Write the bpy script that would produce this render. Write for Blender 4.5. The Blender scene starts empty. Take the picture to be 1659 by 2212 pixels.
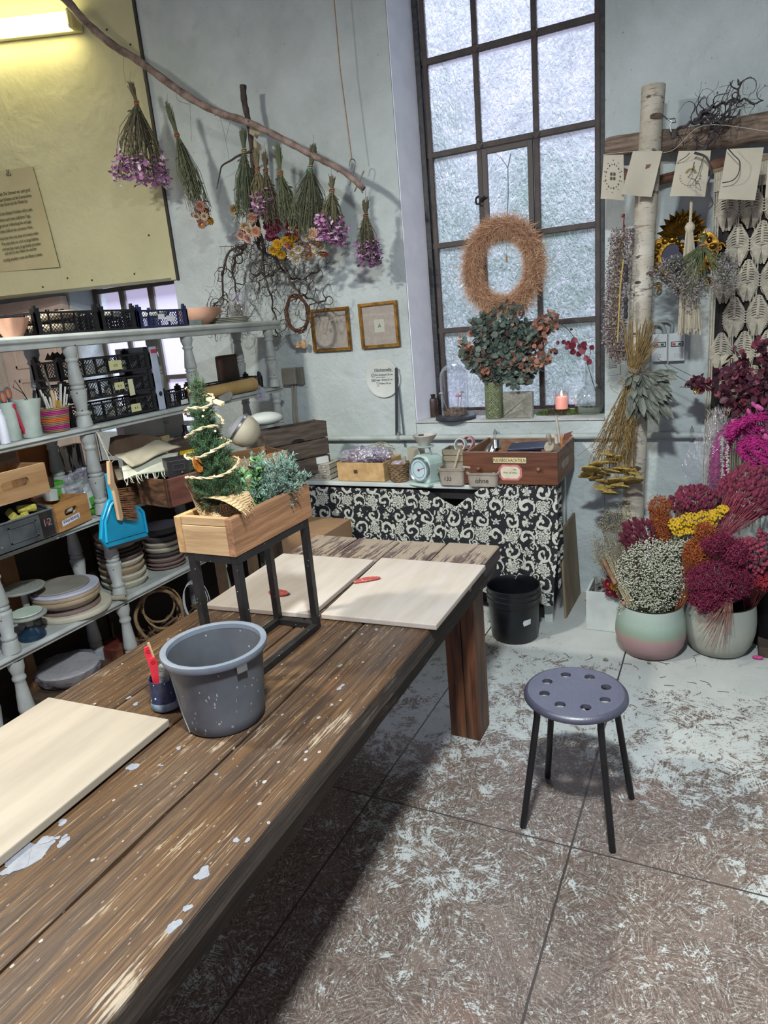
import bpy, bmesh, math, random
from mathutils import Vector as V, Matrix as MX, Euler
from math import pi, sin, cos, radians as R
random.seed(7)
rnd = random.uniform
SC = bpy.context.scene
COL = SC.collection
D = 3.765            # back wall plane
ZT = .73             # work table top
# ---------------------------------------------------------------- camera
FPX, YAW, PIT, ROL, HC = 1466.92, R(27.0904), R(15.5723), R(-5.1337), 1.61
fw = V((-sin(YAW)*cos(PIT), cos(YAW)*cos(PIT), -sin(PIT)))
r0 = V((cos(YAW), sin(YAW), 0)); u0 = r0.cross(fw)
cr = cos(ROL)*r0 + sin(ROL)*u0; cu = -sin(ROL)*r0 + cos(ROL)*u0
cam = bpy.data.cameras.new('camera'); co = bpy.data.objects.new('camera', cam); COL.objects.link(co)
m3 = MX((cr, cu, -fw)).transposed()
co.matrix_world = MX.Translation((0, 0, HC)) @ m3.to_4x4()
cam.sensor_fit = 'VERTICAL'; cam.sensor_height = 24; cam.lens = FPX/2212*24; cam.clip_start = .02
SC.camera = co
def ray(px, py): return fw + cr*((px-829.5)/FPX) - cu*((py-1106)/FPX)
def at(px, py, x=None, y=None, z=None):
    """where the sight line of a photo point meets the plane x=, y= or z="""
    d = ray(px, py)
    t = x/d.x if x is not None else y/d.y if y is not None else (z-HC)/d.z
    return V((0, 0, HC)) + d*t
def pl(px, py, p0, n):
    d = ray(px, py); o = V((0, 0, HC)); return o + d*((V(p0)-o).dot(V(n))/d.dot(V(n)))
# ---------------------------------------------------------------- colours and node helpers
def C(h, a=1):
    def l(v):
        v /= 255; return v/12.92 if v <= .04045 else ((v+.055)/1.055)**2.4
    return (l(int(h[0:2], 16)), l(int(h[2:4], 16)), l(int(h[4:6], 16)), a)
class NT:
    def __init__(s, name):
        s.m = bpy.data.materials.new(name); s.m.use_nodes = True; s.t = s.m.node_tree
        s.t.nodes.clear(); s.o = s.t.nodes.new('ShaderNodeOutputMaterial')
    def n(s, typ, *a, **k):
        nd = s.t.nodes.new('ShaderNode'+typ)
        for key, v in k.items():
            if key[0] == '_': setattr(nd, key[1:], v)
            else: s.put(nd.inputs[key.replace('__', ' ')], v)
        for i, v in enumerate(a):
            if v is not None: s.put(nd.inputs[i], v)
        return nd
    def put(s, sock, v):
        if isinstance(v, bpy.types.Node): v = v.outputs[0]
        if isinstance(v, bpy.types.NodeSocket): s.t.links.new(v, sock)
        else:
            if isinstance(v, str): v = C(v)
            sock.default_value = v
    def co(s, sc=(1, 1, 1), rot=(0, 0, 0), loc=(0, 0, 0), kind='Object'):
        c = s.n('TexCoord').outputs[kind]
        return s.n('Mapping', c, Scale=sc, Rotation=rot, Location=loc)
    def noise(s, vec, sc, det=4, ro=.55, dist=0):
        return s.n('TexNoise', Vector=vec, Scale=sc, Detail=det, Roughness=ro, Distortion=dist)
    def vor(s, vec, sc, feat='F1', rn=1):
        return s.n('TexVoronoi', Vector=vec, Scale=sc, Randomness=rn, _feature=feat)
    def ma(s, op, a, b=0., c=None):
        nd = s.n('Math', _operation=op); s.put(nd.inputs[0], a); s.put(nd.inputs[1], b)
        if c is not None: s.put(nd.inputs[2], c)
        return nd
    def ramp(s, fac, st, mode='LINEAR'):
        nd = s.n('ValToRGB', fac); e = nd.color_ramp.elements; nd.color_ramp.interpolation = mode
        while len(e) < len(st): e.new(.5)
        for i, (p, c) in enumerate(st):
            e[i].position = p; e[i].color = C(c) if isinstance(c, str) else (c, c, c, 1)
        return nd
    def mix(s, f, a, b, mode='MIX'):
        nd = s.t.nodes.new('ShaderNodeMixRGB'); nd.blend_type = mode
        s.put(nd.inputs[0], f); s.put(nd.inputs[1], a); s.put(nd.inputs[2], b); return nd
    def bump(s, h, st=.3, d=.01): return s.n('Bump', Height=h, Strength=st, Distance=d)
    def bsdf(s, col, r=.6, nrm=None, met=0, **k):
        b = s.n('BsdfPrincipled', Base__Color=col, Roughness=r, Metallic=met, **k)
        if nrm is not None: s.put(b.inputs['Normal'], nrm)
        s.t.links.new(b.outputs[0], s.o.inputs[0]); return b
MATS = {}
def P(c1, c2=None, sc=12, r=.6, bump=0, met=0, st=(1, 1, 1), rot=(0, 0, 0), lo=.35, hi=.65, det=5, spot=None, spotsc=60, spotth=.22, sheen=0, **k):
    """procedural surface: noise between two colours, bump, optional specks"""
    key = repr((c1, c2, sc, r, bump, met, st, rot, lo, hi, det, spot, spotsc, spotth, sheen, sorted(k.items())))
    if key in MATS: return MATS[key]
    N = NT('surface_%d' % len(MATS)); v = N.co(st, rot)
    nz = N.noise(v, sc, det)
    if c2 is None:
        c2 = c1; col = N.mix(N.ramp(nz, [(.3, 0.), (.7, 1.)]), c1, c2)
        hsv = N.n('HueSaturation', Color=col, Value=N.ma('MULTIPLY_ADD', nz, .3, .85)); col = hsv
    else: col = N.ramp(nz, [(lo, c1), (hi, c2)])
    if spot:
        sp = N.vor(N.co(), spotsc); th = N.ma('MULTIPLY', N.noise(N.co(), spotsc*.13, 2), spotth*2)
        col = N.mix(N.ma('LESS_THAN', sp, th), col, spot)
    nb = N.bump(nz, min(1, bump), .01) if bump else None
    if sheen: k['Sheen__Weight'] = sheen
    N.bsdf(col, r, nb, met, **k); MATS[key] = N.m; return N.m
def EM(c, s):
    N = NT('glow'); e = N.n('Emission', Color=c, Strength=s); N.t.links.new(e.outputs[0], N.o.inputs[0]); return N.m
def GLASS(c='ffffff', a=.9, r=.03, tint=None):
    """thin clear sheet: see-through with a glossy skin"""
    key = ('g', c, a, r)
    if key in MATS: return MATS[key]
    N = NT('clear_glass'); t = N.n('BsdfTransparent', Color=c)
    g = N.n('BsdfGlossy', Color='ffffff', Roughness=r)
    f = N.n('LayerWeight', Blend=.25)
    fac = N.ma('MULTIPLY_ADD', f.outputs['Facing'], .6, 1-a)
    mx = N.n('MixShader', fac, t, g); N.t.links.new(mx.outputs[0], N.o.inputs[0]); MATS[key] = N.m; return N.m
def FOIL(c='d8d8e6', a=.3):
    """crumpled clear plastic film"""
    key = ('foil', c, a)
    if key in MATS: return MATS[key]
    N = NT('clear_film'); v = N.co(); nb = N.bump(N.noise(v, 45, 3), .9, .02)
    t = N.n('BsdfTransparent', Color='f4f4fa'); g = N.n('BsdfGlossy', Color='ffffff', Roughness=.12, Normal=nb)
    d = N.n('BsdfDiffuse', Color=c, Normal=nb)
    m1 = N.n('MixShader', .5, d, g); m2 = N.n('MixShader', a, t, m1); N.t.links.new(m2.outputs[0], N.o.inputs[0]); MATS[key] = N.m; return N.m
# ---------------------------------------------------------------- mesh builder
def perp(d):
    d = V(d).normalized(); a = V((0, 0, 1)) if abs(d.z) < .9 else V((1, 0, 0))
    x = d.cross(a).normalized(); return x, d.cross(x)
def frame(d, up=(0, 0, 1)):
    """rotation whose z axis is d"""
    z = V(d).normalized(); x, y = perp(z); return MX((x, y, z)).transposed()
class B:
    def __init__(s, local=False): s.v = []; s.f = []; s.i = []; s.mi = 0; s.local = local
    def add(s, vs, fs):
        o = len(s.v); s.v += [V(a) for a in vs]; s.f += [tuple(i+o for i in f) for f in fs]; s.i += [s.mi]*len(fs); return s
    def box(s, c, sz, rot=None, top=(1, 1)):
        hx, hy, hz = sz[0]/2, sz[1]/2, sz[2]/2; vs = []
        for z in (-1, 1):
            k = top if z > 0 else (1, 1)
            for x, y in ((-1, -1), (1, -1), (1, 1), (-1, 1)): vs.append(V((x*hx*k[0], y*hy*k[1], z*hz)))
        if rot is not None:
            if not isinstance(rot, MX): rot = Euler(rot).to_matrix()
            vs = [rot @ a for a in vs]
        c = V(c); return s.add([a+c for a in vs], [(3, 2, 1, 0), (4, 5, 6, 7), (0, 1, 5, 4), (1, 2, 6, 5), (2, 3, 7, 6), (3, 0, 4, 7)])
    def bb(s, a, b): a, b = V(a), V(b); return s.box((a+b)/2, [abs(t) for t in (b-a)])
    def bar(s, a, b, w, h=None, roll=0):
        a, b = V(a), V(b); m = frame(b-a) @ MX.Rotation(roll, 3, 'Z'); return s.box((a+b)/2, (w, h or w, (b-a).length), m)
    def tube(s, pts, r, n=6, cap=True, closed=False):
        pts = [V(p) for p in pts]; L = len(pts)
        rs = [r(i/(L-1)) for i in range(L)] if callable(r) else r if isinstance(r, (list, tuple)) else [r]*L
        vs = []; x = None
        for i, p in enumerate(pts):
            if closed: d = pts[(i+1) % L]-pts[i-1]
            else: d = pts[min(i+1, L-1)]-pts[max(i-1, 0)]
            if d.length < 1e-9: d = V((0, 0, 1))
            d.normalize()
            if x is None: x, y = perp(d)
            else:
                x = x-d*x.dot(d)
                if x.length < 1e-6: x, y = perp(d)
                x.normalize(); y = d.cross(x)
            for k in range(n):
                a = 2*pi*k/n; vs.append(p+(x*cos(a)+y*sin(a))*rs[i])
        fs = []
        for i in range(L if closed else L-1):
            j = (i+1) % L
            for k in range(n): fs.append((i*n+k, i*n+(k+1) % n, j*n+(k+1) % n, j*n+k))
        if cap and not closed: fs += [tuple(range(n-1, -1, -1)), tuple((L-1)*n+k for k in range(n))]
        return s.add(vs, fs)
    def lathe(s, prof, c=(0, 0, 0), n=24, rot=None, sx=1, sy=1, wob=None):
        vs = []; c = V(c)
        for r, z in prof:
            for k in range(n):
                a = 2*pi*k/n; q = max(r, 1e-4)*(wob(a, z) if wob else 1)
                p = V((q*cos(a)*sx, q*sin(a)*sy, z)); vs.append((rot @ p if rot is not None else p)+c)
        fs = [(i*n+k, i*n+(k+1) % n, (i+1)*n+(k+1) % n, (i+1)*n+k) for i in range(len(prof)-1) for k in range(n)]
        return s.add(vs, fs)
    def cyl(s, c, r, h, n=24, rot=None, r2=None):
        r2 = r if r2 is None else r2; return s.lathe([(0, 0), (r, 0), (r2, h), (0, h)], c, n, rot)
    def ball(s, c, r, nu=8, nv=6, rot=None, wob=0):
        r = r if isinstance(r, (tuple, list)) else (r, r, r); c = V(c); vs = []
        for i in range(nv+1):
            t = pi*i/nv
            for k in range(nu):
                a = 2*pi*k/nu; w = 1+(rnd(-wob, wob) if wob else 0)
                p = V((sin(t)*cos(a)*r[0]*w, sin(t)*sin(a)*r[1]*w, -cos(t)*r[2]*w)); vs.append((rot @ p if rot is not None else p)+c)
        return s.add(vs, [(i*nu+k, i*nu+(k+1) % nu, (i+1)*nu+(k+1) % nu, (i+1)*nu+k) for i in range(nv) for k in range(nu)])
    def octa(s, c, r):
        c = V(c); return s.add([c+V(p)*r for p in ((1, 0, 0), (-1, 0, 0), (0, 1, 0), (0, -1, 0), (0, 0, 1), (0, 0, -1))],
                               [(0, 2, 4), (2, 1, 4), (1, 3, 4), (3, 0, 4), (2, 0, 5), (1, 2, 5), (3, 1, 5), (0, 3, 5)])
    def leaf(s, p, d, l, w, nrm=None, fold=.15, k=.5):
        p, d = V(p), V(d).normalized()
        if nrm is None: nrm = V((rnd(-1, 1), rnd(-1, 1), rnd(-1, 1)))
        x = d.cross(V(nrm))
        if x.length < 1e-4: x = perp(d)[0]
        x.normalize(); n = x.cross(d)
        if w > .62*l: # round leaf, two folded halves
            h = [(.04, .16), (.18, .38), (.42, .5), (.68, .44), (.88, .25)]
            return s.add([p, p+d*l]+[p+d*l*a+(x*g+n*abs(g)*2*fold)*w*c for g in (1, -1) for a, c in h], [(0, 2, 3, 4, 5, 6, 1), (1, 11, 10, 9, 8, 7, 0)])
        return s.add([p, p+d*l*k*.55+x*w*.42+n*w*fold, p+d*l*(k+.2)+x*w*.5+n*w*fold, p+d*l, p+d*l*(k+.2)-x*w*.5+n*w*fold, p+d*l*k*.55-x*w*.42+n*w*fold],
                     [(0, 1, 2, 3), (0, 3, 4, 5)])
    def hair(s, p, d, l, w, bend=None):
        """a thin tapering blade that droops along bend"""
        p, d = V(p), V(d).normalized(); x = perp(d)[0] if random.random() < .5 else perp(d)[1]
        b = V(bend) if bend is not None else V((0, 0, 0)); q = p+d*l*.5+b*.25; e = p+d*l+b
        return s.add([p-x*w, p+x*w, q+x*w*.7, q-x*w*.7, e], [(0, 1, 2, 3), (3, 2, 4)])
    def disc(s, c, nrm, r, n=8, x=None, ry=None):
        c = V(c); m = frame(nrm); return s.add([c+m @ V((cos(2*pi*k/n)*r, sin(2*pi*k/n)*(ry or r), 0)) for k in range(n)], [tuple(range(n))])
    def quad(s, a, b, c, d): return s.add([a, b, c, d], [(0, 1, 2, 3)])
    def grid(s, fn, nu, nv):
        return s.add([fn(i/nu, j/nv) for j in range(nv+1) for i in range(nu+1)],
                     [(j*(nu+1)+i, j*(nu+1)+i+1, (j+1)*(nu+1)+i+1, (j+1)*(nu+1)+i) for j in range(nv) for i in range(nu)])
    def prism(s, poly, z0, z1, mat=None):
        n = len(poly); vs = [V((p[0], p[1], z0)) for p in poly]+[V((p[0], p[1], z1)) for p in poly]
        if mat is not None: vs = [mat @ a for a in vs]
        return s.add(vs, [tuple(range(n-1, -1, -1)), tuple(range(n, 2*n))]+[(k, (k+1) % n, n+(k+1) % n, n+k) for k in range(n)])
    def ringprism(s, outer, inner, z0, z1, mat=None):
        """plate with a hole; outer and inner loops have the same count"""
        n = len(outer); vs = []
        for z in (z0, z1):
            for L in (outer, inner): vs += [V((p[0], p[1], z)) for p in L]
        if mat is not None: vs = [mat @ a for a in vs]
        fs = []
        for k in range(n):
            j = (k+1) % n
            fs += [(k, n+k, n+j, j), (2*n+k, 2*n+j, 3*n+j, 3*n+k), (k, j, 2*n+j, 2*n+k), (n+k, 3*n+k, 3*n+j, n+j)]
        return s.add(vs, fs)
    def out(s, name, mat, parent=None, smooth=False, bev=0, sol=0, label=None, cat=None, group=None, kind=None, ang=40, base=True):
        me = bpy.data.meshes.new(name); vs = s.v; loc = V((0, 0, 0))
        if parent is not None and not s.local:
            inv = wm(parent).inverted()
            vs = [inv @ a for a in vs]
        elif parent is None and cat and base and vs:
            lo = [min(a[i] for a in vs) for i in range(3)]; hi = [max(a[i] for a in vs) for i in range(3)]
            loc = V(((lo[0]+hi[0])/2, (lo[1]+hi[1])/2, lo[2])); vs = [a-loc for a in vs]
        me.from_pydata([tuple(a) for a in vs], [], s.f); me.validate()
        for q in (mat if isinstance(mat, (list, tuple)) else [mat]): me.materials.append(q)
        if len(me.materials) > 1 and len(me.polygons) == len(s.i): me.polygons.foreach_set('material_index', s.i)
        if smooth: me.shade_smooth(); me.set_sharp_from_angle(angle=R(ang))
        o = bpy.data.objects.new(name, me); COL.objects.link(o); o.location = loc
        if parent is not None: o.parent = parent
        if bev: b = o.modifiers.new('edge', 'BEVEL'); b.width = bev; b.segments = 2; b.limit_method = 'ANGLE'; b.angle_limit = R(40)
        if sol: b = o.modifiers.new('thick', 'SOLIDIFY'); b.thickness = sol; b.offset = 0
        tag(o, label, cat, group, kind); return o
def wm(o):
    m = o.matrix_basis.copy()
    while o.parent: o = o.parent; m = o.matrix_basis @ m
    return m
def tag(o, label=None, cat=None, group=None, kind=None):
    for k, v in (('label', label), ('category', cat), ('group', group), ('kind', kind)):
        if v: o[k] = v
    return o
def T(name, label, cat, loc=(0, 0, 0), rz=0, group=None, rot=None, kind=None):
    o = bpy.data.objects.new(name, None); COL.objects.link(o); o.empty_display_size = .05
    o.location = loc; o.rotation_euler = rot or (0, 0, rz); return tag(o, label, cat, group, kind)
def dup(src, loc, rz=0, label=None, group=None, scale=1, rot=None):
    def cp(o, par):
        c = o.copy(); COL.objects.link(c); c.parent = par
        for ch in KIDS(o): cp(ch, c)
        return c
    r = cp(src, None); r.location = loc; r.rotation_euler = rot or (0, 0, rz); r.scale = (scale,)*3 if not isinstance(scale, tuple) else scale
    if label: r['label'] = label
    if group: r['group'] = group
    return r
def KIDS(o): return [c for c in bpy.data.objects if c.parent == o]
def text(s, loc, size, mat, parent, rot=(pi/2, 0, 0), align='LEFT', name='lettering', shear=0, sx=1, ext=.0002, label=None, space=1):
    cu_ = bpy.data.curves.new(name, 'FONT'); cu_.body = s; cu_.size = size; cu_.align_x = align; cu_.extrude = ext; cu_.shear = shear; cu_.space_character = space
    cu_.materials.append(mat); o = bpy.data.objects.new(name, cu_); COL.objects.link(o)
    dg = bpy.context.evaluated_depsgraph_get(); me = bpy.data.meshes.new_from_object(o.evaluated_get(dg)); bpy.data.objects.remove(o); bpy.data.curves.remove(cu_); me.name = name; o = bpy.data.objects.new(name, me); COL.objects.link(o)
    W = MX.Translation(loc) @ Euler(rot).to_matrix().to_4x4() @ MX.Diagonal((sx, 1, 1, 1))
    if parent is not None:
        o.parent = parent; W = wm(parent).inverted() @ W
    o.matrix_basis = W
    if label: o['label'] = label
    return o
def lerp(a, b, t): return V(a)*(1-t)+V(b)*t
def curve(pts, n=8):
    """smooth polyline through points"""
    pts = [V(p) for p in pts]; o = []
    for i in range(len(pts)-1):
        p0, p1, p2, p3 = pts[max(i-1, 0)], pts[i], pts[i+1], pts[min(i+2, len(pts)-1)]
        for k in range(n):
            t = k/n; o.append(.5*((2*p1)+(p2-p0)*t+(2*p0-5*p1+4*p2-p3)*t*t+(3*p1-p0-3*p2+p3)*t**3))
    return o+[pts[-1]]
def rv(k=1): return V((rnd(-k, k), rnd(-k, k), rnd(-k, k)))
def circ(r, n=24, c=(0, 0), ry=None, a0=0): return [(c[0]+cos(a0+2*pi*k/n)*r, c[1]+sin(a0+2*pi*k/n)*(ry or r)) for k in range(n)]
def rrect(w, h, r, n=4, c=(0, 0)):
    o = []
    for sx, sy, a in ((1, 1, 0), (-1, 1, pi/2), (-1, -1, pi), (1, -1, 1.5*pi)):
        for k in range(n+1):
            t = a+pi/2*k/n; o.append((c[0]+sx*(w/2-r)+cos(t)*r, c[1]+sy*(h/2-r)+sin(t)*r))
    return o
INK = P('1d1b1a', r=.7)
# ================================================================ setting: floor, walls, windows, lights
def floor_mat():
    N = NT('worn_painted_chipboard'); c = N.co(); wc = N.mix(.10, c, N.noise(c, 16, 3, .6).outputs['Color'], 'ADD')
    def strands(sc, k, off):
        cell = N.vor(N.n('Mapping', wc, Location=off), sc)
        ang = N.ma('MULTIPLY', N.n('SeparateColor', cell.outputs['Color']).outputs[0], 12.6)
        rt = N.n('VectorRotate', c, Angle=ang, _rotation_type='Z_AXIS')
        w = N.n('Mapping', rt, Scale=(k*.12, k, 1), Location=off)
        return N.noise(w, 1, 4, .65), cell
    s1, c1 = strands(17, 190, (0, 0, 0)); s2, c2 = strands(11, 120, (3.1, 1.7, 0)); s3, c3 = strands(31, 300, (7, 2, 0))
    big = N.noise(c, 1.6, 4, .6); mid = N.noise(c, 6, 3)
    y = N.n('SeparateXYZ', c).outputs[1]; x = N.n('SeparateXYZ', c).outputs[0]
    far = N.n('MapRange', y, 1.9, 2.9, 0., .10)
    base = N.ramp(N.ma('ADD', N.ma('MULTIPLY', s1, .35), N.ma('ADD', N.ma('MULTIPLY', s3, .35), N.ma('MULTIPLY', N.noise(c, 90, 5, .7), .3))), [(.36, '2e2420'), (.45, '56483f'), (.53, '74655c'), (.64, 'a0958c')])
    lt = N.ramp(s1, [(.555, 0.), (.585, .36)]); base = N.mix(lt, base, 'a8a199'); dk = N.ma('LESS_THAN', N.ma('ABSOLUTE', N.ma('SUBTRACT', s3, .47)), .012); base = N.mix(N.ma('MULTIPLY', dk, .75), base, '40352e'); dk2 = N.ma('LESS_THAN', N.ma('ABSOLUTE', N.ma('SUBTRACT', s2, .45)), .008); base = N.mix(N.ma('MULTIPLY', dk2, .7), base, '453a33')
    rust = N.ramp(N.noise(c, 3.2, 3), [(.55, 0.), (.72, .5)])
    base = N.mix(rust, base, '7d5f50')
    chip = N.ramp(N.n('SeparateColor', c2.outputs['Color']).outputs[1], [(.9, 0.), (.93, .5)])
    base = N.mix(chip, base, '7a6a60')
    fr = N.noise(c, 15, 10, .82, .6)
    a = N.ma('ADD', N.ma('MULTIPLY', s2, .17), N.ma('MULTIPLY', s3, .13)); a = N.ma('ADD', a, N.ma('MULTIPLY', big, .30))
    a = N.ma('ADD', N.ma('ADD', a, N.ma('MULTIPLY', fr, .42)), far)
    pm = N.ramp(N.ma('ADD', a, N.ma('MULTIPLY', N.ma('SUBTRACT', s1, .5), .12)), [(.543, 0.), (.560, 1.)])
    paint = N.mix(mid, 'a9aeab', 'c6cbc9')
    col = N.mix(N.ma('MULTIPLY', pm, .92), base, paint)
    drops = N.ma('LESS_THAN', N.vor(wc, 34), N.ma('MULTIPLY', N.noise(c, 5, 2), .2))
    col = N.mix(N.ma('MULTIPLY', drops, .5), col, 'c9cdc8'); fl = N.ramp(N.noise(wc, 60, 4, .75, 1.2), [(.585, 0.), (.615, .8)]); col = N.mix(fl, col, 'b5bab6')
    crk = N.ramp(s3, [(.31, 1.), (.38, 0.)]); col = N.mix(N.ma('MULTIPLY', crk, .6), col, '3f3833')
    # board joints
    def line(v, at_, w): return N.ma('LESS_THAN', N.ma('ABSOLUTE', N.ma('SUBTRACT', v, at_)), w)
    wv = N.ma('MULTIPLY_ADD', N.noise(c, 14, 2), .005, x)
    xs = N.ma('PINGPONG', N.ma('ADD', wv, .3475), .3467)
    jx = N.ma('LESS_THAN', N.ma('ABSOLUTE', N.ma('SUBTRACT', N.ma('MODULO', N.ma('ADD', wv, 10.395), .6925), .3437)), .0034)
    jy = N.ma('LESS_THAN', N.ma('ABSOLUTE', N.ma('SUBTRACT', N.ma('MODULO', N.ma('ADD', y, 8.265), 2.0), .03)), .003)
    col = N.mix(N.ma('MAXIMUM', jx, jy), col, '3b342f')
    h = N.ma('ADD', N.ma('MULTIPLY', s1, .5), N.ma('MULTIPLY', pm, .4))
    N.bsdf(col, .62, N.bump(h, .35, .006)); return N.m
def wall_mat(c1='a3adac', c2='bfc9ca', b=.6):
    N = NT('rough_plaster'); c = N.co()
    n1 = N.noise(c, 2.2, 5, .6); n2 = N.noise(c, 26, 6, .62); n3 = N.noise(c, 7, 4, .5, .6)
    col = N.mix(N.ramp(n1, [(.3, 0.), (.7, 1.)]), c1, c2)
    dirt = N.ramp(N.noise(c, 5, 6, .7), [(.62, 0.), (.78, .35)]); col = N.mix(dirt, col, '8f8d82')
    spk = N.ma('LESS_THAN', N.vor(c, 16), N.ma('MULTIPLY', N.noise(c, 2.5, 2), .10)); col = N.mix(N.ma('MULTIPLY', spk, .55), col, '6d6a62')
    h = N.ma('ADD', N.ma('MULTIPLY', n2, .35), n3); N.bsdf(col, .9, N.bump(h, b, .03)); return N.m
WALL = wall_mat(); 
b = B(); b.bb((-5.2, -2.6, -.1), (2.6, 4.1, 0)); b.out('floor', floor_mat(), kind='structure')
b = B(); b.bb((-5.2, -2.6, 4.2), (2.6, 4.1, 4.3)); b.out('ceiling', WALL, kind='structure')
ZS = 1.012           # window sill height
b = B()
b.prism([(-3.36, D), (-1.653, D), (-1.585, 4.1), (-3.36, 4.1)], 0, 4.2)
b.prism([(-.555, D), (2.6, D), (2.6, 4.1), (-.595, 4.1)], 0, 4.2)
b.prism([(-1.655, D), (-.553, D), (-.55, 4.1), (-1.7, 4.1)], 0, ZS)
b.prism([(-1.655, D), (-.553, D), (-.55, 4.1), (-1.7, 4.1)], 3.95, 4.2)
b.prism([(-5.2, D), (-4.38, D), (-4.38, 4.1), (-5.2, 4.1)], 0, 4.2)
b.prism([(-4.39, D), (-3.35, D), (-3.35, 4.1), (-4.39, 4.1)], 0, .98)
b.prism([(-4.39, D), (-3.35, D), (-3.35, 4.1), (-4.39, 4.1)], 2.06, 4.2)
b.out('wall_back', WALL, kind='structure')
b = B(); b.prism([(-1.652, D+.006), (-1.648, D+.006), (-1.578, 4.03), (-1.583, 4.03)], ZS+.004, 3.95); b.out('bright_reveal_skin', P('e8e8f2', 'f2f2fa', sc=9, r=.8, bump=.2), kind='structure')  # whitened skin over the left reveal, window light put into its colour
b = B(); b.bb((-5.3, -2.6, 0), (-5.2, 4.1, 4.2)); b.out('wall_left', wall_mat('b5ab9c', 'c4bbae'), kind='structure')
b = B(); b.bb((2.6, -2.6, 0), (2.7, 4.1, 4.2)); b.out('wall_right', WALL, kind='structure')
# boxed-in plaster panel across the left corner
pd = V((-.958, -.287, 0)); p0 = V((-3.33, D, 0))
PN = V((.287, -.958, 0))      # its outward normal
q = p0+pd*2.2
b = B(); b.prism([(p0.x, p0.y), (q.x, q.y), (q.x, q.y+.32), (p0.x-.05, p0.y+.2), ], 2.02, 4.2)
b.prism([(p0.x+.006, p0.y-.012), (p0.x-.03, p0.y-.024), (p0.x-.03, p0.y+.02), (p0.x+.006, p0.y+.02)], 2.005, 4.2)
b.out('wall_panel_left', wall_mat('b5b18c', 'c4c09a', .3), kind='structure')
b = B(); b.bar(p0+PN*.006+V((.012, 0, 2.0)), p0+PN*.006+V((.012, 0, 4.2)), .014, .02); b.out('gap_shade_strip', P('33322c', r=.8), kind='structure')  # dark bar standing in for the shaded gap between panel and wall
b = B()
for t, z in ((.02, 2.06), (.15, 2.3), (.3, 2.07), (.62, 2.06), (1.0, 2.05), (.11, 2.6), (.2, 3.5), (.06, 3.4), (.95, 2.5), (.8, 2.09)):
    c = p0+pd*t+V((0, 0, z)); b.lathe([(0, .004), (.006, .003), (.007, 0)], c+PN*.0, 8, frame(PN))
b.out('trim_2', P('2c2a26', r=.7), kind='structure')
# lower-left: pale panelled door and dark lining added for the shade behind the shelf
dr = T('door_1', None, None, (-4.8, 3.7, 0), kind='structure')
b = B(); b.bb((-5.19, 3.70, 0), (-4.4, 3.755, 2.0)); b.out('door_leaf', P('b9a79a', 'cbb9ab', sc=5, r=.7), dr)
b = B()
for z0, z1 in ((1.1, 1.42), (1.5, 1.92), (.3, 1.0)):
    for a, c in (((-5.05, z0), (-4.55, z0+.03)), ((-5.05, z1-.03), (-4.55, z1)), ((-5.05, z0), (-5.02, z1)), ((-4.58, z0), (-4.55, z1))): b.bb((a[0], 3.685, a[1]), (c[0], 3.71, c[1]))
b.out('door_moulding', P('c2ae9f', r=.7), dr, bev=.006)
b = B(); b.bb((-5.19, .2, 0), (-5.1, 3.68, 1.0)); b.out('shade_lining', P('3b2a1e', '241812', sc=4, r=.7, st=(1, 1, 6)), kind='structure')  # dark sheet added to deepen the shade low behind the shelf
# ---------------------------------------------------------------- window_1
FR = P('2f2826', '453b37', sc=14, r=.55, bump=.2); FK = P('15171a', '2b2f33', sc=30, r=.5, bump=.4)
wn = T('window_1', None, None, (-1.08, 4.0, ZS), kind='structure')
b = B(); xl, xr = -1.553, -.612
ZB = [1.047, 1.527, 2.0095, 2.4925, 2.961, 3.44, 3.92]; XB = [xl, -1.253, -.938, xr]
for z in ZB: b.bb((xl-.01, 3.985, z-.016), (xr+.01, 4.015, z+.016))
for x in XB[1:3]: b.bb((x-.015, 3.983, ZB[0]), (x+.015, 4.017, ZB[-1]))
for x in (xl+.012, xr-.012): b.bb((x-.014, 3.9835, ZB[0]-.01), (x+.014, 4.0165, ZB[-1]))
# fillets where the bars cross
for z in ZB[1:6]:
    for x in XB[1:3]: b.box((x, 3.985, z), (.036, .012, .036), (0, pi/4, 0))
b.out('window_frame', FR, wn, bev=.004)
b = B(); b.bb((xl-.04, 3.97, ZS), (xl-.008, 4.05, 3.95)); b.bb((xr+.008, 3.93, ZS), (xr+.035, 4.05, 3.95)); b.out('outer_frame', FK, wn, bev=.005)
b = B(); z0, z1 = ZB[2]+.02, ZB[3]-.02; x0, x1 = XB[1]+.016, XB[2]-.016
for a, c in (((x0, z0), (x1, z0+.03)), ((x0, z1-.03), (x1, z1)), ((x0, z0), (x0+.03, z1)), ((x1-.03, z0), (x1, z1))): b.bb((a[0], 3.972-.0015*(a[0] == c[0]-.03 or c[0] == a[0]+.03), a[1]), (c[0], 3.99, c[1]))
ca = b.out('casement', P('3f3733', r=.5), wn, bev=.003)
b = B(); b.bar((x0-.012, 3.97, 2.21), (x0+.02, 3.955, 2.23), .012); b.tube(curve([(x0-.02, 3.955, 2.235), (x0-.035, 3.95, 2.225), (x0-.035, 3.95, 2.2), (x0-.02, 3.95, 2.195)], 4), .006); b.out('handle', P('1c1a19', r=.4), ca)
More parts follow.
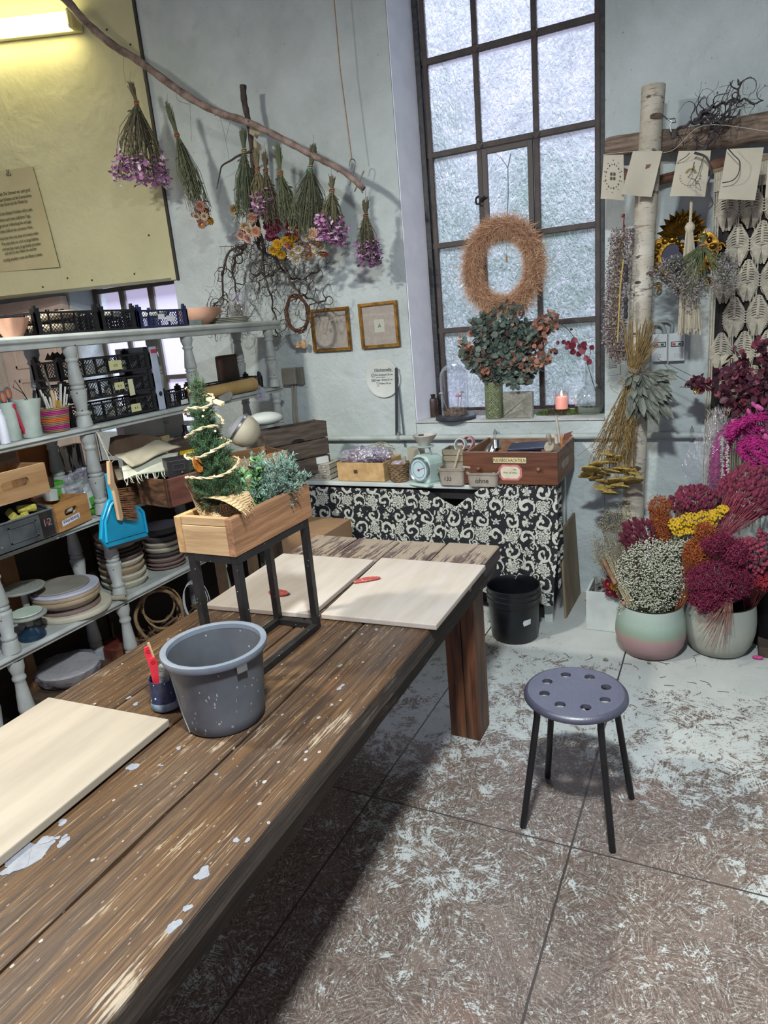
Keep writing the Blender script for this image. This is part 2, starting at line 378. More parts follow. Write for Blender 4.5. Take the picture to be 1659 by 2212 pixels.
def pane_mat():
    N = NT('textured_glass'); c = N.co()
    w = N.n('Mapping', c, Scale=(1, 1, .55)); n1 = N.noise(w, 60, 5, .6, .8); n2 = N.noise(c, 9, 3)
    h = N.ma('ADD', n1, N.ma('MULTIPLY', n2, .5)); nb = N.bump(h, 1., .045)
    rf = N.n('BsdfRefraction', Color='e8eff2', Roughness=.13, IOR=1.13, Normal=nb)
    gr = N.ramp(N.ma('ADD', N.ma('MULTIPLY', n1, .5), N.ma('MULTIPLY', N.noise(c, 5, 5, .7), .5)), [(.36, '8fa39c'), (.5, 'c4d2d2'), (.62, 'f2f4fc')]); tr = N.n('BsdfTranslucent', Color=gr, Normal=nb); tp = N.n('BsdfTransparent', Color='e2e6f4')
    gl = N.n('BsdfGlossy', Color='ffffff', Roughness=.12, Normal=nb)
    m1 = N.n('MixShader', .33, rf, tr); m2 = N.n('MixShader', .12, m1, tp); m3 = N.n('MixShader', .07, m2, gl)
    N.t.links.new(m3.outputs[0], N.o.inputs[0]); return N.m
b = B(); b.quad((xl, 4.0, ZS+.03), (xr, 4.0, ZS+.03), (xr, 4.0, 3.93), (xl, 4.0, 3.93)); b.out('pane', pane_mat(), wn)
# inner sill board
b = B(); b.prism([(-1.652, D-.012), (-.556, D-.012), (-.56, 3.995), (-1.58, 3.995)], ZS-.004, ZS+.004)
b.out('trim_4', P('c3c4bf', 'aeb1ac', sc=9, r=.7, bump=.3, spot='7a776f', spotsc=40, spotth=.12), kind='structure')
b = B(); b.bb((xl, 3.96, ZS+.004), (xr, 3.996, ZS+.03)); b.out('trim_5', P('8d8a8a', '6f6b6a', sc=20, r=.7), kind='structure')
# ---------------------------------------------------------------- window_2 behind the shelf
wn = T('window_2', None, None, (-3.9, 4.0, .98), kind='structure')
b = B(); M_ = P('4f4a42', r=.6)
for x in (-4.36, -4.09, -3.8, -3.5, -3.37): b.bb((x-.018, 3.98, .98), (x+.018, 4.02, 2.06))
for z in (1.0, 1.35, 1.7, 2.02): b.bb((-4.38, 3.985, z-.016), (-3.36, 4.015, z+.016))
b.out('window_frame', M_, wn)
N = NT('plain_dusty_glass'); c = N.co(); m = N.n('MixShader', .35, N.n('BsdfTransparent', Color='f0f0fa'), N.n('BsdfTranslucent', Color='e6e4f0')); N.t.links.new(m.outputs[0], N.o.inputs[0])
b = B(); b.quad((-4.38, 4.0, .98), (-3.36, 4.0, .98), (-3.36, 4.0, 2.06), (-4.38, 4.0, 2.06)); b.out('pane', N.m, wn)
# outside: a bank of shrubs in front of a pale sky
def clump(nm, label, c, r, n, col, seed):
    random.seed(seed); b = B()
    for i in range(n):
        d = rv().normalized(); p = V(c)+V((d.x*r[0], d.y*r[1], d.z*r[2]))*rnd(.4, 1); b.leaf(p, rv(), .22, .13)
    o = T(nm, label, 'shrub', (c[0], c[1], 0)); b.out('foliage', P(col, '5c7a58', sc=3, r=.8), o)
    b = B(); b.tube([(c[0], c[1], 0), (c[0]+.1, c[1], c[2])], .05); b.out('trunk', P('4a4038', r=.9), o); return o
clump('garden_shrub', 'green shrub outside, seen blurred through the lower left of the tall window', (-2.95, 6.2, 2.3), (1.0, .45, 1.5), 900, '35563c', 1)
clump('garden_shrub', 'green shrub outside, seen blurred behind the tall window middle panes', (-1.62, 7.3, 1.75), (.8, .4, 1.5), 700, '4a6e54', 2)
b = B(); b.bb((-9, 4.2, -.3), (5, 12, -.02)); b.out('ground', P('8a8478', '9c968c', sc=2, r=.9), kind='structure')
# garden wall outside, pale
b = B(); b.bb((-7.5, 8.6, -.02), (3, 8.8, 2.35)); b.out('wall_garden', P('b6aeb0', 'c6bec2', sc=3, r=.9), kind='structure')
# ---------------------------------------------------------------- light
W = bpy.data.worlds.new('sky'); SC.world = W; W.use_nodes = True
bg = W.node_tree.nodes['Background']; bg.inputs[0].default_value = (.80, .73, 1.0, 1); bg.inputs[1].default_value = .78
def area(name, loc, rot, sx, sy, e, col):
    l = bpy.data.lights.new(name, 'AREA'); l.shape = 'RECTANGLE'; l.size = sx; l.size_y = sy; l.energy = e; l.color = col
    o = bpy.data.objects.new(name, l); COL.objects.link(o); o.location = loc; o.rotation_euler = rot; return o
TW = (.93, 1.0, 1.02)
area('ceiling_tube_light', (-.17, .47, 2.92), (R(6), 0, 0), .2, .15, 132, TW)
area('ceiling_tube_light', (-2.45, .6, 3.0), (R(14), R(0), 0), .2, .15, 108, (1.0, .97, .86))
area('daylight', (-1.1, 8.2, 9.2), (R(-40), 0, 0), 7, 3, 4600, (.78, .84, 1.0))
# fluorescent batten on the panel
la, lb = pl(-150, 101, p0+PN*.06, PN), pl(168, 44, p0+PN*.06, PN)
la.z = lb.z+.055; dl = (lb-la).normalized()
fl = T('hanging_fluorescent_lamp', 'lit yellowish fluorescent batten light high on the left wall', 'lamp', lb)
up = V((0, 0, 1)); m_ = MX((dl, PN, dl.cross(PN))).transposed()
b = B(); b.box((la+lb)/2-PN*.03, ((lb-la).length, .05, .10), m_); b.out('housing', P('c9c39a', r=.5), fl, bev=.01)
b = B(); L_ = (lb-la).length
sec = [(cos(t)*.05, sin(t)*.062) for t in [pi*k/10 for k in range(11)]]
vs = []
for e in (-L_/2+.05, L_/2-.05):
    for z, y in sec: vs.append((la+lb)/2+dl*e+PN*(y-.0)+dl.cross(PN)*z)
b.add(vs, [(k, k+1, 12+k, 11+k) for k in range(10)]+[tuple(range(11)), tuple(range(21, 10, -1))])
b.out('diffuser', EM((1, .90, .46, 1), 34), fl, smooth=True)
b = B(); b.box((la+lb)/2+dl*(L_/2-.022)+PN*.02, (.045, .085, .112), m_); b.out('end_cap', P('c9bd7c', r=.4), fl, bev=.018)
SC.view_settings.view_transform = 'Standard'; SC.view_settings.look = 'None'; SC.view_settings.exposure = 0; SC.view_settings.gamma = 1
cy = SC.cycles; cy.use_denoising = True; cy.max_bounces = 5; cy.diffuse_bounces = 3; cy.glossy_bounces = 3; cy.transmission_bounces = 4; cy.transparent_max_bounces = 10
cy.caustics_reflective = False; cy.caustics_refractive = False; cy.sample_clamp_indirect = 6; cy.use_adaptive_sampling = True; cy.adaptive_threshold = .06
# ================================================================ work table and what stands on it
def table_mat(top=True):
    N = NT('weathered_planks'); c = N.co()
    g = N.noise(N.n('Mapping', c, Scale=(120, 3.2, 120)), 1, 7, .7); g2 = N.noise(N.n('Mapping', c, Scale=(170, 4, 170)), 1, 4, .6)
    big = N.noise(N.n('Mapping', c, Scale=(4, 1.2, 4)), 1, 4); y = N.n('SeparateXYZ', c).outputs[1]
    gg = N.ma('ADD', N.ma('MULTIPLY', g, .6), N.ma('MULTIPLY', g2, .4))
    if top: col = N.ramp(gg, [(.34, '140c07'), (.45, '342110'), (.54, '4b3217'), (.66, '624625')])
    else: col = N.ramp(gg, [(.33, '0f0c0a'), (.5, '2a211a'), (.66, '453a30')])
    grey = N.ramp(big, [(.45, 0.), (.66, .5)]); col = N.mix(grey, col, N.ramp(gg, [(.35, '2c251f'), (.6, '5d5046')]))
    far = N.n('MapRange', y, .9, 2.2, 0., .72); col = N.mix(far, col, N.ramp(gg, [(.34, '342a32'), (.5, '5f525f'), (.68, '857987')]))  # violet window light on the far end mixed into the wood colour
    if top:
        scr = N.noise(N.n('Mapping', c, Scale=(240, 7, 1)), 1, 3, .6); col = N.mix(N.ramp(scr, [(.62, 0.), (.68, .5)]), col, '9a8264')
        pn = N.noise(N.n('Mapping', c, Scale=(26, 4.5, 1)), 1, 6, .72, .3); pb = N.noise(c, 3.4, 3)
        pm = N.ma('ADD', N.ma('MULTIPLY', pn, .62), N.ma('MULTIPLY', pb, .38)); band = N.n('MapRange', y, .75, 1.3, -.05, .10)
        pm = N.ma('ADD', N.ma('ADD', pm, band), N.ma('MULTIPLY', N.ma('SUBTRACT', g2, .5), .32))
        col = N.mix(N.ma('MULTIPLY', N.ramp(pm, [(.535, 0.), (.585, 1.)]), .75), col, '9a8c78')
        fine = N.ma('LESS_THAN', N.vor(N.n('Mapping', c, Scale=(1, .45, 1)), 75), N.ma('MULTIPLY', N.noise(c, 7, 3), .2)); col = N.mix(N.ma('MULTIPLY', fine, .5), col, 'a0927c')
        dr = N.ma('LESS_THAN', N.vor(N.n('Mapping', c, Scale=(1, .8, 1)), 24), N.ma('MULTIPLY', N.noise(c, 3.3, 2), .17)); col = N.mix(N.ma('MULTIPLY', dr, .6), col, 'aaa8a4')
    else:
        pm = N.noise(N.n('Mapping', c, Scale=(1, 3, 30)), 1, 5, .7); col = N.mix(N.ramp(pm, [(.6, 0.), (.68, .5)]), col, '8d8478')
    N.bsdf(col, .55 if top else .75, N.bump(gg, .55, .006)); return N.m
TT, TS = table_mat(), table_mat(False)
tb = T('work_table', 'long heavy plank work table with paint-spattered worn brown top', 'table', (-1.1, 1.1, 0))
b = B()
xe0, xe1 = -.712, -.757; y0, y1 = -.6, 2.44
def tx(k, y): # plank joints
    return lerp((xe0, 0, 0), (xe1, 0, 0), (y-.2)/2.24).x - k
rows = [0, .213, .416, .622, .832]
random.seed(3)
for k in range(4):
    g = .004; a, c = rows[k]+g*(k > 0), rows[k+1]-g*.6; n = 24; vs = []; fs = []
    for i in range(n+1):
        y = y0+(y1-y0+[0, -.012, -.02, -.016][k])*i/n; ww = rnd(-.0025, .0025)
        xa, xc = tx(a, y)-ww, tx(c, y)+ww
        vs += [(xa, y, ZT-.004), (xa-.006, y, ZT), (xc+.006, y, ZT), (xc, y, ZT-.004), (xc, y, ZT-.05), (xa, y, ZT-.05)]
    for i in range(n):
        for j in range(6): fs.append((i*6+j, (i+1)*6+j, (i+1)*6+(j+1) % 6, i*6+(j+1) % 6))
    fs += [tuple(range(6)), tuple(n*6+j for j in range(5, -1, -1))]; b.add(vs, fs)
top_b = b
# edge boards under the top
b = B(); n = 30; vs = []
for i in range(n+1):
    y = y0+(y1-y0)*i/n; x = tx(0, y); w = rnd(-.003, .003)
    vs += [(x+.001, y, ZT-.006), (x+.004+w*.5, y, ZT-.05), (x-.012+w, y, ZT-.054), (x-.012+w, y, ZT-.105+w), (x-.06, y, ZT-.105), (x-.06, y, ZT-.006)]
b.add(vs, [(i*6+j, (i+1)*6+j, (i+1)*6+(j+1) % 6, i*6+(j+1) % 6) for i in range(n) for j in range(6)]+[tuple(range(6)), tuple(n*6+j for j in range(5, -1, -1))])
b.bb((-1.55, 2.36, ZT-.105), (-.79, 2.40, ZT-.055)); b.bb((-1.56, y0, ZT-.105), (-1.51, 2.36, ZT-.055))
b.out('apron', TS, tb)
LEG = P('2b1a11', '6a4229', sc=3.2, r=.55, bump=.25, st=(14, 14, 1.1))
for lx, ly in ((-.852, 2.257), (-1.46, 2.257), (-.852, -.4), (-1.46, -.4)):
    b = B(); b.box((lx-.028, ly, .31), (.066, .118, .62)); b.box((lx+.034, ly, .31), (.055, .122, .62)); b.out('leg', LEG, tb, bev=.004)
# paint blots are thin dried layers on the top
def blot(b, px, py, r, n=22, sq=.55):
    c = at(px, py, z=ZT+.0006); a1, a2, a3 = rnd(0, 6), rnd(0, 6), rnd(0, 6); k = [1+.22*sin(2*pi*i/n*2+a1)+.13*sin(2*pi*i/n*3+a2)+.07*sin(2*pi*i/n*7+a3) for i in range(n)]
    b.prism([(c.x+cos(2*pi*i/n)*r*k[i]*.9, c.y+sin(2*pi*i/n)*r*k[i]*1.1) for i in range(n)], ZT-.0002, ZT+.0004+rnd(0, .0012))
b = top_b; b.mi = 1
for px, py, r in ((386, 1616, .006), (283, 1657, .011), (293, 1655, .009), (345, 1653, .003), (305, 1695, .003), (350, 1654, .003), (135, 1776, .009), (137, 1818, .011), (124, 1810, .005), (140, 1807, .005), (90, 1830, .022), (65, 1845, .03), (40, 1858, .024), (98, 1815, .012), (20, 1880, .012), (467, 1673, .004), (440, 1885, .012), (434, 1892, .01), (405, 1962, .007), (375, 2000, .011), (535, 1815, .005), (813, 1360, .006), (510, 1815, .006), (733, 1487, .007), (740, 1481, .006), (735, 1438, .006), (278, 1507, .006), (293, 1521, .007)): blot(b, px, py, r)
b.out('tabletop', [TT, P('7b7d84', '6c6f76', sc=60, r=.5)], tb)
# pale work boards
BRD = P('857b6e', '958b7c', sc=1.6, r=.6, bump=.05, st=(9, 1.2, 1)); BRW = P('a09689', 'aba199', sc=2, r=.6, st=(9, 1.5, 1)); BE = P('8c6a48', 'b3906a', sc=20, r=.7, bump=.3)
def board(label, pts, th, mat, z=ZT+.002):
    o = T('modelling_board', label, 'board', sum((V(p) for p in pts), V())/4, group='pale work boards on the table')
    o.location.z = z
    b = B(); b.prism([(p[0], p[1]) for p in pts][::-1], z, z+th); b.out('board', mat, o, bev=.003); return o
q = [at(365, 1553, z=ZT+.022), at(105, 1505, z=ZT+.022)]
e = (at(0, 1850, z=ZT+.022)-q[0]); e = q[0]+e.normalized()*.62
board('pale pine work board nearest the camera, at the left edge of the photo', [q[0], q[1], q[1]+(e-q[0]), e], .02, BRD)
o1 = [at(p[0], p[1], z=ZT+.02) for p in ((415, 1322), (592, 1206), (797, 1221), (640, 1345))]
o1 = [p+V((0, .062, 0)) for p in o1]; o1[2] = o1[1]+V((.408, .012, 0)); o1[3] = o1[0]+V((.402, .03, 0))
board('pale work board under the black metal stand side, with a red oval rib on it', o1, .018, BRW)
o2 = [at(p[0], p[1], z=ZT+.02) for p in ((693, 1326), (824, 1204), (1049, 1220), (942, 1350))]
board('pale work board at the right table edge, with a red kidney on its left corner', o2, .018, BRW)
RED = P('8f3a35', 'a14a42', sc=14, r=.45, spot='c98a84', spotsc=70)
def rib(label, px, py, l, w, rz, bend):
    c = at(px, py, z=ZT+.024); b = B(); n = 18
    pts = circ(l/2, n, ry=w/2); pts = [(x, y+bend*(x/(l/2))**2) for x, y in pts]; m = MX.Translation(c) @ MX.Rotation(rz, 4, 'Z')
    b.prism(pts, -.002, .004, m); b.out('modelling_rib', RED, label=label, cat='clay tool', bev=.0015)
rib('dull red oval clay rib lying behind the metal stand legs', 602, 1281, .082, .045, R(-4), 0)
rib('dull red long kidney-shaped clay rib on the right work board', 792, 1252, .098, .032, R(40), -.006)
# black metal stand
BLK = P('0d0d0e', '1b1b1c', sc=20, r=.35, spot='cfcfcf', spotsc=55, spotth=.055)
sx0, sx1, sy0, sy1, sz1 = -1.228, -1.068, 1.262, 1.600, 1.078; w = .02
st = T('metal_stand', 'open black square-tube metal stand standing on the work table under the planter', 'stand', (-1.148, 1.43, ZT))
for nm, a, c in (('leg', (sx0, sy0), None), ('leg', (sx1, sy0), None), ('leg', (sx0, sy1), None), ('leg', (sx1, sy1), None)):
    b = B(); x, y = a; x += w/2 if x == sx0 else -w/2; y += w/2 if y == sy0 else -w/2
    b.bb((x-w/2, y-w/2, ZT+w), (x+w/2, y+w/2, sz1-w)); b.out('leg', BLK, st, bev=.001)
for nm, z in (('base_frame', ZT), ('top_frame', sz1-w)):
    b = B()
    for x in (sx0, sx1-w): b.bb((x, sy0, z), (x+w, sy1, z+w))
    for y in (sy0, sy1-w): b.bb((sx0+w, y, z), (sx1-w, y+w, z+w))
    if nm == 'base_frame':
        b = B()
        for x in (sx0, sx1-w): b.bb((x, sy0, z), (x+w, sy1, z+w))
        b.bb((sx0+w, sy1-w, z), (sx1-w, sy1, z+w))
    b.out(nm, BLK, st, bev=.001)
# planter box of rough boards
PW = P('866444', 'ad8a5c', sc=2.2, r=.7, bump=.35, st=(10, 1.5, 10)); PW2 = P('6a4a34', '936a4a', sc=3, r=.7, bump=.4, st=(12, 1.2, 14)); PW3 = P('8f7452', 'a98d68', sc=2.4, r=.7, bump=.3, st=(1.5, 10, 12))
pz0, pz1 = 1.079, 1.178; px0, px1, py0, py1 = -1.25, -1.066, 1.258, 1.622; t = .02
pb = T('planter_box', 'rough wooden planter box on top of the black metal stand', 'planter', (-1.158, 1.44, pz0))
b = B(); b.bb((px0, py0, pz0), (px0+t, py1, pz1)); b.out('side_board', PW, pb, bev=.002)
b = B(); b.bb((px1-t, py0, pz0), (px1, py1, pz1)); b.out('side_board', PW2, pb, bev=.002)
b = B(); b.bb((px0+t, py0+.002, pz0), (px1-t, py0+t, pz1-.022)); b.bb((px0+t, py0+.003, pz1-.021), (px1-t, py0+t, pz1)); b.out('end_board', PW3, pb, bev=.0015)
b = B(); b.bb((px0+t, py1-t, pz0), (px1-t, py1, pz1)); b.out('end_board', PW3, pb, bev=.002)
b = B(); b.bb((px0+t, py0+t, pz0), (px1-t, py1-t, pz0+.03)); b.out('bottom_board', PW3, pb)
# little spruce wrapped in burlap
random.seed(11)
tc = at(470, 1060, y=1.36); tx_, ty_ = tc.x+.006, 1.36; zb, zt = 1.155, 1.515
sp = T('potted_spruce', 'small decorated spruce tree with a burlap-wrapped root ball standing in the planter box', 'plant', (tx_, ty_, 1.11))
br = B(); nd = B(); tube = br.tube
top = V((tx_-.022, ty_, zt-.008)); foot = V((tx_, ty_, zb))
br.tube([foot-V((0, 0, .02)), lerp(foot, top, .5)+V((.004, 0, 0)), top], [.008, .005, .0015])
tips = []
def twig(p, d, l, r):
    d = V(d).normalized(); pts = [p, p+d*l*.5+V((0, 0, l*.06)), p+d*l+V((0, 0, l*.2))]
    br.tube(pts, [r, r*.7, r*.4], 4, False)
    n = int(l*900)
    for i in range(n):
        t = (i+.5)/n; q = lerp(pts[0], pts[2], t); dd = (d+V((0, 0, .25))).normalized()
        x, y = perp(dd); a = i*2.4; e = (x*cos(a)+y*sin(a))*.95+dd*.75
        nd.hair(q, e, rnd(.011, .015), .0009)
for i in range(150):
    h = (i+.5)/150; z = h**.93
    p = lerp(foot, top, z); R_ = .068*(1-z)**.72+.008
    R_ *= 1.12 if z < .5 else 1
    a = i*2.39996; d = V((cos(a), sin(a), rnd(.35, .9))); l = R_*rnd(.8, 1.12)
    twig(p, d, l, .0016)
    if l > .03:
        for sgn in (-1, 1):
            q = p+d.normalized()*l*.45; e = d+sgn*V((-d.y, d.x, 0))*.9; twig(q, e, l*.5, .001)
twig(top-V((0, 0, .03)), (.1, 0, 1), .045, .002); twig(top-V((-.002, 0, .04)), (.75, 0, 1), .045, .002)
br.out('branches', P('5d4a35', '7c6448', sc=40, r=.8), sp); nd.out('needles', P('23402a', '4a7048', sc=14, r=.6), sp)
BUR = None
def burlap():
    N = NT('burlap_weave'); c = N.co(); w1 = N.n('TexWave', Vector=c, Scale=62, _bands_direction='X'); w2 = N.n('TexWave', Vector=c, Scale=62, _bands_direction='Y'); w3 = N.n('TexWave', Vector=c, Scale=62, _bands_direction='Z')
    h = N.ma('MULTIPLY', N.ma('MAXIMUM', w1, w3), N.ma('MAXIMUM', w2, .4)); col = N.ramp(h, [(.1, '6d5334'), (.45, 'b5966a'), (.9, 'd9c096')])
    N.bsdf(col, .9, N.bump(h, .8, .003)); return N.m
BUR = burlap()
b = B()
def wob(a, z): return 1+.07*sin(5*a+z*60)+.05*sin(9*a)
b.lathe([(.0, 1.112), (.05, 1.112), (.066, 1.13), (.064, 1.15), (.052, 1.165), (.04, 1.178), (.044, 1.19), (.05, 1.195)], (tx_, ty_, 0), 40, None, wob=wob)
b.out('burlap_wrap', BUR, sp, smooth=True, ang=80)
b = B(); # loose flap to the front right, frayed
A = [V((tx_-.02, ty_-.055, 1.215)), V((tx_+.066, ty_+.02, 1.212)), at(548, 1088, z=1.182), at(520, 1112, z=1.183)]
def flap(u, v): p = lerp(lerp(A[0], A[1], u), lerp(A[3], A[2], u), v); return p+V((0, 0, .018*sin(v*2.6)+.003*sin(u*9)))
b.grid(flap, 10, 8)
for i in range(34):
    u = i/33; p = flap(u, 1); d = (flap(u, 1)-flap(u, .8)).normalized(); b.hair(p, d+rv(.15), .026*rnd(.7, 1.1), .0009, (0, 0, -.005))
A2 = [V((tx_-.05, ty_-.01, 1.185)), V((tx_-.02, ty_-.06, 1.165)), at(412, 1068, y=1.29), at(398, 1043, y=1.30)]
b.grid(lambda u, v: lerp(lerp(A2[0], A2[1], u), lerp(A2[3], A2[2], u), v)+V((0, 0, -.012*sin(v*pi)+.006*sin(u*pi))), 6, 8)
b.out('burlap_flap', BUR, sp, smooth=True, ang=80)
# rope garland with lights, orange slice, clothespin
ROPE = P('a8926a', 'd8c8a2', sc=90, r=.9, bump=.6, st=(1, 1, 2.5))
def rope(pts, r, name, parent, strands=2, tw=120, mat=None):
    pts = curve(pts, 10); b = B(); L = 0; acc = [0]
    for i in range(1, len(pts)): L += (pts[i]-pts[i-1]).length; acc.append(L)
    for k in range(strands):
        o = []
        for i, p in enumerate(pts):
            d = (pts[min(i+1, len(pts)-1)]-pts[max(i-1, 0)]); x, y = perp(d); a = acc[i]*tw+2*pi*k/strands; o.append(p+(x*cos(a)+y*sin(a))*r*.55)
        b.tube(o, r*.62, 5)
    return b.out(name, mat or ROPE, parent, smooth=True)
gr = T('rope_garland', 'cream twisted rope garland wound around the little spruce, with tiny warm lights', 'garland', (tx_, ty_, 1.25))
pts = []
for i in range(66):
    t = i/65; a = -2.6+t*4*2*pi; z = 1.262+t*.225; rr = .074*(1-(z-zb)/(zt-zb))**.72+.016
    pts.append(V((tx_-.022*(z-zb)/(zt-zb)+cos(a)*rr, ty_+sin(a)*rr, z+.006*sin(a*2.3))))
o = rope(pts, .0035, 'rope', gr)
FE = EM((1, .66, .28, 1), 5)
for px, py in ((466, 869), (438, 899), (465, 931), (456, 973), (463, 1028), (440, 886)): b = B(); b.ball(at(px, py, y=ty_-.085+.03*(1060-py)/200), .0026, 6, 4); b.out('fairy_light', FE, gr)
b = B(); c = at(427, 1003, y=ty_-.06); m = frame((.93, .2, .25)); b.lathe([(.015, -.0015), (.019, -.0015), (.019, .0015), (.015, .0015), (.015, -.0015)], c, 20, m, sy=1.15); b.lathe([(0, -.0008), (.015, -.0008), (.015, .0008), (0, .0008)], c, 20, m, sy=1.15)
b.out('dried_orange_slice', P('6a3a10', 'a8641c', sc=60, r=.6), label='dried orange slice tied to the left side of the little spruce', cat='decoration')
cp = T('clothespin', 'wooden clothespin clipped near the top of the little spruce', 'clothespin', at(466, 866, y=ty_-.03))
a_, c_ = at(451, 861, y=ty_-.032), at(484, 872, y=ty_-.032)
b = B(); b.bar(a_, c_, .006, .009); b.out('jaw', P('b99f78', 'd3bc98', sc=30, r=.7), cp, bev=.001)
b = B(); b.bar(a_+V((0, -.008, .0)), c_+V((0, -.008, -.001)), .006, .008); b.out('jaw', P('b99f78', 'd3bc98', sc=30, r=.7), cp, bev=.001)
b = B(); b.tube([lerp(a_, c_, .45)+V((0, -.012, -.004)), lerp(a_, c_, .45)+V((0, -.012, .005)), lerp(a_, c_, .45)+V((0, .005, .005))], .001, 5); b.out('spring', P('8a8a88', r=.3, met=1), cp)
# evergreen sprigs in the box
def conifer(name, label, spots, col, n, l0, blue=True, cat='greenery'):
    o = T(name, label, cat, (spots[0][0], spots[0][1], pz0+.032)); s_ = B(); l_ = B()
    for k in range(n):
        p = V(random.choice(spots)+(0,))+V((rnd(-.022, .022), rnd(-.03, .03), 0)); p.z = pz0+.032
        tip = V((p.x+rnd(-.05, .05), p.y+rnd(-.05, .06), 1.19+rnd(.0, l0)))
        pts = curve([p, lerp(p, tip, .6)+rv(.012), tip], 5); s_.tube(pts, .0011, 4, False)
        m = len(pts)
        for j in range(2, m):
            d = (pts[j]-pts[j-1]).normalized()
            for q in range(4):
                a = rnd(0, 6.28); x, y = perp(d); e = (x*cos(a)+y*sin(a))*.8+d*.7; L = rnd(.014, .03)*(1.1-.5*j/m)
                s_.tube([pts[j], pts[j]+e*L], .0006, 3, False)
                for h in range(6):
                    b_ = pts[j]+e*L*(h+1)/6; l_.hair(b_, e+rv(.8), .009, .0011)
    s_.out('twigs', P('4f5a44', '6d7456', sc=40, r=.8), o); l_.out('needles', col, o); return o
conifer('evergreen_sprigs', 'blue-green juniper sprigs filling the far end of the planter box', [(-1.13, 1.50), (-1.15, 1.56), (-1.12, 1.57), (-1.19, 1.55), (-1.10, 1.53)], P('5d7d74', '8faaa0', sc=30, r=.6), 62, .085)
random.seed(5)
o = T('boxwood_sprigs', 'glossy green leafy sprig between spruce and juniper in the planter box', 'greenery', (-1.15, 1.46, pz0+.03)); s_, l_ = B(), B()
for k in range(9):
    p = V((-1.155+rnd(-.03, .04), 1.45+rnd(-.03, .03), pz0+.032)); tip = p+V((rnd(-.03, .03), rnd(-.02, .03), rnd(.10, .19)))
    pts = curve([p, lerp(p, tip, .5)+rv(.006), tip], 6); s_.tube(pts, .001, 4)
    for j in range(4, len(pts)):
        for q in range(2): l_.leaf(pts[j], V((rnd(-1, 1), rnd(-1, 1), rnd(.2, .8))), rnd(.016, .026), .012)
s_.out('stems', P('4d6a3a', r=.7), o); l_.out('leaves', P('3f6a44', '6f9a5c', sc=25, r=.45), o)
# grey bucket
CSM = P('8f9398', r=.7)
BK = P('3f4146', '595c62', sc=5, r=.5, spot='8f9298', spotsc=42, spotth=.1, bump=.06)
bc = V((-1.043, 1.106, ZT))
bu = T('plastic_bucket', 'large grey mortar bucket with clay smears standing on the work table', 'bucket', bc, R(20))
b = B(); h_ = .192; b.lathe([(0, .001), (.092, .001), (.096, .006), (.098, .03), (.112, h_-.012)], bc, 56)
b.lathe([(.108, h_-.012), (.094, .035), (.090, .010), (0, .008)], bc, 56); b.out('body', BK, bu, smooth=True)
b = B(); b.lathe([(.112, h_-.014), (.121, h_-.016), (.1238, h_-.008), (.1228, h_), (.117, h_+.0015), (.109, h_-.001), (.1075, h_-.012)], bc, 56); b.out('rim', P('5d646e', '6d747e', sc=9, r=.45), bu, smooth=True)
b = B(); p = at(541, 1424, y=1.05); d = (p-bc-V((0, 0, h_-.03))); d.z = 0; d.normalize(); c = bc+d*.116+V((0, 0, h_-.026))
b.box(c, (.004, .026, .019), MX.Rotation(math.atan2(d.y, d.x), 3, 'Z')); b.out('handle_lug', P('a9adb2', r=.3, met=.9), bu, bev=.001)
for i in range(26):
    b = B(); a = R(-150+rnd(0, 140)); z = rnd(.02, .13); rr = .0978+(.014)*(z-.03)/.15+.0006
    n_ = V((cos(a), sin(a), -.1)); b.disc(bc+V((cos(a)*rr, sin(a)*rr, z)), n_, rnd(.0006, .0022), 7, ry=rnd(.001, .006)); b.out('clay_smear', CSM, bu)
a = R(-118); b = B()
b.tube([bc+V((cos(a+t*.12+.05*sin(t*7))*(.098+.014*(z-.03)/.15), sin(a+t*.12+.05*sin(t*7))*(.098+.014*(z-.03)/.15), z)) for t, z in [(k/9, .14-.135*k/9) for k in range(10)]], .0018, 5)
b.out('clay_drip', CSM, bu)
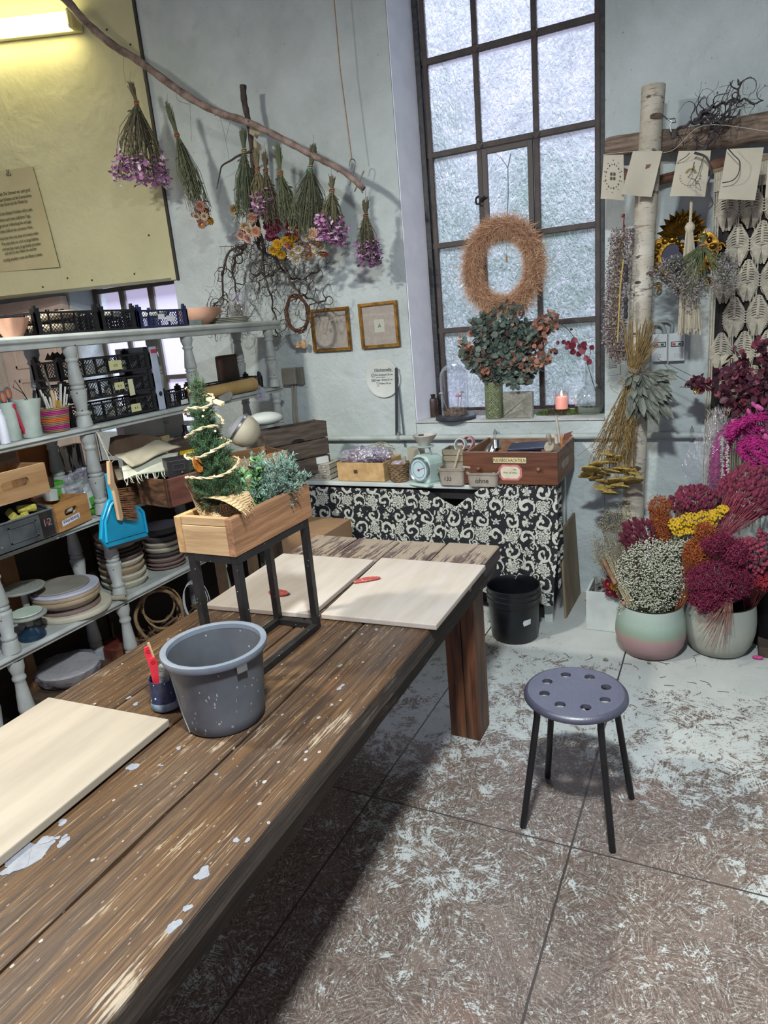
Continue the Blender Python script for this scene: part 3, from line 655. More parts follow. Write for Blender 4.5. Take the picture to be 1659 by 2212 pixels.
# paint-splattered cup with red scrapers
cc = at(347, 1536, z=ZT); cc = V((cc.x, cc.y+.025, ZT))
cu2 = T('tool_cup', 'dark blue paint-splattered beaker beside the grey bucket', 'cup', cc)
b = B(); b.lathe([(0, .001), (.034, .001), (.037, .006), (.0365, .03), (.0335, .076), (.0345, .082), (.0325, .082), (.030, .076), (.031, .012), (0, .012)], cc, 32)
b.out('beaker', P('1a2340', '3a4460', sc=18, r=.3, spot='c3cbd2', spotsc=60, spotth=.16, bump=.2), cu2, smooth=True)
b = B(); b.lathe([(.0372, .004), (.0385, .010), (.0378, .022), (.037, .024)], cc, 32, wob=lambda a, z: 1+.015*sin(6*a+z*300)); b.out('dried_glaze', P('4a5a6a', '8a98a5', sc=30, r=.5), cu2, smooth=True)
RDT = P('b5202f', 'c93340', sc=10, r=.35)
def scraper(label, off, px, py, py2):
    a = cc+V(off); e = at(px, py, y=a.y); b = B(); d = (e-a).normalized(); m = frame(d) @ MX.Rotation(R(60), 3, 'Z')
    L = (e-a).length; prof = [(-.006, 0), (-.009, L*.4), (-.010, L*.75), (-.0095, L*.92), (-.005, L), (.005, L), (.0095, L*.92), (.010, L*.75), (.009, L*.4), (.006, 0)]
    zc = V((0, 0, HC))-a; zc = (zc-d*zc.dot(d)).normalized(); M4 = MX((d.cross(zc), d, zc)).transposed().to_4x4(); M4.translation = a
    o = T('hand_tool', label, 'tool', a, group='red tools in the splattered beaker')
    b.prism(prof, -.003, .003, M4); b.out('handle', RDT, o, bev=.002)
    b = B(); c = M4 @ V((0, L*.9, 0)); b.lathe([(.0028, -.0034), (.0046, -.0034), (.0046, .0034), (.0028, .0034)], c, 12, (M4.to_3x3())); b.out('hanging_hole', P('6d1119', r=.4), o)
scraper('red plastic scraper leaning left in the blue splattered beaker', (-.012, .006, .014), 316, 1396, 0)
scraper('red plastic scraper upright at the front of the blue splattered beaker', (-.004, -.018, .014), 329, 1420, 0)
b = B(); b.bar(cc+V((-.008, .01, .014)), at(320, 1388, y=cc.y+.01), .004, .006); b.out('wooden_stick', P('b59a72', r=.7), label='thin wooden stick behind the red scrapers in the beaker', cat='stick')
b = B(); b.bar(cc+V((.012, .016, .014)), at(364, 1380, y=cc.y+.03), .006); b.out('paint_brush_handle', P('6f7478', r=.4), label='grey metal rod standing at the back of the splattered beaker', cat='stick')
b = B(); b.box(cc+V((.014, -.002, .092)), (.028, .016, .05), (0, R(6), R(25))); b.out('sponge_block', P('5e605a', '7d7f78', sc=70, r=.95, bump=.8), label='grey green sponge block stuck in the splattered beaker', cat='sponge', bev=.002)
# ================================================================ stool
STL = P('0f0f12', '17171a', sc=30, r=.35); SEAT = P('3a3a49', '454556', sc=200, r=.4, bump=.12, Specular__IOR__Level=1.0)  # black seat lifted to violet, window reflection put into its base colour
sc_ = V((-.372, 1.93, 0)); sr = .158
so = T('stool', 'round black stool with eight holes in its seat, on the worn floor', 'stool', sc_)
b = B(); n = 64; zt = .45
# seat plate with eight holes: rings built in polar cells
holes = [(cos(R(22.5+45*k+6))*.098, sin(R(22.5+45*k+6))*.098) for k in range(8)]
bm = bmesh.new()
def loop(pts): return [bm.verts.new((x, y, 0)) for x, y in pts]
ed = []
for pts in [circ(sr-.012, 64)]+[circ(.0165, 20, h) for h in holes]:
    L = loop(pts); ed += [bm.edges.new((L[i], L[(i+1) % len(L)])) for i in range(len(L))]
bmesh.ops.triangle_fill(bm, use_beauty=True, edges=ed, use_dissolve=False)
bm.verts.index_update(); vs = [sc_+V((v.co.x, v.co.y, zt)) for v in bm.verts]; fs = [tuple(v.index for v in f.verts) for f in bm.faces]
fs = [f if (vs[f[1]]-vs[f[0]]).cross(vs[f[2]]-vs[f[0]]).z > 0 else f[::-1] for f in fs]; bm.free()
b.add(vs, fs); b.add([v-V((0, 0, .014)) for v in vs], [f[::-1] for f in fs])
b.lathe([(sr-.012, zt), (sr-.005, zt-.0025), (sr, zt-.009), (sr+.001, zt-.018), (sr-.002, zt-.022), (sr-.008, zt-.018), (sr-.012, zt-.014)], sc_, 64)
for h in holes: b.lathe([(.0165, zt), (.0165, zt-.014)], sc_+V((h[0], h[1], 0)), 20)
b.out('seat', SEAT, so, smooth=True, ang=50)
for px, py in ((1130, 1787), (1183, 1680), (1323, 1840), (1364, 1725)):
    f = at(px, py, z=0); d = V((f.x-sc_.x, f.y-sc_.y, 0)); dn = d.normalized(); f.z = .004
    k1 = sc_+dn*.02+V((0, 0, .428)); k2 = sc_+dn*(.108)+V((0, 0, .427)); k3 = sc_+dn*(.135)+V((0, 0, .392)); 
    pts = [k1]+curve([k2, lerp(k2, k3, .55)+dn*.010+V((0, 0, .012)), k3], 6)+[lerp(k3, f, .5), f]
    b = B(); b.tube(pts, .0105, 12); b.out('leg', STL, so, smooth=True)
b = B(); b.cyl(sc_+V((0, 0, .42)), .03, .014, 16); b.out('hub', STL, so)
# ================================================================ baluster shelf along the left and everything on it
SHP = P('8f938f', 'aeb3af', sc=7, r=.5, spot='2e2c29', spotsc=16, spotth=.055, bump=.08)
XF, XB_ = -2.40, -2.72
Z1, Z2, Z3, Z4 = 1.677, 1.292, .905, .503    # tops of the four shelves
sh = T('baluster_shelf', 'grey painted four-tier shelf on turned balusters along the left wall', 'shelf', (-2.56, 2.3, 0))
def shelfboard(z, th, y0, y1, xf, round_end=False):
    b = B(); pts = [(XB_, z), (xf-.012, z), (xf, z-.01), (xf, z-th*.45), (xf-.012, z-th*.62), (xf-.012, z-th), (XB_, z-th)]
    m = MX(((1, 0, 0, 0), (0, 0, 1, 0), (0, 1, 0, 0), (0, 0, 0, 1)))
    b.prism(pts, y0, y1, m)
    if round_end: b.box(((XB_+xf)/2+.01, y1-.004, z-.008), (xf-XB_-.03, .03, .016))
    return b.out('shelf_board', SHP, sh, bev=.003)
shelfboard(Z1, .052, .9, 3.56, XF); shelfboard(Z2, .03, .9, 2.085, XF+.005, True); shelfboard(Z2-.004, .034, 2.087, 3.55, XF-.03)
shelfboard(Z3, .03, .9, 1.985, XF+.005, True); shelfboard(Z3-.003, .032, 1.99, 3.55, XF-.03); shelfboard(Z4, .035, .9, 3.55, XF)
BP = [(1, .030), (.93, .030), (.885, .024), (.86, .0215), (.845, .0265), (.825, .0265), (.81, .021), (.79, .0205), (.56, .031), (.535, .031), (.52, .025), (.505, .0295), (.485, .0295), (.47, .024), (.455, .0335), (.43, .0335), (.2, .0225), (.185, .0295), (.155, .0295), (.14, .0245), (.125, .028), (.11, .0285), (.09, .031), (.05, .033), (0, .034)]
bal = {}
for y in (1.49, 2.04, 2.75, 3.46):
    for x in (XF-.035, XB_+.05):
        for zb, zt in ((Z4, Z3-.032), (0, Z4-.035)) if (y < 1.6 and x > -2.5) else ((Z2, Z1-.052), (Z3, Z2-.034), (Z4, Z3-.032), (0, Z4-.035)):
            h = round(zt-zb, 3)
            if h not in bal:
                b = B(local=True); b.lathe([(r, t*h) for t, r in BP[::-1]], n=20); b.cyl((0, 0, 0), .034, .002, 20); o = b.out('baluster', SHP, sh, smooth=True, ang=60); bal[h] = o
            else: o = bal[h].copy(); COL.objects.link(o)
            o.parent = sh; o.location = V((x, y, zb))-sh.location
b = B(); b.bb((-3.4, .9, 0), (-2.80, 3.55, .86)); lc_ = b.out('low_backdrop', P('1c120d', '2c1d15', sc=4, r=.7, st=(1, 1, 5)), label='dark brown low cabinet added for shade behind the baluster shelf', cat='backdrop', bev=.004)  # added dark block, deepens the shade behind the lower shelves
for k in range(4): b = B(); y = .93+k*.655; b.bb((-2.80, y, .05), (-2.788, y+.62, .82)); b.out('door', P('20150f', '33221a', sc=4, r=.7, st=(1, 1, 5)), lc_, bev=.003)  # panel relief on the added dark block, not real doors
# ---------- crates
PLB = P('0c0c0e', '19191c', sc=20, r=.4); PLN = P('141d3c', '202c58', sc=20, r=.4)
def crate(label, c, w, d, h, mat, rz=0, group='black lattice crates', st=.016):
    """open plastic crate, c = centre of its base, w along local x, d along y"""
    o = T('plastic_crate', label, 'crate', c, rz, group)
    b = B(local=True); t = .006
    b.box((0, 0, t/2), (w, d, t))
    b.out('crate_floor', mat, o)
    for ax, L, off in ((0, w, d/2), (0, w, -d/2), (1, d, w/2), (1, d, -w/2)):
        def pt(u, z): return V((u, off, z)) if ax == 0 else V((off, u, z))
        b = B(local=True)
        for z in (t, h-t*.5): b.bar(pt(-L/2, z), pt(L/2, z), t*1.3)
        k = max(2, round(L/.065))
        for i in range(k+1): b.bar(pt(-L/2+L*i/k, 0), pt(-L/2+L*i/k, h), t)
        n = int((L+h)/st)
        for i in range(-int(h/st), int(L/st)+1):
            for s in (1, -1):
                u0 = i*st; pts = []
                for z in (t, h-t):
                    u = u0+(z if s > 0 else h-z); pts.append((u, z))
                (ua, za), (ub, zb_) = pts
                if ua > ub: ua, za, ub, zb_ = ub, zb_, ua, za
                if ub <= 0 or ua >= L: continue
                if ua < 0: za += (zb_-za)*(-ua)/(ub-ua); ua = 0
                if ub > L: zb_ = za+(zb_-za)*(L-ua)/(ub-ua); ub = L
                a, e = pt(ua-L/2, za), pt(ub-L/2, zb_); dd = (e-a).normalized(); wv = dd.cross(V((0, 1, 0)) if ax == 0 else V((1, 0, 0)))*.0013
                b.quad(a-wv, a+wv, e+wv, e-wv)
        b.out('lattice_side', mat, o)
    for sx in (-1, 1):
        for sy in (-1, 1):
            b = B(local=True); b.box((sx*(w/2-.012), sy*(d/2-.004), h/2+.008), (.026, .009, h+.016)); b.box((sx*(w/2-.004), sy*(d/2-.012), h/2+.008), (.009, .026, h+.016)); b.box((sx*(w/2-.01), sy*(d/2-.01), h+.02), (.012, .012, .012))
            b.out('corner_post', mat, o, bev=.001)
    return o
def note(parent, y0, y1, z0, z1, x, s=None, col='c9c48a', size=.016, nm='paper_label'):
    b = B(); b.quad((x, y0, z0), (x, y1, z0+.001), (x, y1-.002, z1), (x, y0+.001, z1)); b.out(nm, P(col, r=.8), parent)
    if s: text(s, (x+.0012, (y0+y1)/2, (z0+z1)/2-size*.35), size, INK, parent, (pi/2, 0, pi/2), 'CENTER', ext=.0001)
def yz(px, py, x): a = at(px, py, x=x); return a.y, a.z
x = -2.445
c1 = crate('black lattice crate with cream plaster slabs at the left of the top shelf', (x-.125, 2.075, Z1+.001), .25, .315, .088, PLB)
c2 = crate('black lattice crate in the middle of the top shelf, between black and blue crates', (x-.125, 2.345, Z1+.001), .25, .205, .088, PLB)
c3 = crate('dark blue lattice crate with two white stickers on the top shelf', (x-.125, 2.63, Z1+.001), .25, .33, .082, PLN)
for px0, px1, py0, py1 in ((342, 355, 678, 690), (361, 377, 681, 694)):
    y0, z0 = yz(px0, py1, x+.006); y1, z1 = yz(px1, py0, x+.006); note(c3, y0, y1, z0, z1, x+.006, None, 'd6d6d6')
CRM = P('b8a58c', 'cbbaa3', sc=9, r=.8, bump=.15); WPL = P('c3c3bd', 'd5d5cf', sc=12, r=.7, bump=.1)
def mould(label, c, r, h, mat, sx=1, sy=1, rot=None, group=None, n=28, name='plaster_mould', cat='plaster mould', wob=None):
    b = B(); b.lathe([(0, 0), (r*.96, 0), (r, h*.2), (r, h*.8), (r*.96, h), (0, h)], c, n, rot, sx, sy, wob=wob); return b.out(name, mat, label=label, cat=cat, group=group, smooth=True)
mould('cream plaster slab lying in the left black crate on the top shelf', (x-.12, 2.075, Z1+.055), .11, .03, CRM, .9, 1.2, Euler((R(4), R(-6), 0)).to_matrix())
mould('second cream plaster slab lying deeper in the left black top-shelf crate', (x-.12, 2.06, Z1+.012), .11, .03, CRM, .9, 1.1)
mould('white plaster slab lying in the middle black crate of the top shelf', (x-.12, 2.35, Z1+.062), .088, .026, WPL, 1.1, 1, Euler((R(-5), 0, 0)).to_matrix())
mould('white plaster blank lying in the blue crate on the top shelf', (x-.12, 2.65, Z1+.055), .1, .02, WPL)
TER = P('a97b64', 'c39a83', sc=7, r=.85, bump=.15)
b = B(); c = at(28, 720, x=-2.5); c.z = Z1+.001
def sc_w(a, z): return 1+(.07*sin(9*a) if z > .04 else 0)
b.lathe([(0, 0), (.036, 0), (.038, .006), (.052, .03), (.066, .07), (.061, .07), (.048, .032), (.034, .01), (0, .009)], c, 54, None, wob=sc_w); b.out('scalloped_bowl', TER, label='pinkish terracotta bowl with scalloped rim at the left end of the top shelf', cat='bowl', smooth=True)
sb = T('spouted_bowl', 'terracotta bowl with a long pouring lip right of the blue crate', 'bowl', (x-.08, 3.0, Z1+.001))
c = V((x-.09, 2.98, Z1+.001)); b = B()
def lip(a, z): return 1+(.42*max(0, cos(a-R(75)))**6 if z > .045 else .1*max(0, cos(a-R(75)))**4)
b.lathe([(0, 0), (.05, 0), (.085, .03), (.105, .062), (.10, .088), (.094, .088), (.097, .062), (.078, .033), (.045, .008), (0, .008)], c, 48, None, wob=lip); b.out('body', TER, sb, smooth=True, ang=70)
b = B(); y0, z0 = yz(408, 704, x); y1, z1 = yz(437, 690, x); b.ringprism(rrect(.05, y1-y0, .006, 3, (x-.03, (y0+y1)/2)), rrect(.044, y1-y0-.006, .004, 3, (x-.03, (y0+y1)/2)), Z1+.001, Z1+.026); b.bb((x-.05, y0+.005, Z1+.002), (x-.01, y1-.005, Z1+.006)); b.out('soap_dish', P('7d8c84', '93a098', sc=12, r=.6), label='small sage rectangular dish in front of the spouted terracotta bowl', cat='dish')
for k in range(4):
    y0, _ = yz(480+k, 700, x+.0); y1, _ = yz(560+[4, 2, 6, 0][k], 700, x)
    b = B(); cy_ = (y0+y1)/2; n = 30; w = (y1-y0)/2
    out = [(x-.11+cos(2*pi*i/n)*.1, cy_+sin(2*pi*i/n)*w) for i in range(n)]
    zz = Z1+.001+k*.0085; b.lathe([(0, 0), (.9, 0), (.99, .003), (1, .0075), (.96, .008), (.9, .004), (0, .0035)], (x-.11, cy_, zz), 30, sx=.095, sy=w)
    b.out('plaster_plate', P('a8a592', 'bcb9a6', sc=15, r=.8), label=['lowest', 'second lowest', 'second from top', 'topmost'][k]+' of four pale plates stacked at the end of the top shelf', cat='plate', group='pale plates stacked on the top shelf', smooth=True)
# ---------- second shelf
SAG = P('8fa096', 'b3bdb4', sc=9, r=.7, bump=.25, lo=.3, hi=.6); x = -2.445
def cupat(px, base=Z2, xx=-2.45): c = at(px, 900, x=xx); return V((xx, c.y, base+.001))
c = cupat(19); b = B(); k = .0285
b.lathe([(0, 0), (k*.92, 0), (k, .004), (k*1.02, .07), (k*1.04, .147), (k*.93, .147), (k*.9, .02), (0, .015)], c, 24, wob=lambda a, z: 1+.03*sin(2*a+z*60)); b.out('clay_beaker', SAG, label='narrow sage clay beaker holding grey and orange scissors', cat='beaker', smooth=True)
g1 = c
c = cupat(62, xx=-2.44); b = B()
b.lathe([(0, 0), (.034, 0), (.037, .004), (.036, .04), (.043, .09), (.056, .147), (.051, .147), (.04, .09), (.032, .02), (0, .015)], c, 28, wob=lambda a, z: 1+.025*sin(3*a+z*40)); b.out('clay_beaker', SAG, label='flared sage clay beaker holding red handled tools', cat='beaker', smooth=True)
g2 = c
b = B(); c = cupat(-1, xx=-2.42); b.lathe([(0, 0), (.018, 0), (.018, .1), (.012, .115), (.012, .13), (0, .13)], c, 18); b.out('white_bottle', P('c9cbd6', 'dcdde6', sc=8, r=.5), label='white bottle cut off by the left edge of the photo on the second shelf', cat='bottle', smooth=True)
# striped basket
def basket_mat():
    N = NT('striped_sisal'); c = N.co(); z = N.n('SeparateXYZ', c).outputs[2]
    nz = N.noise(N.n('Mapping', c, Scale=(60, 60, 240)), 1, 3); zz = N.ma('MULTIPLY_ADD', nz, .004, z)
    jute, pink, org = '8f7a58', 'b02a78', 'd9622a'
    cr = N.ramp(N.ma('DIVIDE', zz, .1), [(0, jute), (.14, pink), (.3, jute), (.46, org), (.6, jute), (.74, pink), (.9, jute)], 'CONSTANT')
    v = N.n('HueSaturation', Color=cr, Value=N.ma('MULTIPLY_ADD', nz, 1.2, .45)); w = N.n('TexWave', Vector=c, Scale=45, _bands_direction='Z', Distortion=3)
    N.bsdf(v, .85, N.bump(N.ma('ADD', w, nz), .7, .004)); return N.m
c = cupat(117, xx=-2.455); c.z += 0
b = B(local=True); b.lathe([(0, 0), (.045, 0), (.05, .006), (.062, .09), (.066, .1), (.06, .1), (.046, .012), (0, .01)], (0, 0, 0), 32, wob=lambda a, z: 1+.04*cos(2*a))
o = b.out('striped_basket', basket_mat(), smooth=True, label='jute basket with pink and orange stripes full of tools', cat='basket'); o.location = c; g3 = c
def stick(name, label, a, e, w, h, mat, cat='tool', group=None, rnd_=False, tip=None):
    a, e = V(a), V(e); b = B(local=False)
    if rnd_: b.tube([a, lerp(a, e, .5), e], [w, w*1.05, w*.8], 10)
    else: b.bar(a, e, w, h)
    return b.out(name, mat, label=label, cat=cat, group=group, bev=0 if rnd_ else min(w, h)*.3, smooth=rnd_)
WHT = P('c6c4bc', 'd8d6cf', sc=30, r=.6); GR = 'white modelling tools in the striped basket'
random.seed(21)
for i, (px, py, w) in enumerate(((86, 842, .007), (92, 850, .006), (97, 856, .007), (107, 858, .008), (112, 860, .009), (119, 845, .006), (131, 829, .011), (141, 835, .008), (145, 851, .008), (149, 871, .006))):
    e = at(px, py, x=-2.455+rnd(-.03, .02)); a = g3+V((rnd(-.015, .015), (e.y-g3.y)*.45, .014))
    stick('modelling_knife', 'white plastic modelling tool standing among others in the striped basket', a, e, .005, w, WHT, group=GR)
e = at(126, 865, x=-2.42); stick('flat_brush', 'yellow handled flat tool in the front of the striped basket', g3+V((.02, .01, .014)), e, .006, .02, P('b58d2f', 'c9a548', sc=12, r=.6))
e = at(116, 861, x=-2.44); a = g3+V((0, -.004, .014)); o = T('wooden_handled_file', 'tool with a long grey blade and pale wooden handle in the striped basket', 'tool', a)
b = B(); b.tube([a, lerp(a, e, .5), e, at(110, 843, x=-2.44)], [.006, .0075, .008, .006], 10); b.out('handle', P('b3986a', 'cbb286', sc=20, r=.5), o, smooth=True)
b = B(); b.tube([at(110, 843, x=-2.44), at(93, 795, x=-2.44)], [.0045, .003], 8); b.out('blade', P('6d6a60', r=.5, met=.4), o)
# tools in the beakers
def scissors(c, px, py, col):
    o = T('scissors', 'scissors with grey and orange loop handles in the narrow beaker', 'scissors', c+V((0, 0, .02)))
    for i, (qx, qy) in enumerate(((6, 858), (17, 850))):
        p = at(qx, qy, x=c.x+.004-.008*i); b = B(); m = frame((1, .15, .1)); el = MX.Rotation(R(70 if i == 0 else 95), 3, 'X')
        pts = [p+V((0, cos(t)*.012*(1 if i else 1), sin(t)*.021)) for t in [2*pi*k/18 for k in range(18)]]
        b.tube(pts, .0042, 8, closed=True); h = b.out('handle_loop', P('4f5458', r=.5), o, smooth=True)
        b = B(); b.tube([p+V((.0022, cos(t)*.009, sin(t)*.0175)) for t in [2*pi*k/18 for k in range(18)]], .0026, 6, closed=True); b.out('grip', P('c9552a', r=.5), h, smooth=True)
        b = B(); b.bar(p-V((0, 0, .018)), c+V((0, .004*i, .03)), .004, .011); b.out('blade', P('4b5055', r=.4), o)
scissors(g1, 17, 850, 0)
RD = P('a92a45', 'bc3a52', sc=20, r=.5)
for i, (px, py, lab) in enumerate(((27, 880, 'red handled tool leaning left in the flared beaker'), (41, 882, 'red handled cutter with a round hole in the flared beaker'), (64, 877, 'red handled tool at the right of the flared beaker'))):
    e = at(px, py-3, x=g2.x+.01); a = g2+V((0, (e.y-g2.y)*.5, .018)); o = T('loop_tool', lab, 'tool', a); b = B(); b.bar(a, e, .011, .014); b.out('handle', RD, o, bev=.003)
    b = B(); b.lathe([(.003, -.006), (.0085, -.006), (.0085, .006), (.003, .006), (.003, -.006)], e+V((.004, 0, .0)), 14, frame((1, 0, 0))); b.out('handle_eye', RD, o, smooth=True)
a, e = g2+V((-.015, .02, .02)), at(74, 843, x=g2.x-.02); stick('black_handled_knife', 'black handled knife standing in the flared beaker', a, e, .008, .012, P('141416', r=.35))
a = g2+V((-.02, .01, .02)); e = at(62, 868, x=g2.x-.02); o = T('wire_cutter_tool', 'wooden handled tool with a triangular wire loop behind the beakers', 'tool', a)
b = B(); b.tube([a, e], .006, 10); b.out('handle', P('a5815c', r=.6), o, smooth=True); b = B(); b.tube([e, at(50, 850, x=-2.46), at(28, 836, x=-2.46), at(32, 822, x=-2.46), at(42, 836, x=-2.46), at(52, 851, x=-2.46), e], .0016, 6); b.out('wire_loop', P('3b3735', r=.4, met=.8), o)
# crate stack with notes
y0 = 2.0; y1 = 2.52; xs = -2.476
st_lab = ['black crate at the bottom of the three-crate stack, note reading 9. II', 'black crate in the middle of the stack, note reading B. II', 'black crate on top of the stack on the second shelf, cut-out note']
stack = []
for k in range(3): stack.append(crate(st_lab[k], (xs-.079, (y0+y1)/2, Z2+.001+k*.099), .158, y1-y0, .078, PLB))
for k, (px0, py0, px1, py1, s) in enumerate(((285, 870, 303, 891, '9. II'), (249, 824, 267, 843, 'B. II'), (237, 777, 261, 801, '5/25'))):
    a, za = yz(px0, py1, xs+.006); e, ze = yz(px1, py0, xs+.006); note(stack[k], a, e, za, ze, xs+.007, s, 'c2bf8c', .015)
a, za = yz(281, 855, xs+.006); e, ze = yz(286, 818, xs+.006); note(stack[1], a, e, za, ze, xs+.0075, None, 'c6c4a0', nm='paper_strip')
random.seed(4)
for k in range(3):
    for j in range(4):
        c = V((xs-.085+rnd(-.03, .03), y0+.08+j*.115, Z2+.008+k*.099)); r = rnd(.03, .05)
        mould('pale plaster piece lying inside one of the stacked black crates', c, r, rnd(.025, .05), P('8f9aa0', 'b9b7a6', sc=20, r=.8), rnd(.7, 1), 1, group='plaster pieces in the stacked crates', n=14)
b = B(); p_ = [at(px, py, x=-2.5) for px, py in ((97, 778), (103, 762), (108, 770), (113, 760), (118, 764), (124, 760), (130, 766), (136, 760), (144, 768), (146, 778))]
b.add(p_, [tuple(range(len(p_)))]); b.out('paper_bag', P('33201a', '4a3026', sc=10, r=.8), sol=.002, label='dark brown zigzag-cut paper bag on top of the crate stack', cat='bag')
bd = T('ring_binder', 'grey white ring binder standing right of the black crate stack', 'binder', (-2.56, 2.535, Z2))
b = B(); bx0 = -2.70; yb0, yb1 = 2.524, 2.568; b.bb((bx0, yb0, Z2-.002), (-2.47, yb1, Z2+.302)); b.out('spine_cover', P('9ba3b4', 'aeb6c4', sc=12, r=.5), bd, bev=.003)
b = B(); a, za = yz(316, 773, -2.449); e, ze = yz(329, 764, -2.449); b.quad((-2.4693, yb0+.003, Z2+.27), (-2.4693, yb1-.003, Z2+.27), (-2.4693, yb1-.003, Z2+.288), (-2.4693, yb0+.003, Z2+.288)); b.out('spine_label', P('a8323f', r=.6), bd)
b = B(); b.lathe([(0, .0012), (.010, .001), (.012, 0)], (-2.4698, 2.546, Z2+.075), 16, frame((1, 0, 0))); b.out('finger_hole', P('15161a', r=.5), bd)
c4 = crate('low black crate with a white tag standing right of the ring binder', (-2.555, 2.71, Z2-.003), .158, .27, .074, PLB)
a, za = yz(399, 874, -2.447); e, ze = yz(413, 861, -2.447); note(c4, a, e, za, ze, -2.469, None, 'c6c6c2')
c5 = crate('black crate at the far right end of the second shelf, behind the paper roll', (-2.572, 3.17, Z2-.003), .12, .55, .074, PLB)
rl = T('kraft_paper_roll', 'roll of yellowish kraft paper lying on the front of the second shelf', 'paper roll', (-2.45, 3.05, Z2+.001))
a, e = at(414, 853, x=-2.455), at(551, 852, x=-2.455); a.z = e.z = Z2+.036; b = B(); d = e-a
b.lathe([(.018, 0), (.033, 0), (.034, d.length*.4), (.0385, d.length), (.03, d.length)], a, 24, frame(d), sx=.85); b.out('paper', P('9a7a45', 'b39560', sc=5, r=.7, bump=.1), rl, smooth=True)
def film(name, label, c, r, n=10, cat='plastic film', group=None, sx=1, sy=1, sz=1, seed=1, mat=None, j=.35):
    random.seed(seed); b = B(); b.ball(c, (r*sx, r*sy, r*sz), n*2, n, None, j); return b.out(name, mat or FOIL(), label=label, cat=cat, group=group)
film('plastic_film', 'crumpled clear film sticking out of the kraft paper roll', at(562, 850, x=-2.43), .032, 8, sz=1.25, seed=3)
b = B(); P_ = [at(px, py, x=-2.42) for px, py in ((471, 858), (497, 845), (502, 852), (497, 864), (478, 869))]; b.add(P_, [tuple(range(5))]); b.out('pottery_shard', P('8d8c88', '9f9e99', sc=14, r=.8), sol=.006, label='grey flat pottery shard in front of the kraft paper roll', cat='shard')
tb_ = T('rusty_tin', 'dark brown rusty square tin box at the back of the second shelf', 'tin', (-2.72, 3.2, Z2+.08))
a, e = at(470, 822, x=-2.70), at(512, 822, x=-2.70); b = B(); b.box((-2.685, (a.y+e.y)/2, Z2+.11), (.04, e.y-a.y, .2), top=(1, .95)); b.out('body', P('2a1b12', '4a3020', sc=8, r=.6, bump=.3), tb_, bev=.012)
b = B(); b.box((-2.664, (a.y+e.y)/2, Z2+.115), (.004, (e.y-a.y)*.72, .14)); b.out('lid_panel', P('1c120c', '33211a', sc=8, r=.6), tb_, bev=.004)
# ---------- third shelf
WD = P('9a744c', 'b8946a', sc=2.5, r=.6, bump=.1, st=(10, 1.4, 12)); WD2 = P('96683a', 'b5864f', sc=3, r=.6, bump=.15, st=(10, 1.6, 12))
def openbox(name, label, M4, w, d, h, t, mat, cat='box', slot=None, group=None, front=None, extra=None):
    """open wooden box in its own frame: x = front normal, y along front; slot = (y, z, length, height) hand hole in the front"""
    o = T(name, label, cat, M4.translation, 0, group, rot=M4.to_euler())
    b = B(local=True); b.box((-d/2, 0, t/2), (d-2*t, w-2*t, t)); b.out('bottom', mat, o)
    for s in (-1, 1): b = B(local=True); b.box((-d/2, s*(w/2-t/2), h/2), (d-2*t, t, h)); b.out('side', mat, o, bev=.0015)
    b = B(local=True); b.box((-d+t/2, 0, h/2), (t, w, h)); b.out('back', mat, o, bev=.0015)
    b = B(local=True)
    if slot:
        y, z, L, H = slot; n = 8; inner = rrect(L, H, H*.49, n, (y, z)); N_ = len(inner)
        outer = []
        for px, pz in inner: # march to the rectangle border
            k = 1e9; dx, dz = px-y, pz-z
            for lim, dd, c0 in ((w/2, dx, y), (-w/2, dx, y)):
                if abs(dd) > 1e-6 and (lim-c0)/dd > 0: k = min(k, (lim-c0)/dd)
            for lim in (0, h):
                if abs(dz) > 1e-6 and (lim-z)/dz > 0: k = min(k, (lim-z)/dz)
            outer.append((y+dx*k, z+dz*k))
        for cx_, cz_ in ((w/2, h), (-w/2, h), (-w/2, 0), (w/2, 0)): # snap nearest border point to the corner
            i = min(range(N_), key=lambda i: (outer[i][0]-cx_)**2+(outer[i][1]-cz_)**2); outer[i] = (cx_, cz_)
        m = MX(((0, 0, 1, 0), (1, 0, 0, 0), (0, 1, 0, 0), (0, 0, 0, 1))); b.ringprism(outer, inner, -t, 0, m)
    else: b.box((-t/2, 0, h/2), (t, w, h))
    f = b.out('front', front or mat, o, bev=0 if slot else .0015); return o
def face(p, q, z, w=None):
    """frame with x axis = outward normal of the front from p to q (left to right as seen), origin mid base"""
    p, q = V(p), V(q); y = (q-p); y.z = 0; y.normalize(); n = y.cross(V((0, 0, 1))); o = (p+q)/2; o.z = z
    m = MX((n, y, V((0, 0, 1)))).transposed().to_4x4(); m.translation = o; return m
ZB3 = Z3+.002
# metal bin, wooden box on top of it, box Werkzeug
STLG = P('3c4042', '5d6264', sc=9, r=.5, met=.35, bump=.2, spot='8c9190', spotsc=30, spotth=.12)
bin_ = T('metal_bin', 'dented dark grey metal bin with yellow sponges and the number 12', 'bin', (-2.4, 1.62, ZB3))
xa, xb, ya, yb, h = -2.62, -2.352, 1.47, 1.735, .165
b = B(); t = .004; b.bb((xa, ya, ZB3), (xb, yb, ZB3+t)); b.out('bottom', STLG, bin_)
for s in (0, 1):
    b = B(); y = ya if s == 0 else yb-t; b.add([(xa, y, ZB3), (xb, y, ZB3), (xb, y, ZB3+.11), (xa, y, ZB3+h), (xa, y+t, ZB3), (xb, y+t, ZB3), (xb, y+t, ZB3+.11), (xa, y+t, ZB3+h)], [(0, 1, 2, 3), (7, 6, 5, 4), (3, 2, 6, 7), (1, 5, 6, 2)])
    b.tube([(xb, y+t/2, ZB3+.11), (xa, y+t/2, ZB3+h)], .006, 8); b.out('side', STLG, bin_)
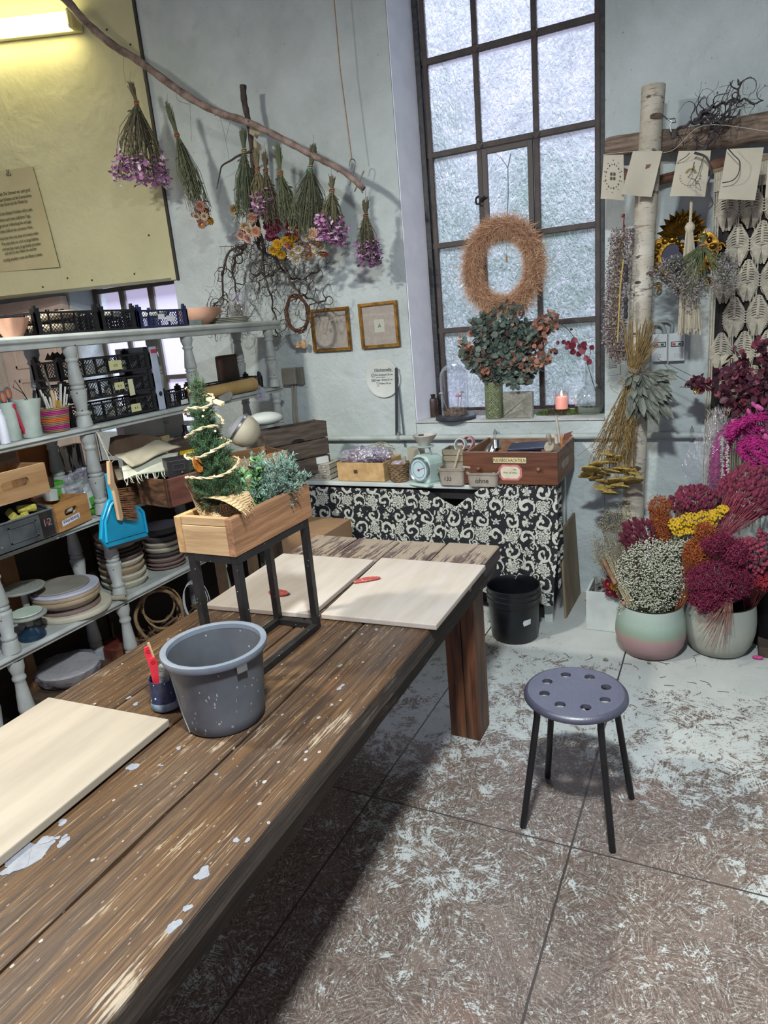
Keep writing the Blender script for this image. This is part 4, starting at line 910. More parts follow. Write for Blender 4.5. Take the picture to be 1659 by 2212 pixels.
b = B(); b.bb((xa, ya, ZB3), (xa+t, yb, ZB3+h)); b.out('back', STLG, bin_)
b = B(); b.bb((xb-t, ya, ZB3), (xb, yb, ZB3+.11)); b.tube([(xb, ya, ZB3+.11), (xb, yb, ZB3+.11)], .005, 8); b.out('front', STLG, bin_)
b = B(); yc = ya+.12
for a_, e_ in (((ya+.065, .025), (ya+.185, .032)), ((ya+.065, .083), (ya+.185, .09)), ((ya+.065, .025), (ya+.073, .09)), ((ya+.177, .025), (ya+.185, .09))): b.bb((xb, a_[0], ZB3+a_[1]), (xb+.004, e_[0], ZB3+e_[1]))
b.out('label_holder', STLG, bin_, bev=.001)
b = B(); b.bb((xb, yb-.062, ZB3+.008), (xb+.0015, yb-.006, ZB3+.106)); b.out('number_strip', P('15110f', '2a2320', sc=30, r=.5, spot='7d2233', spotsc=30, spotth=.2), bin_)
text('12', (xb+.002, yb-.056, ZB3+.05), .042, P('7d7a74', r=.6), bin_, (pi/2, 0, pi/2))
YS = P('a39a3c', 'c2b85a', sc=60, r=.9, bump=.6)
for i, (px, py, rot, sz) in enumerate(((33, 1125, 20, (.06, .07, .022)), (54, 1113, -35, (.09, .03, .022)), (72, 1120, 75, (.07, .035, .02)), (58, 1098, 60, (.07, .03, .02)), (25, 1112, -20, (.07, .03, .02)))):
    c = at(px, py, x=-2.43-.02*(i % 3)); c.z = max(c.z, ZB3+.02); b = B(); b.box(c, sz, (R(12*i), R(-25+10*i), R(rot))); b.out('sponge', YS, label='yellow sponge lying among others in the grey metal bin', cat='sponge', group='yellow sponges in the metal bin', bev=.006)
openbox('wooden_box', 'light wooden box with an oval hand hole on top of the metal bin', face((-2.375, 1.48, 0), (-2.375, 1.748, 0), ZB3+h+.006), .30, .22, .118, .014, WD, slot=(.01, .066, .12, .032))
fm = face((-2.372, 1.76, 0), (-2.40, 1.948, 0), ZB3)
wz = openbox('wooden_box', 'small wooden box labelled Werkzeug with an oval hand hole', fm, .19, .2, .115, .012, WD2, slot=(-.01, .068, .075, .03))
b = B(local=True); b.quad((.0008, -.072, .018), (.0008, .03, .028), (.0008, .03, .05), (.0008, -.072, .042)); b.out('name_strip', P('c9cdd8', r=.6), wz)
o = text('Werkzeug', (0, 0, 0), .0215, P('1b2440', r=.6), None, label=None); o.parent = wz; o.matrix_basis = MX.Translation((.0016, -.066, .0265)) @ Euler((pi/2-0, 0, pi/2)).to_matrix().to_4x4() @ MX.Rotation(R(5.5), 4, 'Z')
b = B(); random.seed(2)
for i in range(10): c = fm @ V((-.05+rnd(-.05, .03), rnd(-.06, .05), .06+rnd(-.02, .02))); b.ball(c, (.024, .02, .018), 8, 5, None, .2)
b.out('crumpled_rag', P('8f8d7f', 'aeab9c', sc=14, r=.9), label='grey rag showing through the hand hole of the Werkzeug box', cat='rag')
# cartons
GRN, CW = P('3f8a2c', '56a23a', sc=10, r=.5), P('a8aeaa', 'c4c9c6', sc=8, r=.5)
def carton(label, p, q, z, h, d, gfrac, tilt=0):
    m = face(p, q, z); L = (V(q)-V(p)).length; o = T('cardboard_carton', label, 'carton', m.translation, rot=(m.to_3x3() @ MX.Rotation(R(tilt), 3, 'X')).to_euler(), group='green and white cartons')
    b = B(local=True); b.box((-d/2, -L*gfrac/2, h/2), (d, L*(1-gfrac), h)); b.out('carton_body', CW, o, bev=.001)
    b = B(local=True); b.box((-d/2, L/2-L*gfrac/2, h/2), (d+.0006, L*gfrac, h+.0004)); b.out('green_end', GRN, o, bev=.001)
    b = B(local=True)
    for k in range(7): b.bb((.0006, L/2-L*gfrac+.004+k*.0022, h*.1), (.001, L/2-L*gfrac+.0052+k*.0022, h*.32))
    b.out('barcode', INK, o)
def cx(px0, py0, px1, py1, x): return at(px0, py0, x=x), at(px1, py1, x=x)
p, q = cx(190, 1120, 213, 1113, -2.46); carton('flat green and white carton at the bottom beside the Werkzeug box', p, q, ZB3, .03, .1, .75)
p, q = cx(188, 1118, 218, 1108, -2.45); carton('white carton with a green right end, second in the pile beside the Werkzeug box', p, q, ZB3+.033, .045, .12, .55, 4)
p, q = cx(190, 1090, 217, 1084, -2.455); carton('white open carton with a barcode above the green-ended one', p, q, ZB3+.08, .05, .10, .02, 6)
p, q = cx(138, 1064, 198, 1068, -2.52); carton('long white carton with a green end lying behind the Werkzeug box', p, q, ZB3+.10, .036, .1, .3)
p, q = cx(108, 1078, 145, 1075, -2.53); carton('short white carton with a wide green end behind the metal bin', p, q, ZB3+.09, .05, .1, .55, -8)
p, q = cx(98, 1062, 140, 1054, -2.60); carton('green carton lying at the back behind the metal bin', p, q, ZB3+.13, .025, .1, .9)
film('clear_plastic_bag', 'crumpled clear plastic bag lying over the cartons on the third shelf', at(180, 1040, x=-2.50)+V((0, .01, -.01)), .085, 14, sx=.6, sy=1.25, sz=.75, seed=8, j=.16)
film('clear_plastic_bag', 'clear plastic bag tail hanging over the shelf front next to the blue dustpan', at(226, 1085, x=-2.44), .05, 12, sx=.4, sy=.6, sz=2.0, seed=9, j=.18)
# things at the back of the third shelf
b = B(); p, q = cx(48, 1018, 116, 1010, -2.70); b.bb((-2.712, p.y, ZB3), (-2.70, q.y, ZB3+.31)); b.out('cork_board_panel', P('8a4f24', 'a5652f', sc=6, r=.7), label='orange brown board standing at the back of the third shelf', cat='board')
DBR = P('2a1711', '3d241a', sc=6, r=.7)
for i, px in enumerate((92, 108)):
    c = at(px, 1060, x=-2.62); b = B(); b.lathe([(.02, 0), (.024, 0), (.024, .2-.02*i), (.02, .2-.02*i), (.02, 0)], (c.x, c.y, ZB3), 20); b.out('cardboard_tube', DBR, label=['dark brown tube beside the wooden box with the hand hole', 'dark brown tube right behind the cartons'][i], cat='tube', smooth=True)
p, q = cx(156, 1020, 258, 1008, -2.62); openbox('dark_box', 'dark brown open box at the back of the third shelf behind the clear bag', face(p, q, ZB3), q.y-p.y, .09, .17, .008, P('2f1d14', '4a3122', sc=5, r=.7))
b = B(); p, q = cx(142, 985, 180, 978, -2.66); b.bb((-2.70, p.y, ZB3), (-2.66, q.y, Z2-.10)); b.out('striped_carton', P('2a2624', 'c6c2bc', sc=26, r=.6, st=(1, 1, .2), lo=.48, hi=.52), label='black and white striped carton standing at the back of the third shelf', cat='carton', bev=.002)
# old drawer with linen
ZD = Z3+.004
A_ = at(258, 1078, z=ZD); C_ = at(368, 1098, z=ZD); E_ = at(444, 1068, z=ZD)
DRW, DRF = P('2b1d15', '5a3f2a', sc=4, r=.55, bump=.3, st=(3, 3, 10)), P('5a342a', '75483a', sc=5, r=.5, bump=.3, st=(2, 2, 8))
Cx = V((-2.285, 2.235, ZD)); dn = V((-.955, -.3, 0)).normalized(); dr_ = V((.36, .93, 0)).normalized()
# corner of the drawer hangs out over the shelf front
Cc = at(368, 1098, z=ZD); Lc = at(254, 1081, z=ZD); Rc = at(447, 1065, z=ZD)
ux = (Lc-Cc).normalized(); uy = (Rc-Cc); uy = (uy-ux*uy.dot(ux)).normalized(); lx, ly = min((Lc-Cc).length, .36), min((Rc-Cc).length, .34)
od = T('old_drawer', 'old dark wooden drawer with linen scraps, sticking out of the third shelf', 'drawer', Cc)
def dbox(nm, a0, a1, b0, b1, z0, z1, mat, par=od, bev=.002):
    b = B(); P4 = [Cc+ux*a+uy*c for a, c in ((a0, b0), (a1, b0), (a1, b1), (a0, b1))]
    if (P4[1]-P4[0]).cross(P4[2]-P4[0]).z < 0: P4 = P4[::-1]
    b.prism([(p.x, p.y) for p in P4], ZD+z0, ZD+z1); return b.out(nm, mat, par, bev=bev)
hD = .125; dbox('side', 0, lx, 0, .014, 0, hD, DRW); fp = dbox('front', 0, .02, 0, ly, 0, hD, DRF); dbox('back', lx-.014, lx, .014, ly, 0, hD, DRW); dbox('side', .02, lx, ly-.014, ly, 0, hD, DRW); dbox('bottom', .02, lx, .014, ly-.014, .004, .012, DRW)
b = B(); c = Cc+uy*ly*.55-ux*.002+V((0, 0, hD*.55)); 
b.prism([(0, .03), (.014, 0), (0, -.03), (-.014, 0)], 0, .004, MX.Translation(c) @ MX((uy, V((0, 0, 1)), -ux)).transposed().to_4x4()); b.out('keyhole_plate', P('2a2522', r=.5, met=.5), fp)
# linen pile draped over the drawer
def cloth(name, label, corners, n, z_amp, mat, seed, cat='cloth', fr=None, sag=0, group=None):
    random.seed(seed); ph = [rnd(0, 6) for _ in range(6)]; b = B(); A, Bq, Cq, Dq = [V(c) for c in corners]
    def fn(u, v): return lerp(lerp(A, Bq, u), lerp(Dq, Cq, u), v)+V((0, 0, z_amp*(sin(u*7+ph[0]+v*2)+.6*sin(v*9+ph[1]+u*3)+.5*sin((u+v)*13+ph[2]))+sag*sin(u*pi)*sin(v*pi)))
    b.grid(fn, n, n)
    if fr:
        for i in range(fr):
            u = (i+rnd(0, 1))/fr; p = fn(u, 1); b.tube(curve([p, p+V((rnd(-.01, .01), rnd(-.01, .01), -.018)), p+V((rnd(-.012, .012), rnd(-.015, .015), -.03*rnd(.8, 1.6)))], 4), .0008, 4, False)
    return b.out(name, mat, smooth=True, sol=.003, label=label, cat=cat, group=group, ang=70)
LIN, LIN2 = P('8c8573', 'a39c88', sc=5, r=.95, bump=.3), P('a9ab9a', 'bfc1b0', sc=6, r=.95, bump=.3)
zt_ = ZD+hD
cloth('linen_scrap', 'beige linen scrap on top of the pile in the old drawer', [at(248, 985, x=-2.40), at(342, 950, x=-2.52), at(392, 965, x=-2.36), at(285, 1008, x=-2.3)], 12, .004, LIN, 3, sag=.02)
cloth('linen_scrap', 'pale frayed linen scrap hanging over the long side of the old drawer', [at(262, 1005, x=-2.36), at(385, 975, x=-2.36), at(378, 1012, x=-2.27), at(268, 1035, x=-2.28)], 12, .004, LIN2, 5, fr=22)
cloth('linen_scrap', 'grey brown linen lying lower in the old drawer', [at(245, 1010, x=-2.42), at(350, 990, x=-2.45), at(365, 1030, x=-2.36), at(255, 1040, x=-2.36)], 10, .006, P('6d6656', '857d6b', sc=6, r=.95), 6)
b = B(); P_ = [at(px, py, x=-2.55) for px, py in ((238, 985), (243, 945), (262, 940), (300, 938), (345, 945), (348, 975))]; b.add(P_, [tuple(range(6))]); b.out('brown_paper_sack', P('4a382b', '64503f', sc=6, r=.85, bump=.3), sol=.03, label='dark brown sack standing behind the linen pile', cat='sack')
bb = T('black_index_drawer', 'small black drawer with a metal label holder in the old drawer', 'drawer', Cc+uy*.2)
b = B(); P4 = [at(367, 1037, x=-2.20), at(414, 1022, x=-2.14)]; m = face(P4[0], P4[1], zt_-.03); m.translation = (P4[0]+P4[1])/2; w = (P4[1]-P4[0]).length
bb.matrix_basis = m; b = B(local=True); b.box((-.06, 0, .038), (.12, w*1.02, .076)); b.out('body', P('121114', '211f22', sc=8, r=.45), bb, bev=.002)
b = B(local=True); b.ringprism(rrect(w*.55, .03, .004, 2, (-.002, .045)), rrect(w*.45, .02, .003, 2, (-.002, .045)), 0, .003, MX(((0, 0, 1, 0), (1, 0, 0, 0), (0, 1, 0, 0), (0, 0, 0, 1)))); b.out('label_holder', P('4a4846', r=.4, met=.7), bb)
b = B(local=True); b.ball((.004, .01, .018), .006, 10, 6); b.out('knob', P('6a6764', r=.3, met=.8), bb, smooth=True)
b = B(); a, e = at(392, 985, x=-2.45), at(425, 979, x=-2.38); b.lathe([(0, 0), (.026, 0), (.026, (e-a).length), (.022, (e-a).length), (0, (e-a).length-.01)], a, 24, frame(e-a)); b.out('yellow_tube', P('b8981a', 'cfae22', sc=8, r=.4), label='bright yellow tube lying behind the black index drawer', cat='tube', smooth=True)
# pale boxes in front of the rear window
b = B(); p, q = cx(262, 928, 392, 912, -2.68); b.bb((-2.715, p.y, Z3+.002), (-2.66, q.y, Z2-.055)); b.out('white_carton', P('b5b0ae', 'c9c4c6', sc=5, r=.6), label='long whitish carton at the back of the third shelf', cat='carton', bev=.003)
b = B(); p, q = cx(386, 1000, 432, 992, -2.52); b.bb((-2.60, p.y, ZB3), (-2.52, q.y, ZB3+.205)); b.out('brown_case', P('40352c', '564a3e', sc=6, r=.6), label='brown case with rounded corners beside the yellow tube', cat='case', bev=.02)
b = B(); c = at(424, 950, x=-2.46); b.lathe([(0, 0), (.012, 0), (.012, .03), (.032, .07), (.03, .075), (0, .06)], (c.x, c.y, ZB3+.12), 20); b.out('white_funnel', P('b4bab8', 'c8cecb', sc=9, r=.5), label='pale funnel shaped vessel left of the little spruce', cat='funnel', smooth=True)
b = B(); p, q = cx(330, 955, 350, 950, -2.58); b.bb((-2.63, p.y, ZB3), (-2.58, q.y+.06, ZB3+.235)); b.out('cream_box', P('8f7f5d', 'a8976f', sc=6, r=.7), label='cream coloured box standing behind the linen pile', cat='box', bev=.003)
b = B(); p = at(396, 905, x=-2.62); b.lathe([(0, 0), (.026, 0), (.026, .20), (.012, .23), (.012, .26), (0, .26)], (p.x, p.y, ZB3), 18); b.out('dark_bottle', P('2a2230', '3d3344', sc=5, r=.2), label='dark glass bottle at the back, above the brown case', cat='bottle', smooth=True)
# dustpan and hand brush hung from the shelf front
DP = P('1187ad', '1c9cc4', sc=5, r=.35)
dp = T('hanging_dustpan', 'bright blue dustpan hanging from the front of the shelf', 'dustpan', at(265, 1170, x=-2.34))
xd = -2.352
b = B()
outl = [(219, 1165), (222, 1122), (234, 1085), (248, 1068), (287, 1092), (303, 1094), (313, 1104), (320, 1152), (321, 1158), (233, 1184)]
P_ = [at(px, py, x=xd) for px, py in outl]; n = len(P_)
b.add(P_+[p+V((-.02, 0, 0)) for p in P_], [tuple(range(n))[::-1], tuple(range(n, 2*n))]+[(k, (k+1) % n, n+(k+1) % n, n+k) for k in range(n)])
b.out('pan', DP, dp, bev=.004)
b = B(); b.tube([at(px, py, x=xd+.006) for px, py in ((231, 1172), (228, 1128), (240, 1092), (252, 1075))], .006, 8); b.tube([at(px, py, x=xd+.006) for px, py in ((318, 1150), (310, 1108), (300, 1097))], .006, 8); b.tube([at(235, 1170, x=xd+.004), at(318, 1146, x=xd+.004)], .003, 6); b.out('raised_edge', DP, dp, smooth=True)
b = B(); b.bar(at(243, 1082, x=xd), at(234, 1022, x=xd), .02, .03); b.out('handle', DP, dp, bev=.006)
b = B(); b.bar(at(236, 1185, x=xd-.004), at(321, 1159, x=xd-.004), .006, .012); b.out('rubber_lip', P('2a2d30', r=.7), dp)
hb = T('hanging_hand_brush', 'hand brush with pale wooden back hanging in front of the dustpan', 'brush', at(262, 1120, x=-2.32))
xh = -2.325; b = B(); pts = [(235, 996), (242, 997), (249, 1042), (256, 1058), (268, 1118), (265, 1126), (258, 1124), (246, 1060), (238, 1046)]
P_ = [at(px, py, x=xh) for px, py in pts]; n = len(P_); b.add(P_+[p+V((-.018, 0, 0)) for p in P_], [tuple(range(n))[::-1], tuple(range(n, 2*n))]+[(k, (k+1) % n, n+(k+1) % n, n+k) for k in range(n)]); b.out('wooden_back', P('a98a68', 'c2a582', sc=4, r=.6, st=(8, 8, 1.4)), hb, bev=.004)
b = B(); random.seed(6)
for i in range(900):
    t = random.random(); a = lerp(at(252, 1057, x=xh), at(268, 1121, x=xh), t); e = lerp(at(289, 1052, x=xh), at(306, 1124, x=xh), t); row = round(t*14)/14
    a = lerp(a, lerp(at(252, 1057, x=xh), at(268, 1121, x=xh), row), .6); d = e-a; b.hair(a+V((rnd(-.016, .002), 0, 0)), d+rv(.006), d.length*rnd(.9, 1.03), .0008)
b.out('bristles', P('7d5436', 'a87c58', sc=60, r=.7), hb)
b = B(); b.tube([at(px, py, x=xh-.006) for px, py in ((238, 1000), (233, 985), (215, 945), (209, 934))], .0022, 6); b.tube([at(px, py, x=xh-.004) for px, py in ((240, 1000), (247, 993), (232, 974), (212, 937), (228, 957))], .0018, 6); b.out('hanging_string', P('b3aa98', 'c9c0b0', sc=60, r=.9), hb)
# ---------- bottom shelf: banding wheels, moulds
x4 = -2.50; ZB4 = Z4+.001
def bwheel(label, px0, px1, py, ztop, base, mat2):
    a, e = at(px0, py, z=ztop), at(px1, py, z=ztop); c = (a+e)/2; r = (e-a).length/2; c.z = ZB4
    o = T('banding_wheel', label, 'turntable', c); b = B(); b.lathe([(0, 0), (r*.98, 0), (r, .003), (r, .008), (r*.98, .010), (0, .010)], c+V((0, 0, ztop-ZB4-.01)), 36); b.out('disc', P('83857f', '9b9d96', sc=10, r=.5), o, smooth=True)
    b = B()
    for k in range(1, 5): b.lathe([(r*k/5-.001, .0002), (r*k/5, .0012), (r*k/5+.001, .0002)], c+V((0, 0, ztop-ZB4)), 36)
    b.out('ring_grooves', P('6b6d68', r=.5), o)
    b = B(); b.cyl(c+V((0, 0, .02)), .014, ztop-ZB4-.03, 16); b.out('stem', P('8b8d86', r=.5), o, smooth=True)
    b = B(); b.lathe([(0, 0), (base, 0), (base*1.02, .008), (base*.95, .022), (.03, .034), (.018, .05), (0, .05)], c, 30); b.out('foot', mat2, o, smooth=True); return o, c, r
bwheel('tall grey banding wheel at the left end of the bottom shelf', 8, 87, 1268, ZB4+.175, .05, P('7c7d77', r=.5))
o, c, r = bwheel('low banding wheel with a dark blue cast foot on the bottom shelf', 24, 93, 1325, ZB4+.105, .052, P('0f2436', '1b3347', sc=9, r=.3))
b = B(); b.lathe([(0, .0), (r*.8, 0), (r*.82, .003), (r*.8, .006), (0, .005)], (c.x-.004, c.y, ZB4+.107), 30); b.out('mint_plate', P('a6b6a4', 'b9c7b6', sc=9, r=.5), label='pale mint plate lying on the low banding wheel', cat='plate', smooth=True)
random.seed(9)
MC = [P('9c9484', 'b3ab9a', sc=9, r=.85, bump=.15), P('8f7d63', 'a6937a', sc=9, r=.85, bump=.15), P('6f5a50', '84706a', sc=8, r=.85, bump=.15), P('33302f', '4a4644', sc=8, r=.85, bump=.15), P('a9a491', 'bdb8a5', sc=9, r=.85, bump=.15)]
def pile(px, py, items, lab, grp, xx):
    c0 = at(px, py, x=xx); z = ZB4; n = len(items); ords = ['lowest', 'second lowest', 'third from the bottom', 'fourth from the bottom', 'fifth from the bottom', 'sixth from the bottom', 'seventh from the bottom', 'eighth from the bottom', 'ninth from the bottom']
    for i, (r, h, m, dx, dy, bowl) in enumerate(items):
        c = (xx+dx, c0.y+dy, z); lb = (ords[i] if i < n-1 else 'topmost')+' '+lab; b = B()
        if bowl: b.lathe([(0, 0), (r*.80, 0), (r*.92, h*.35), (r, h*.9), (r*.985, h), (0, h)], c, 34, wob=lambda a, z_: 1+.008*sin(4*a+i))
        else: b.lathe([(0, 0), (r*.985, 0), (r, .004), (r, h-.004), (r*.985, h), (0, h)], c, 36)
        b.out('plaster_mould', m, label=lb, cat='plaster mould', group=grp, smooth=True); z += h+.0012
pile(152, 1300, [(.158, .024, MC[4], .0, .012, 0), (.125, .014, MC[2], .0, -.0, 0), (.125, .032, MC[0], -.0, -.0, 1), (.140, .019, MC[1], -.0, -.012, 0), (.142, .016, MC[1], 0, -.012, 0), (.142, .012, P('a3a6b4', 'b8bac8', sc=7, r=.6), 0, -.012, 0), (.118, .007, P('77736a', '8b877d', sc=6, r=.85), -.012, -.02, 0)],
     'round plaster bat in the wide pile on the bottom shelf', 'plaster bats piled on the bottom shelf', -2.535)
pile(270, 1250, [(.108, .034, MC[4], 0, .002, 1), (.107, .033, MC[4], 0, .0, 1), (.106, .034, MC[1], 0, -.002, 1), (.105, .030, MC[4], 0, .002, 1), (.104, .022, MC[2], .0, 0, 1), (.102, .018, MC[3], 0, 0, 1), (.10, .018, MC[3], 0, -.004, 1), (.098, .034, MC[1], 0, -.004, 1), (.096, .03, MC[1], 0, -.006, 1)],
     'plaster bowl mould in the tall pile behind the baluster', 'plaster bowl moulds in the tall pile', -2.545)
pile(357, 1200, [(.098, .014, MC[2], 0, 0, 1), (.1, .02, MC[2], 0, 0, 1), (.1, .026, MC[2], 0, -.003, 1), (.1, .022, MC[3], 0, 0, 1), (.1, .028, MC[0], 0, 0, 1), (.1, .026, MC[0], 0, 0, 1), (.1, .03, MC[3], 0, 0, 1), (.102, .042, P('1d1d20', '2f2f33', sc=8, r=.4), 0, 0, 1)],
     'dusty brown plaster mould in the pile right of the blue dustpan', 'plaster moulds in the dark pile', -2.53)
b = B(); a, e = at(238, 1292, z=ZB4+.012), at(272, 1290, z=ZB4+.012); b.lathe([(.010, 0), (.0125, 0), (.0125, .075), (.010, .075), (.010, 0)], a, 16, frame(e-a)); b.out('cardboard_tube', P('8d8470', 'a1988a', sc=9, r=.8), label='short cardboard tube lying at the edge of the bottom shelf', cat='tube', smooth=True)
# ---------- below the bottom shelf
c = at(152, 1485, x=-2.55); c.z = max(.02, c.z-.02)
mk = T('wrapped_bowl', 'pale bowl wrapped in clear plastic standing under the bottom shelf', 'bowl', (-2.55, c.y, .2))
b = B(); b.bb((-2.70, c.y-.16, 0), (-2.38, c.y+.2, .2)); b.out('low_crate', P('3f3225', '57452f', sc=5, r=.8), label='low brown wooden box under the bottom shelf carrying the wrapped bowl', cat='box', bev=.004)
b = B(); b.lathe([(0, 0), (.06, 0), (.11, .045), (.128, .075), (.12, .082), (0, .082)], (-2.53, c.y, .201), 34); b.out('bowl', P('a3a198', 'b8b6ad', sc=8, r=.8), mk, smooth=True)
b = B(); random.seed(13); b.lathe([(.075, .004), (.13, .045), (.145, .085), (.12, .095), (.0, .088)], (-2.53, c.y, .199), 30, wob=lambda a, z: 1+.05*sin(7*a)+.04*sin(13*a+z*50)); b.out('plastic_wrap', FOIL(a=.22), mk)
random.seed(15)
RAT = P('5d4a34', '8a7152', sc=30, r=.8, bump=.3)
for i, (px, py, r, th, mat, lab) in enumerate(((345, 1330, .125, .009, RAT, 'thick rattan ring leaning under the bottom shelf right of the baluster'), (352, 1312, .105, .0065, P('8a6f4c', 'a58a64', sc=14, r=.7), 'ring of wooden beads hanging under the bottom shelf'), (340, 1305, .09, .006, RAT, 'thin rattan ring behind the wooden bead ring'))):
    c = at(px, py, x=-2.46-.03*i); b = B(); m = frame((1, -.25, .25+.1*i))
    if i == 1:
        for k in range(60): a = 2*pi*k/60; b.ball(c+m @ V((cos(a)*r, sin(a)*r, 0)), th*.85, 7, 5)
    else: b.tube([c+m @ V((cos(a)*r, sin(a)*r, .004*sin(5*a))) for a in [2*pi*k/40 for k in range(40)]], th, 8, closed=True)
    b.out('craft_ring', mat, label=lab, cat='ring', group='rings under the shelf', smooth=True)
for i in range(4):
    c = at(418+i*3, 1300, x=-2.48); b = B(); m = frame((1, -.5, .1+.05*i)); r = .10+.008*i; b.tube([c+m @ V((cos(a)*r*.55, sin(a)*r, 0)) for a in [2*pi*k/40 for k in range(40)]], .0022, 6, closed=True); b.out('white_wire_hoop', P('b9bcc2', r=.4), label='thin white wire hoop leaning under the far part of the bottom shelf', cat='hoop', group='white wire hoops', smooth=True)
tw = T('twig_pile', 'heap of brown twigs and vine lying under the bottom shelf', 'twigs', (-2.55, 2.3, 0), kind='stuff'); b = B()
for i in range(46):
    p = V((rnd(-2.7, -2.44), rnd(2.1, 2.7), rnd(.01, .2))); b.tube(curve([p, p+rv(.1), p+rv(.16)], 5), rnd(.003, .007), 5)
for v in b.v: v.z = max(v.z, .006)
b.out('twigs', P('4a3828', '6d5740', sc=20, r=.9), tw)
c = at(262, 1405, x=-2.6); b = B(); b.bb((-2.7, c.y-.07, 0), (-2.55, c.y+.1, max(.1, c.z+.04))); b.out('red_tin_box', P('5a221c', '8a6a48', sc=7, r=.6, lo=.4, hi=.6), label='dark red and cream box under the shelf behind the baluster', cat='box', bev=.004)
b = B(); a = at(82, 1500, x=-2.62); b.bar((-2.62, a.y, .0), at(50, 1400, x=-2.66), .035, .05); b.out('wooden_batten', P('5d4228', '7a5a3a', sc=5, r=.7), label='brown wooden batten leaning under the left end of the shelf', cat='batten')
b = B(); a = at(25, 1230, x=-2.68); b.bb((-2.72, a.y-.05, ZB4), (-2.67, a.y+.02, Z3-.05)); b.bb((-2.72, a.y-.25, ZB4+.14), (-2.67, a.y-.05, ZB4+.19)); b.out('wooden_trestle', P('6a4526', '8a6238', sc=5, r=.7), label='brown wooden frame piece at the back of the bottom shelf', cat='frame', bev=.003)
# ================================================================ sideboard under the window
ZW, YF = .747, 3.30
WTOP = P('a9b1ae', 'c0c7c4', sc=8, r=.55)
sd = T('sideboard_table', 'white topped side table along the back wall under the floral cloth', 'table', (-1.45, 3.5, 0))
b = B(); b.bb((-2.22, YF, ZW-.024), (-.735, 3.735, ZW)); b.out('tabletop', WTOP, sd, bev=.004)
for x, y in ((-2.17, 3.34), (-.775, 3.34), (-2.17, 3.70), (-.775, 3.70)): b = B(); b.bb((x-.022, y-.022, 0), (x+.022, y+.022, ZW-.024)); b.out('leg', WTOP, sd, bev=.003)
b = B(); b.bb((-2.16, 3.345, ZW-.09), (-.78, 3.36, ZW-.024)); b.bb((-.77, 3.35, ZW-.09), (-.755, 3.69, ZW-.024)); b.out('apron', P('1b1b1d', r=.6), sd)
b = B(); b.bb((-2.1, 3.5, .002), (-.85, 3.72, .55)); b.out('storage_chest', P('161517', '201e20', sc=6, r=.7), label='dark chest stored under the side table behind the cloth', cat='chest')
def damask():
    N = NT('floral_print_cloth'); c0 = N.co(); c = N.mix(.035, c0, N.noise(c0, 17, 3).outputs['Color'], 'ADD')
    xyz = N.n('SeparateXYZ', c); w = N.noise(c, 14, 2)
    def tile(S, ox, oz):
        u = N.ma('SUBTRACT', N.ma('FRACT', N.ma('MULTIPLY_ADD', xyz.outputs[0], S, ox)), .5); v = N.ma('SUBTRACT', N.ma('FRACT', N.ma('MULTIPLY_ADD', xyz.outputs[2], S, oz)), .5)
        r = N.ma('SQRT', N.ma('ADD', N.ma('MULTIPLY', u, u), N.ma('MULTIPLY', v, v))); t = N.ma('ARCTAN2', v, u); return u, v, r, t
    S = 6.2
    wx = N.ma('MULTIPLY_ADD', w, .25, 0)
    # flower heads: lobed discs cut by petal lines
    def flower(S, ox, oz, R0, k):
        u, v, r, t = tile(S, ox, oz); lobe = N.ma('MULTIPLY_ADD', N.ma('SINE', N.ma('MULTIPLY', t, k)), .035, R0); lobe = N.ma('ADD', lobe, N.ma('MULTIPLY', N.ma('SUBTRACT', w, .5), .16))
        m = N.ma('LESS_THAN', r, lobe); ln = N.ma('SINE', N.ma('ADD', N.ma('MULTIPLY', r, 62), N.ma('MULTIPLY', N.ma('SINE', N.ma('MULTIPLY', t, k)), 2.2))); return N.ma('MULTIPLY', m, N.ma('GREATER_THAN', ln, -.62))
    def scroll(S, ox, oz, R0, sg, k=1):
        u, v, r, t = tile(S, ox, oz); ph = N.ma('ADD', N.ma('MULTIPLY', t, sg*k), N.ma('MULTIPLY', r, 26)); ph = N.ma('ADD', ph, N.ma('MULTIPLY', w, 2.5))
        a = N.ma('GREATER_THAN', N.ma('SINE', ph), .30); return N.ma('MULTIPLY', a, N.ma('LESS_THAN', r, R0))
    f1 = flower(S, .1, .2, .23, 7); f2 = flower(S, .6, .72, .13, 5); s1 = scroll(S, .62, .2, .26, 1); s2 = scroll(S, .1, .70, .27, -1); s3 = scroll(S*2, .3, .45, .3, 1, 2)
    lf = N.vor(N.n('Mapping', N.mix(.06, c, N.noise(c, 9, 2).outputs['Color'], 'ADD'), Scale=(1, 1, .62), Rotation=(0, .6, 0)), 34); lf = N.ma('LESS_THAN', lf, .26)
    m = N.ma('MAXIMUM', N.ma('MAXIMUM', f1, f2), N.ma('MAXIMUM', N.ma('MAXIMUM', s1, s2), lf)); m = N.ma('MAXIMUM', m, N.ma('MULTIPLY', s3, N.ma('GREATER_THAN', w, .5)))
    vein = N.ma('GREATER_THAN', N.noise(c, 55, 3), .42); m = N.ma('MULTIPLY', m, N.ma('MULTIPLY_ADD', vein, .35, .65))
    col = N.mix(N.ma('MULTIPLY', m, .95), '0d0f18', 'b9bcb2'); N.bsdf(col, .75, N.bump(N.noise(c, 200, 2), .2, .001)); return N.m
DAM = damask()
X0, X1 = -2.25, -.712
def ztop(x):
    xa, xb = at(925, 1060, y=YF).x, at(1068, 1057, y=YF).x
    if x <= xa: return ZW-.03
    if x >= xb: return ZW+.003
    t = (x-xa)/(xb-xa); return ZW-.03+.03*t-.105*max(0, 1-abs(t-.42)/.42)**1.0*.95
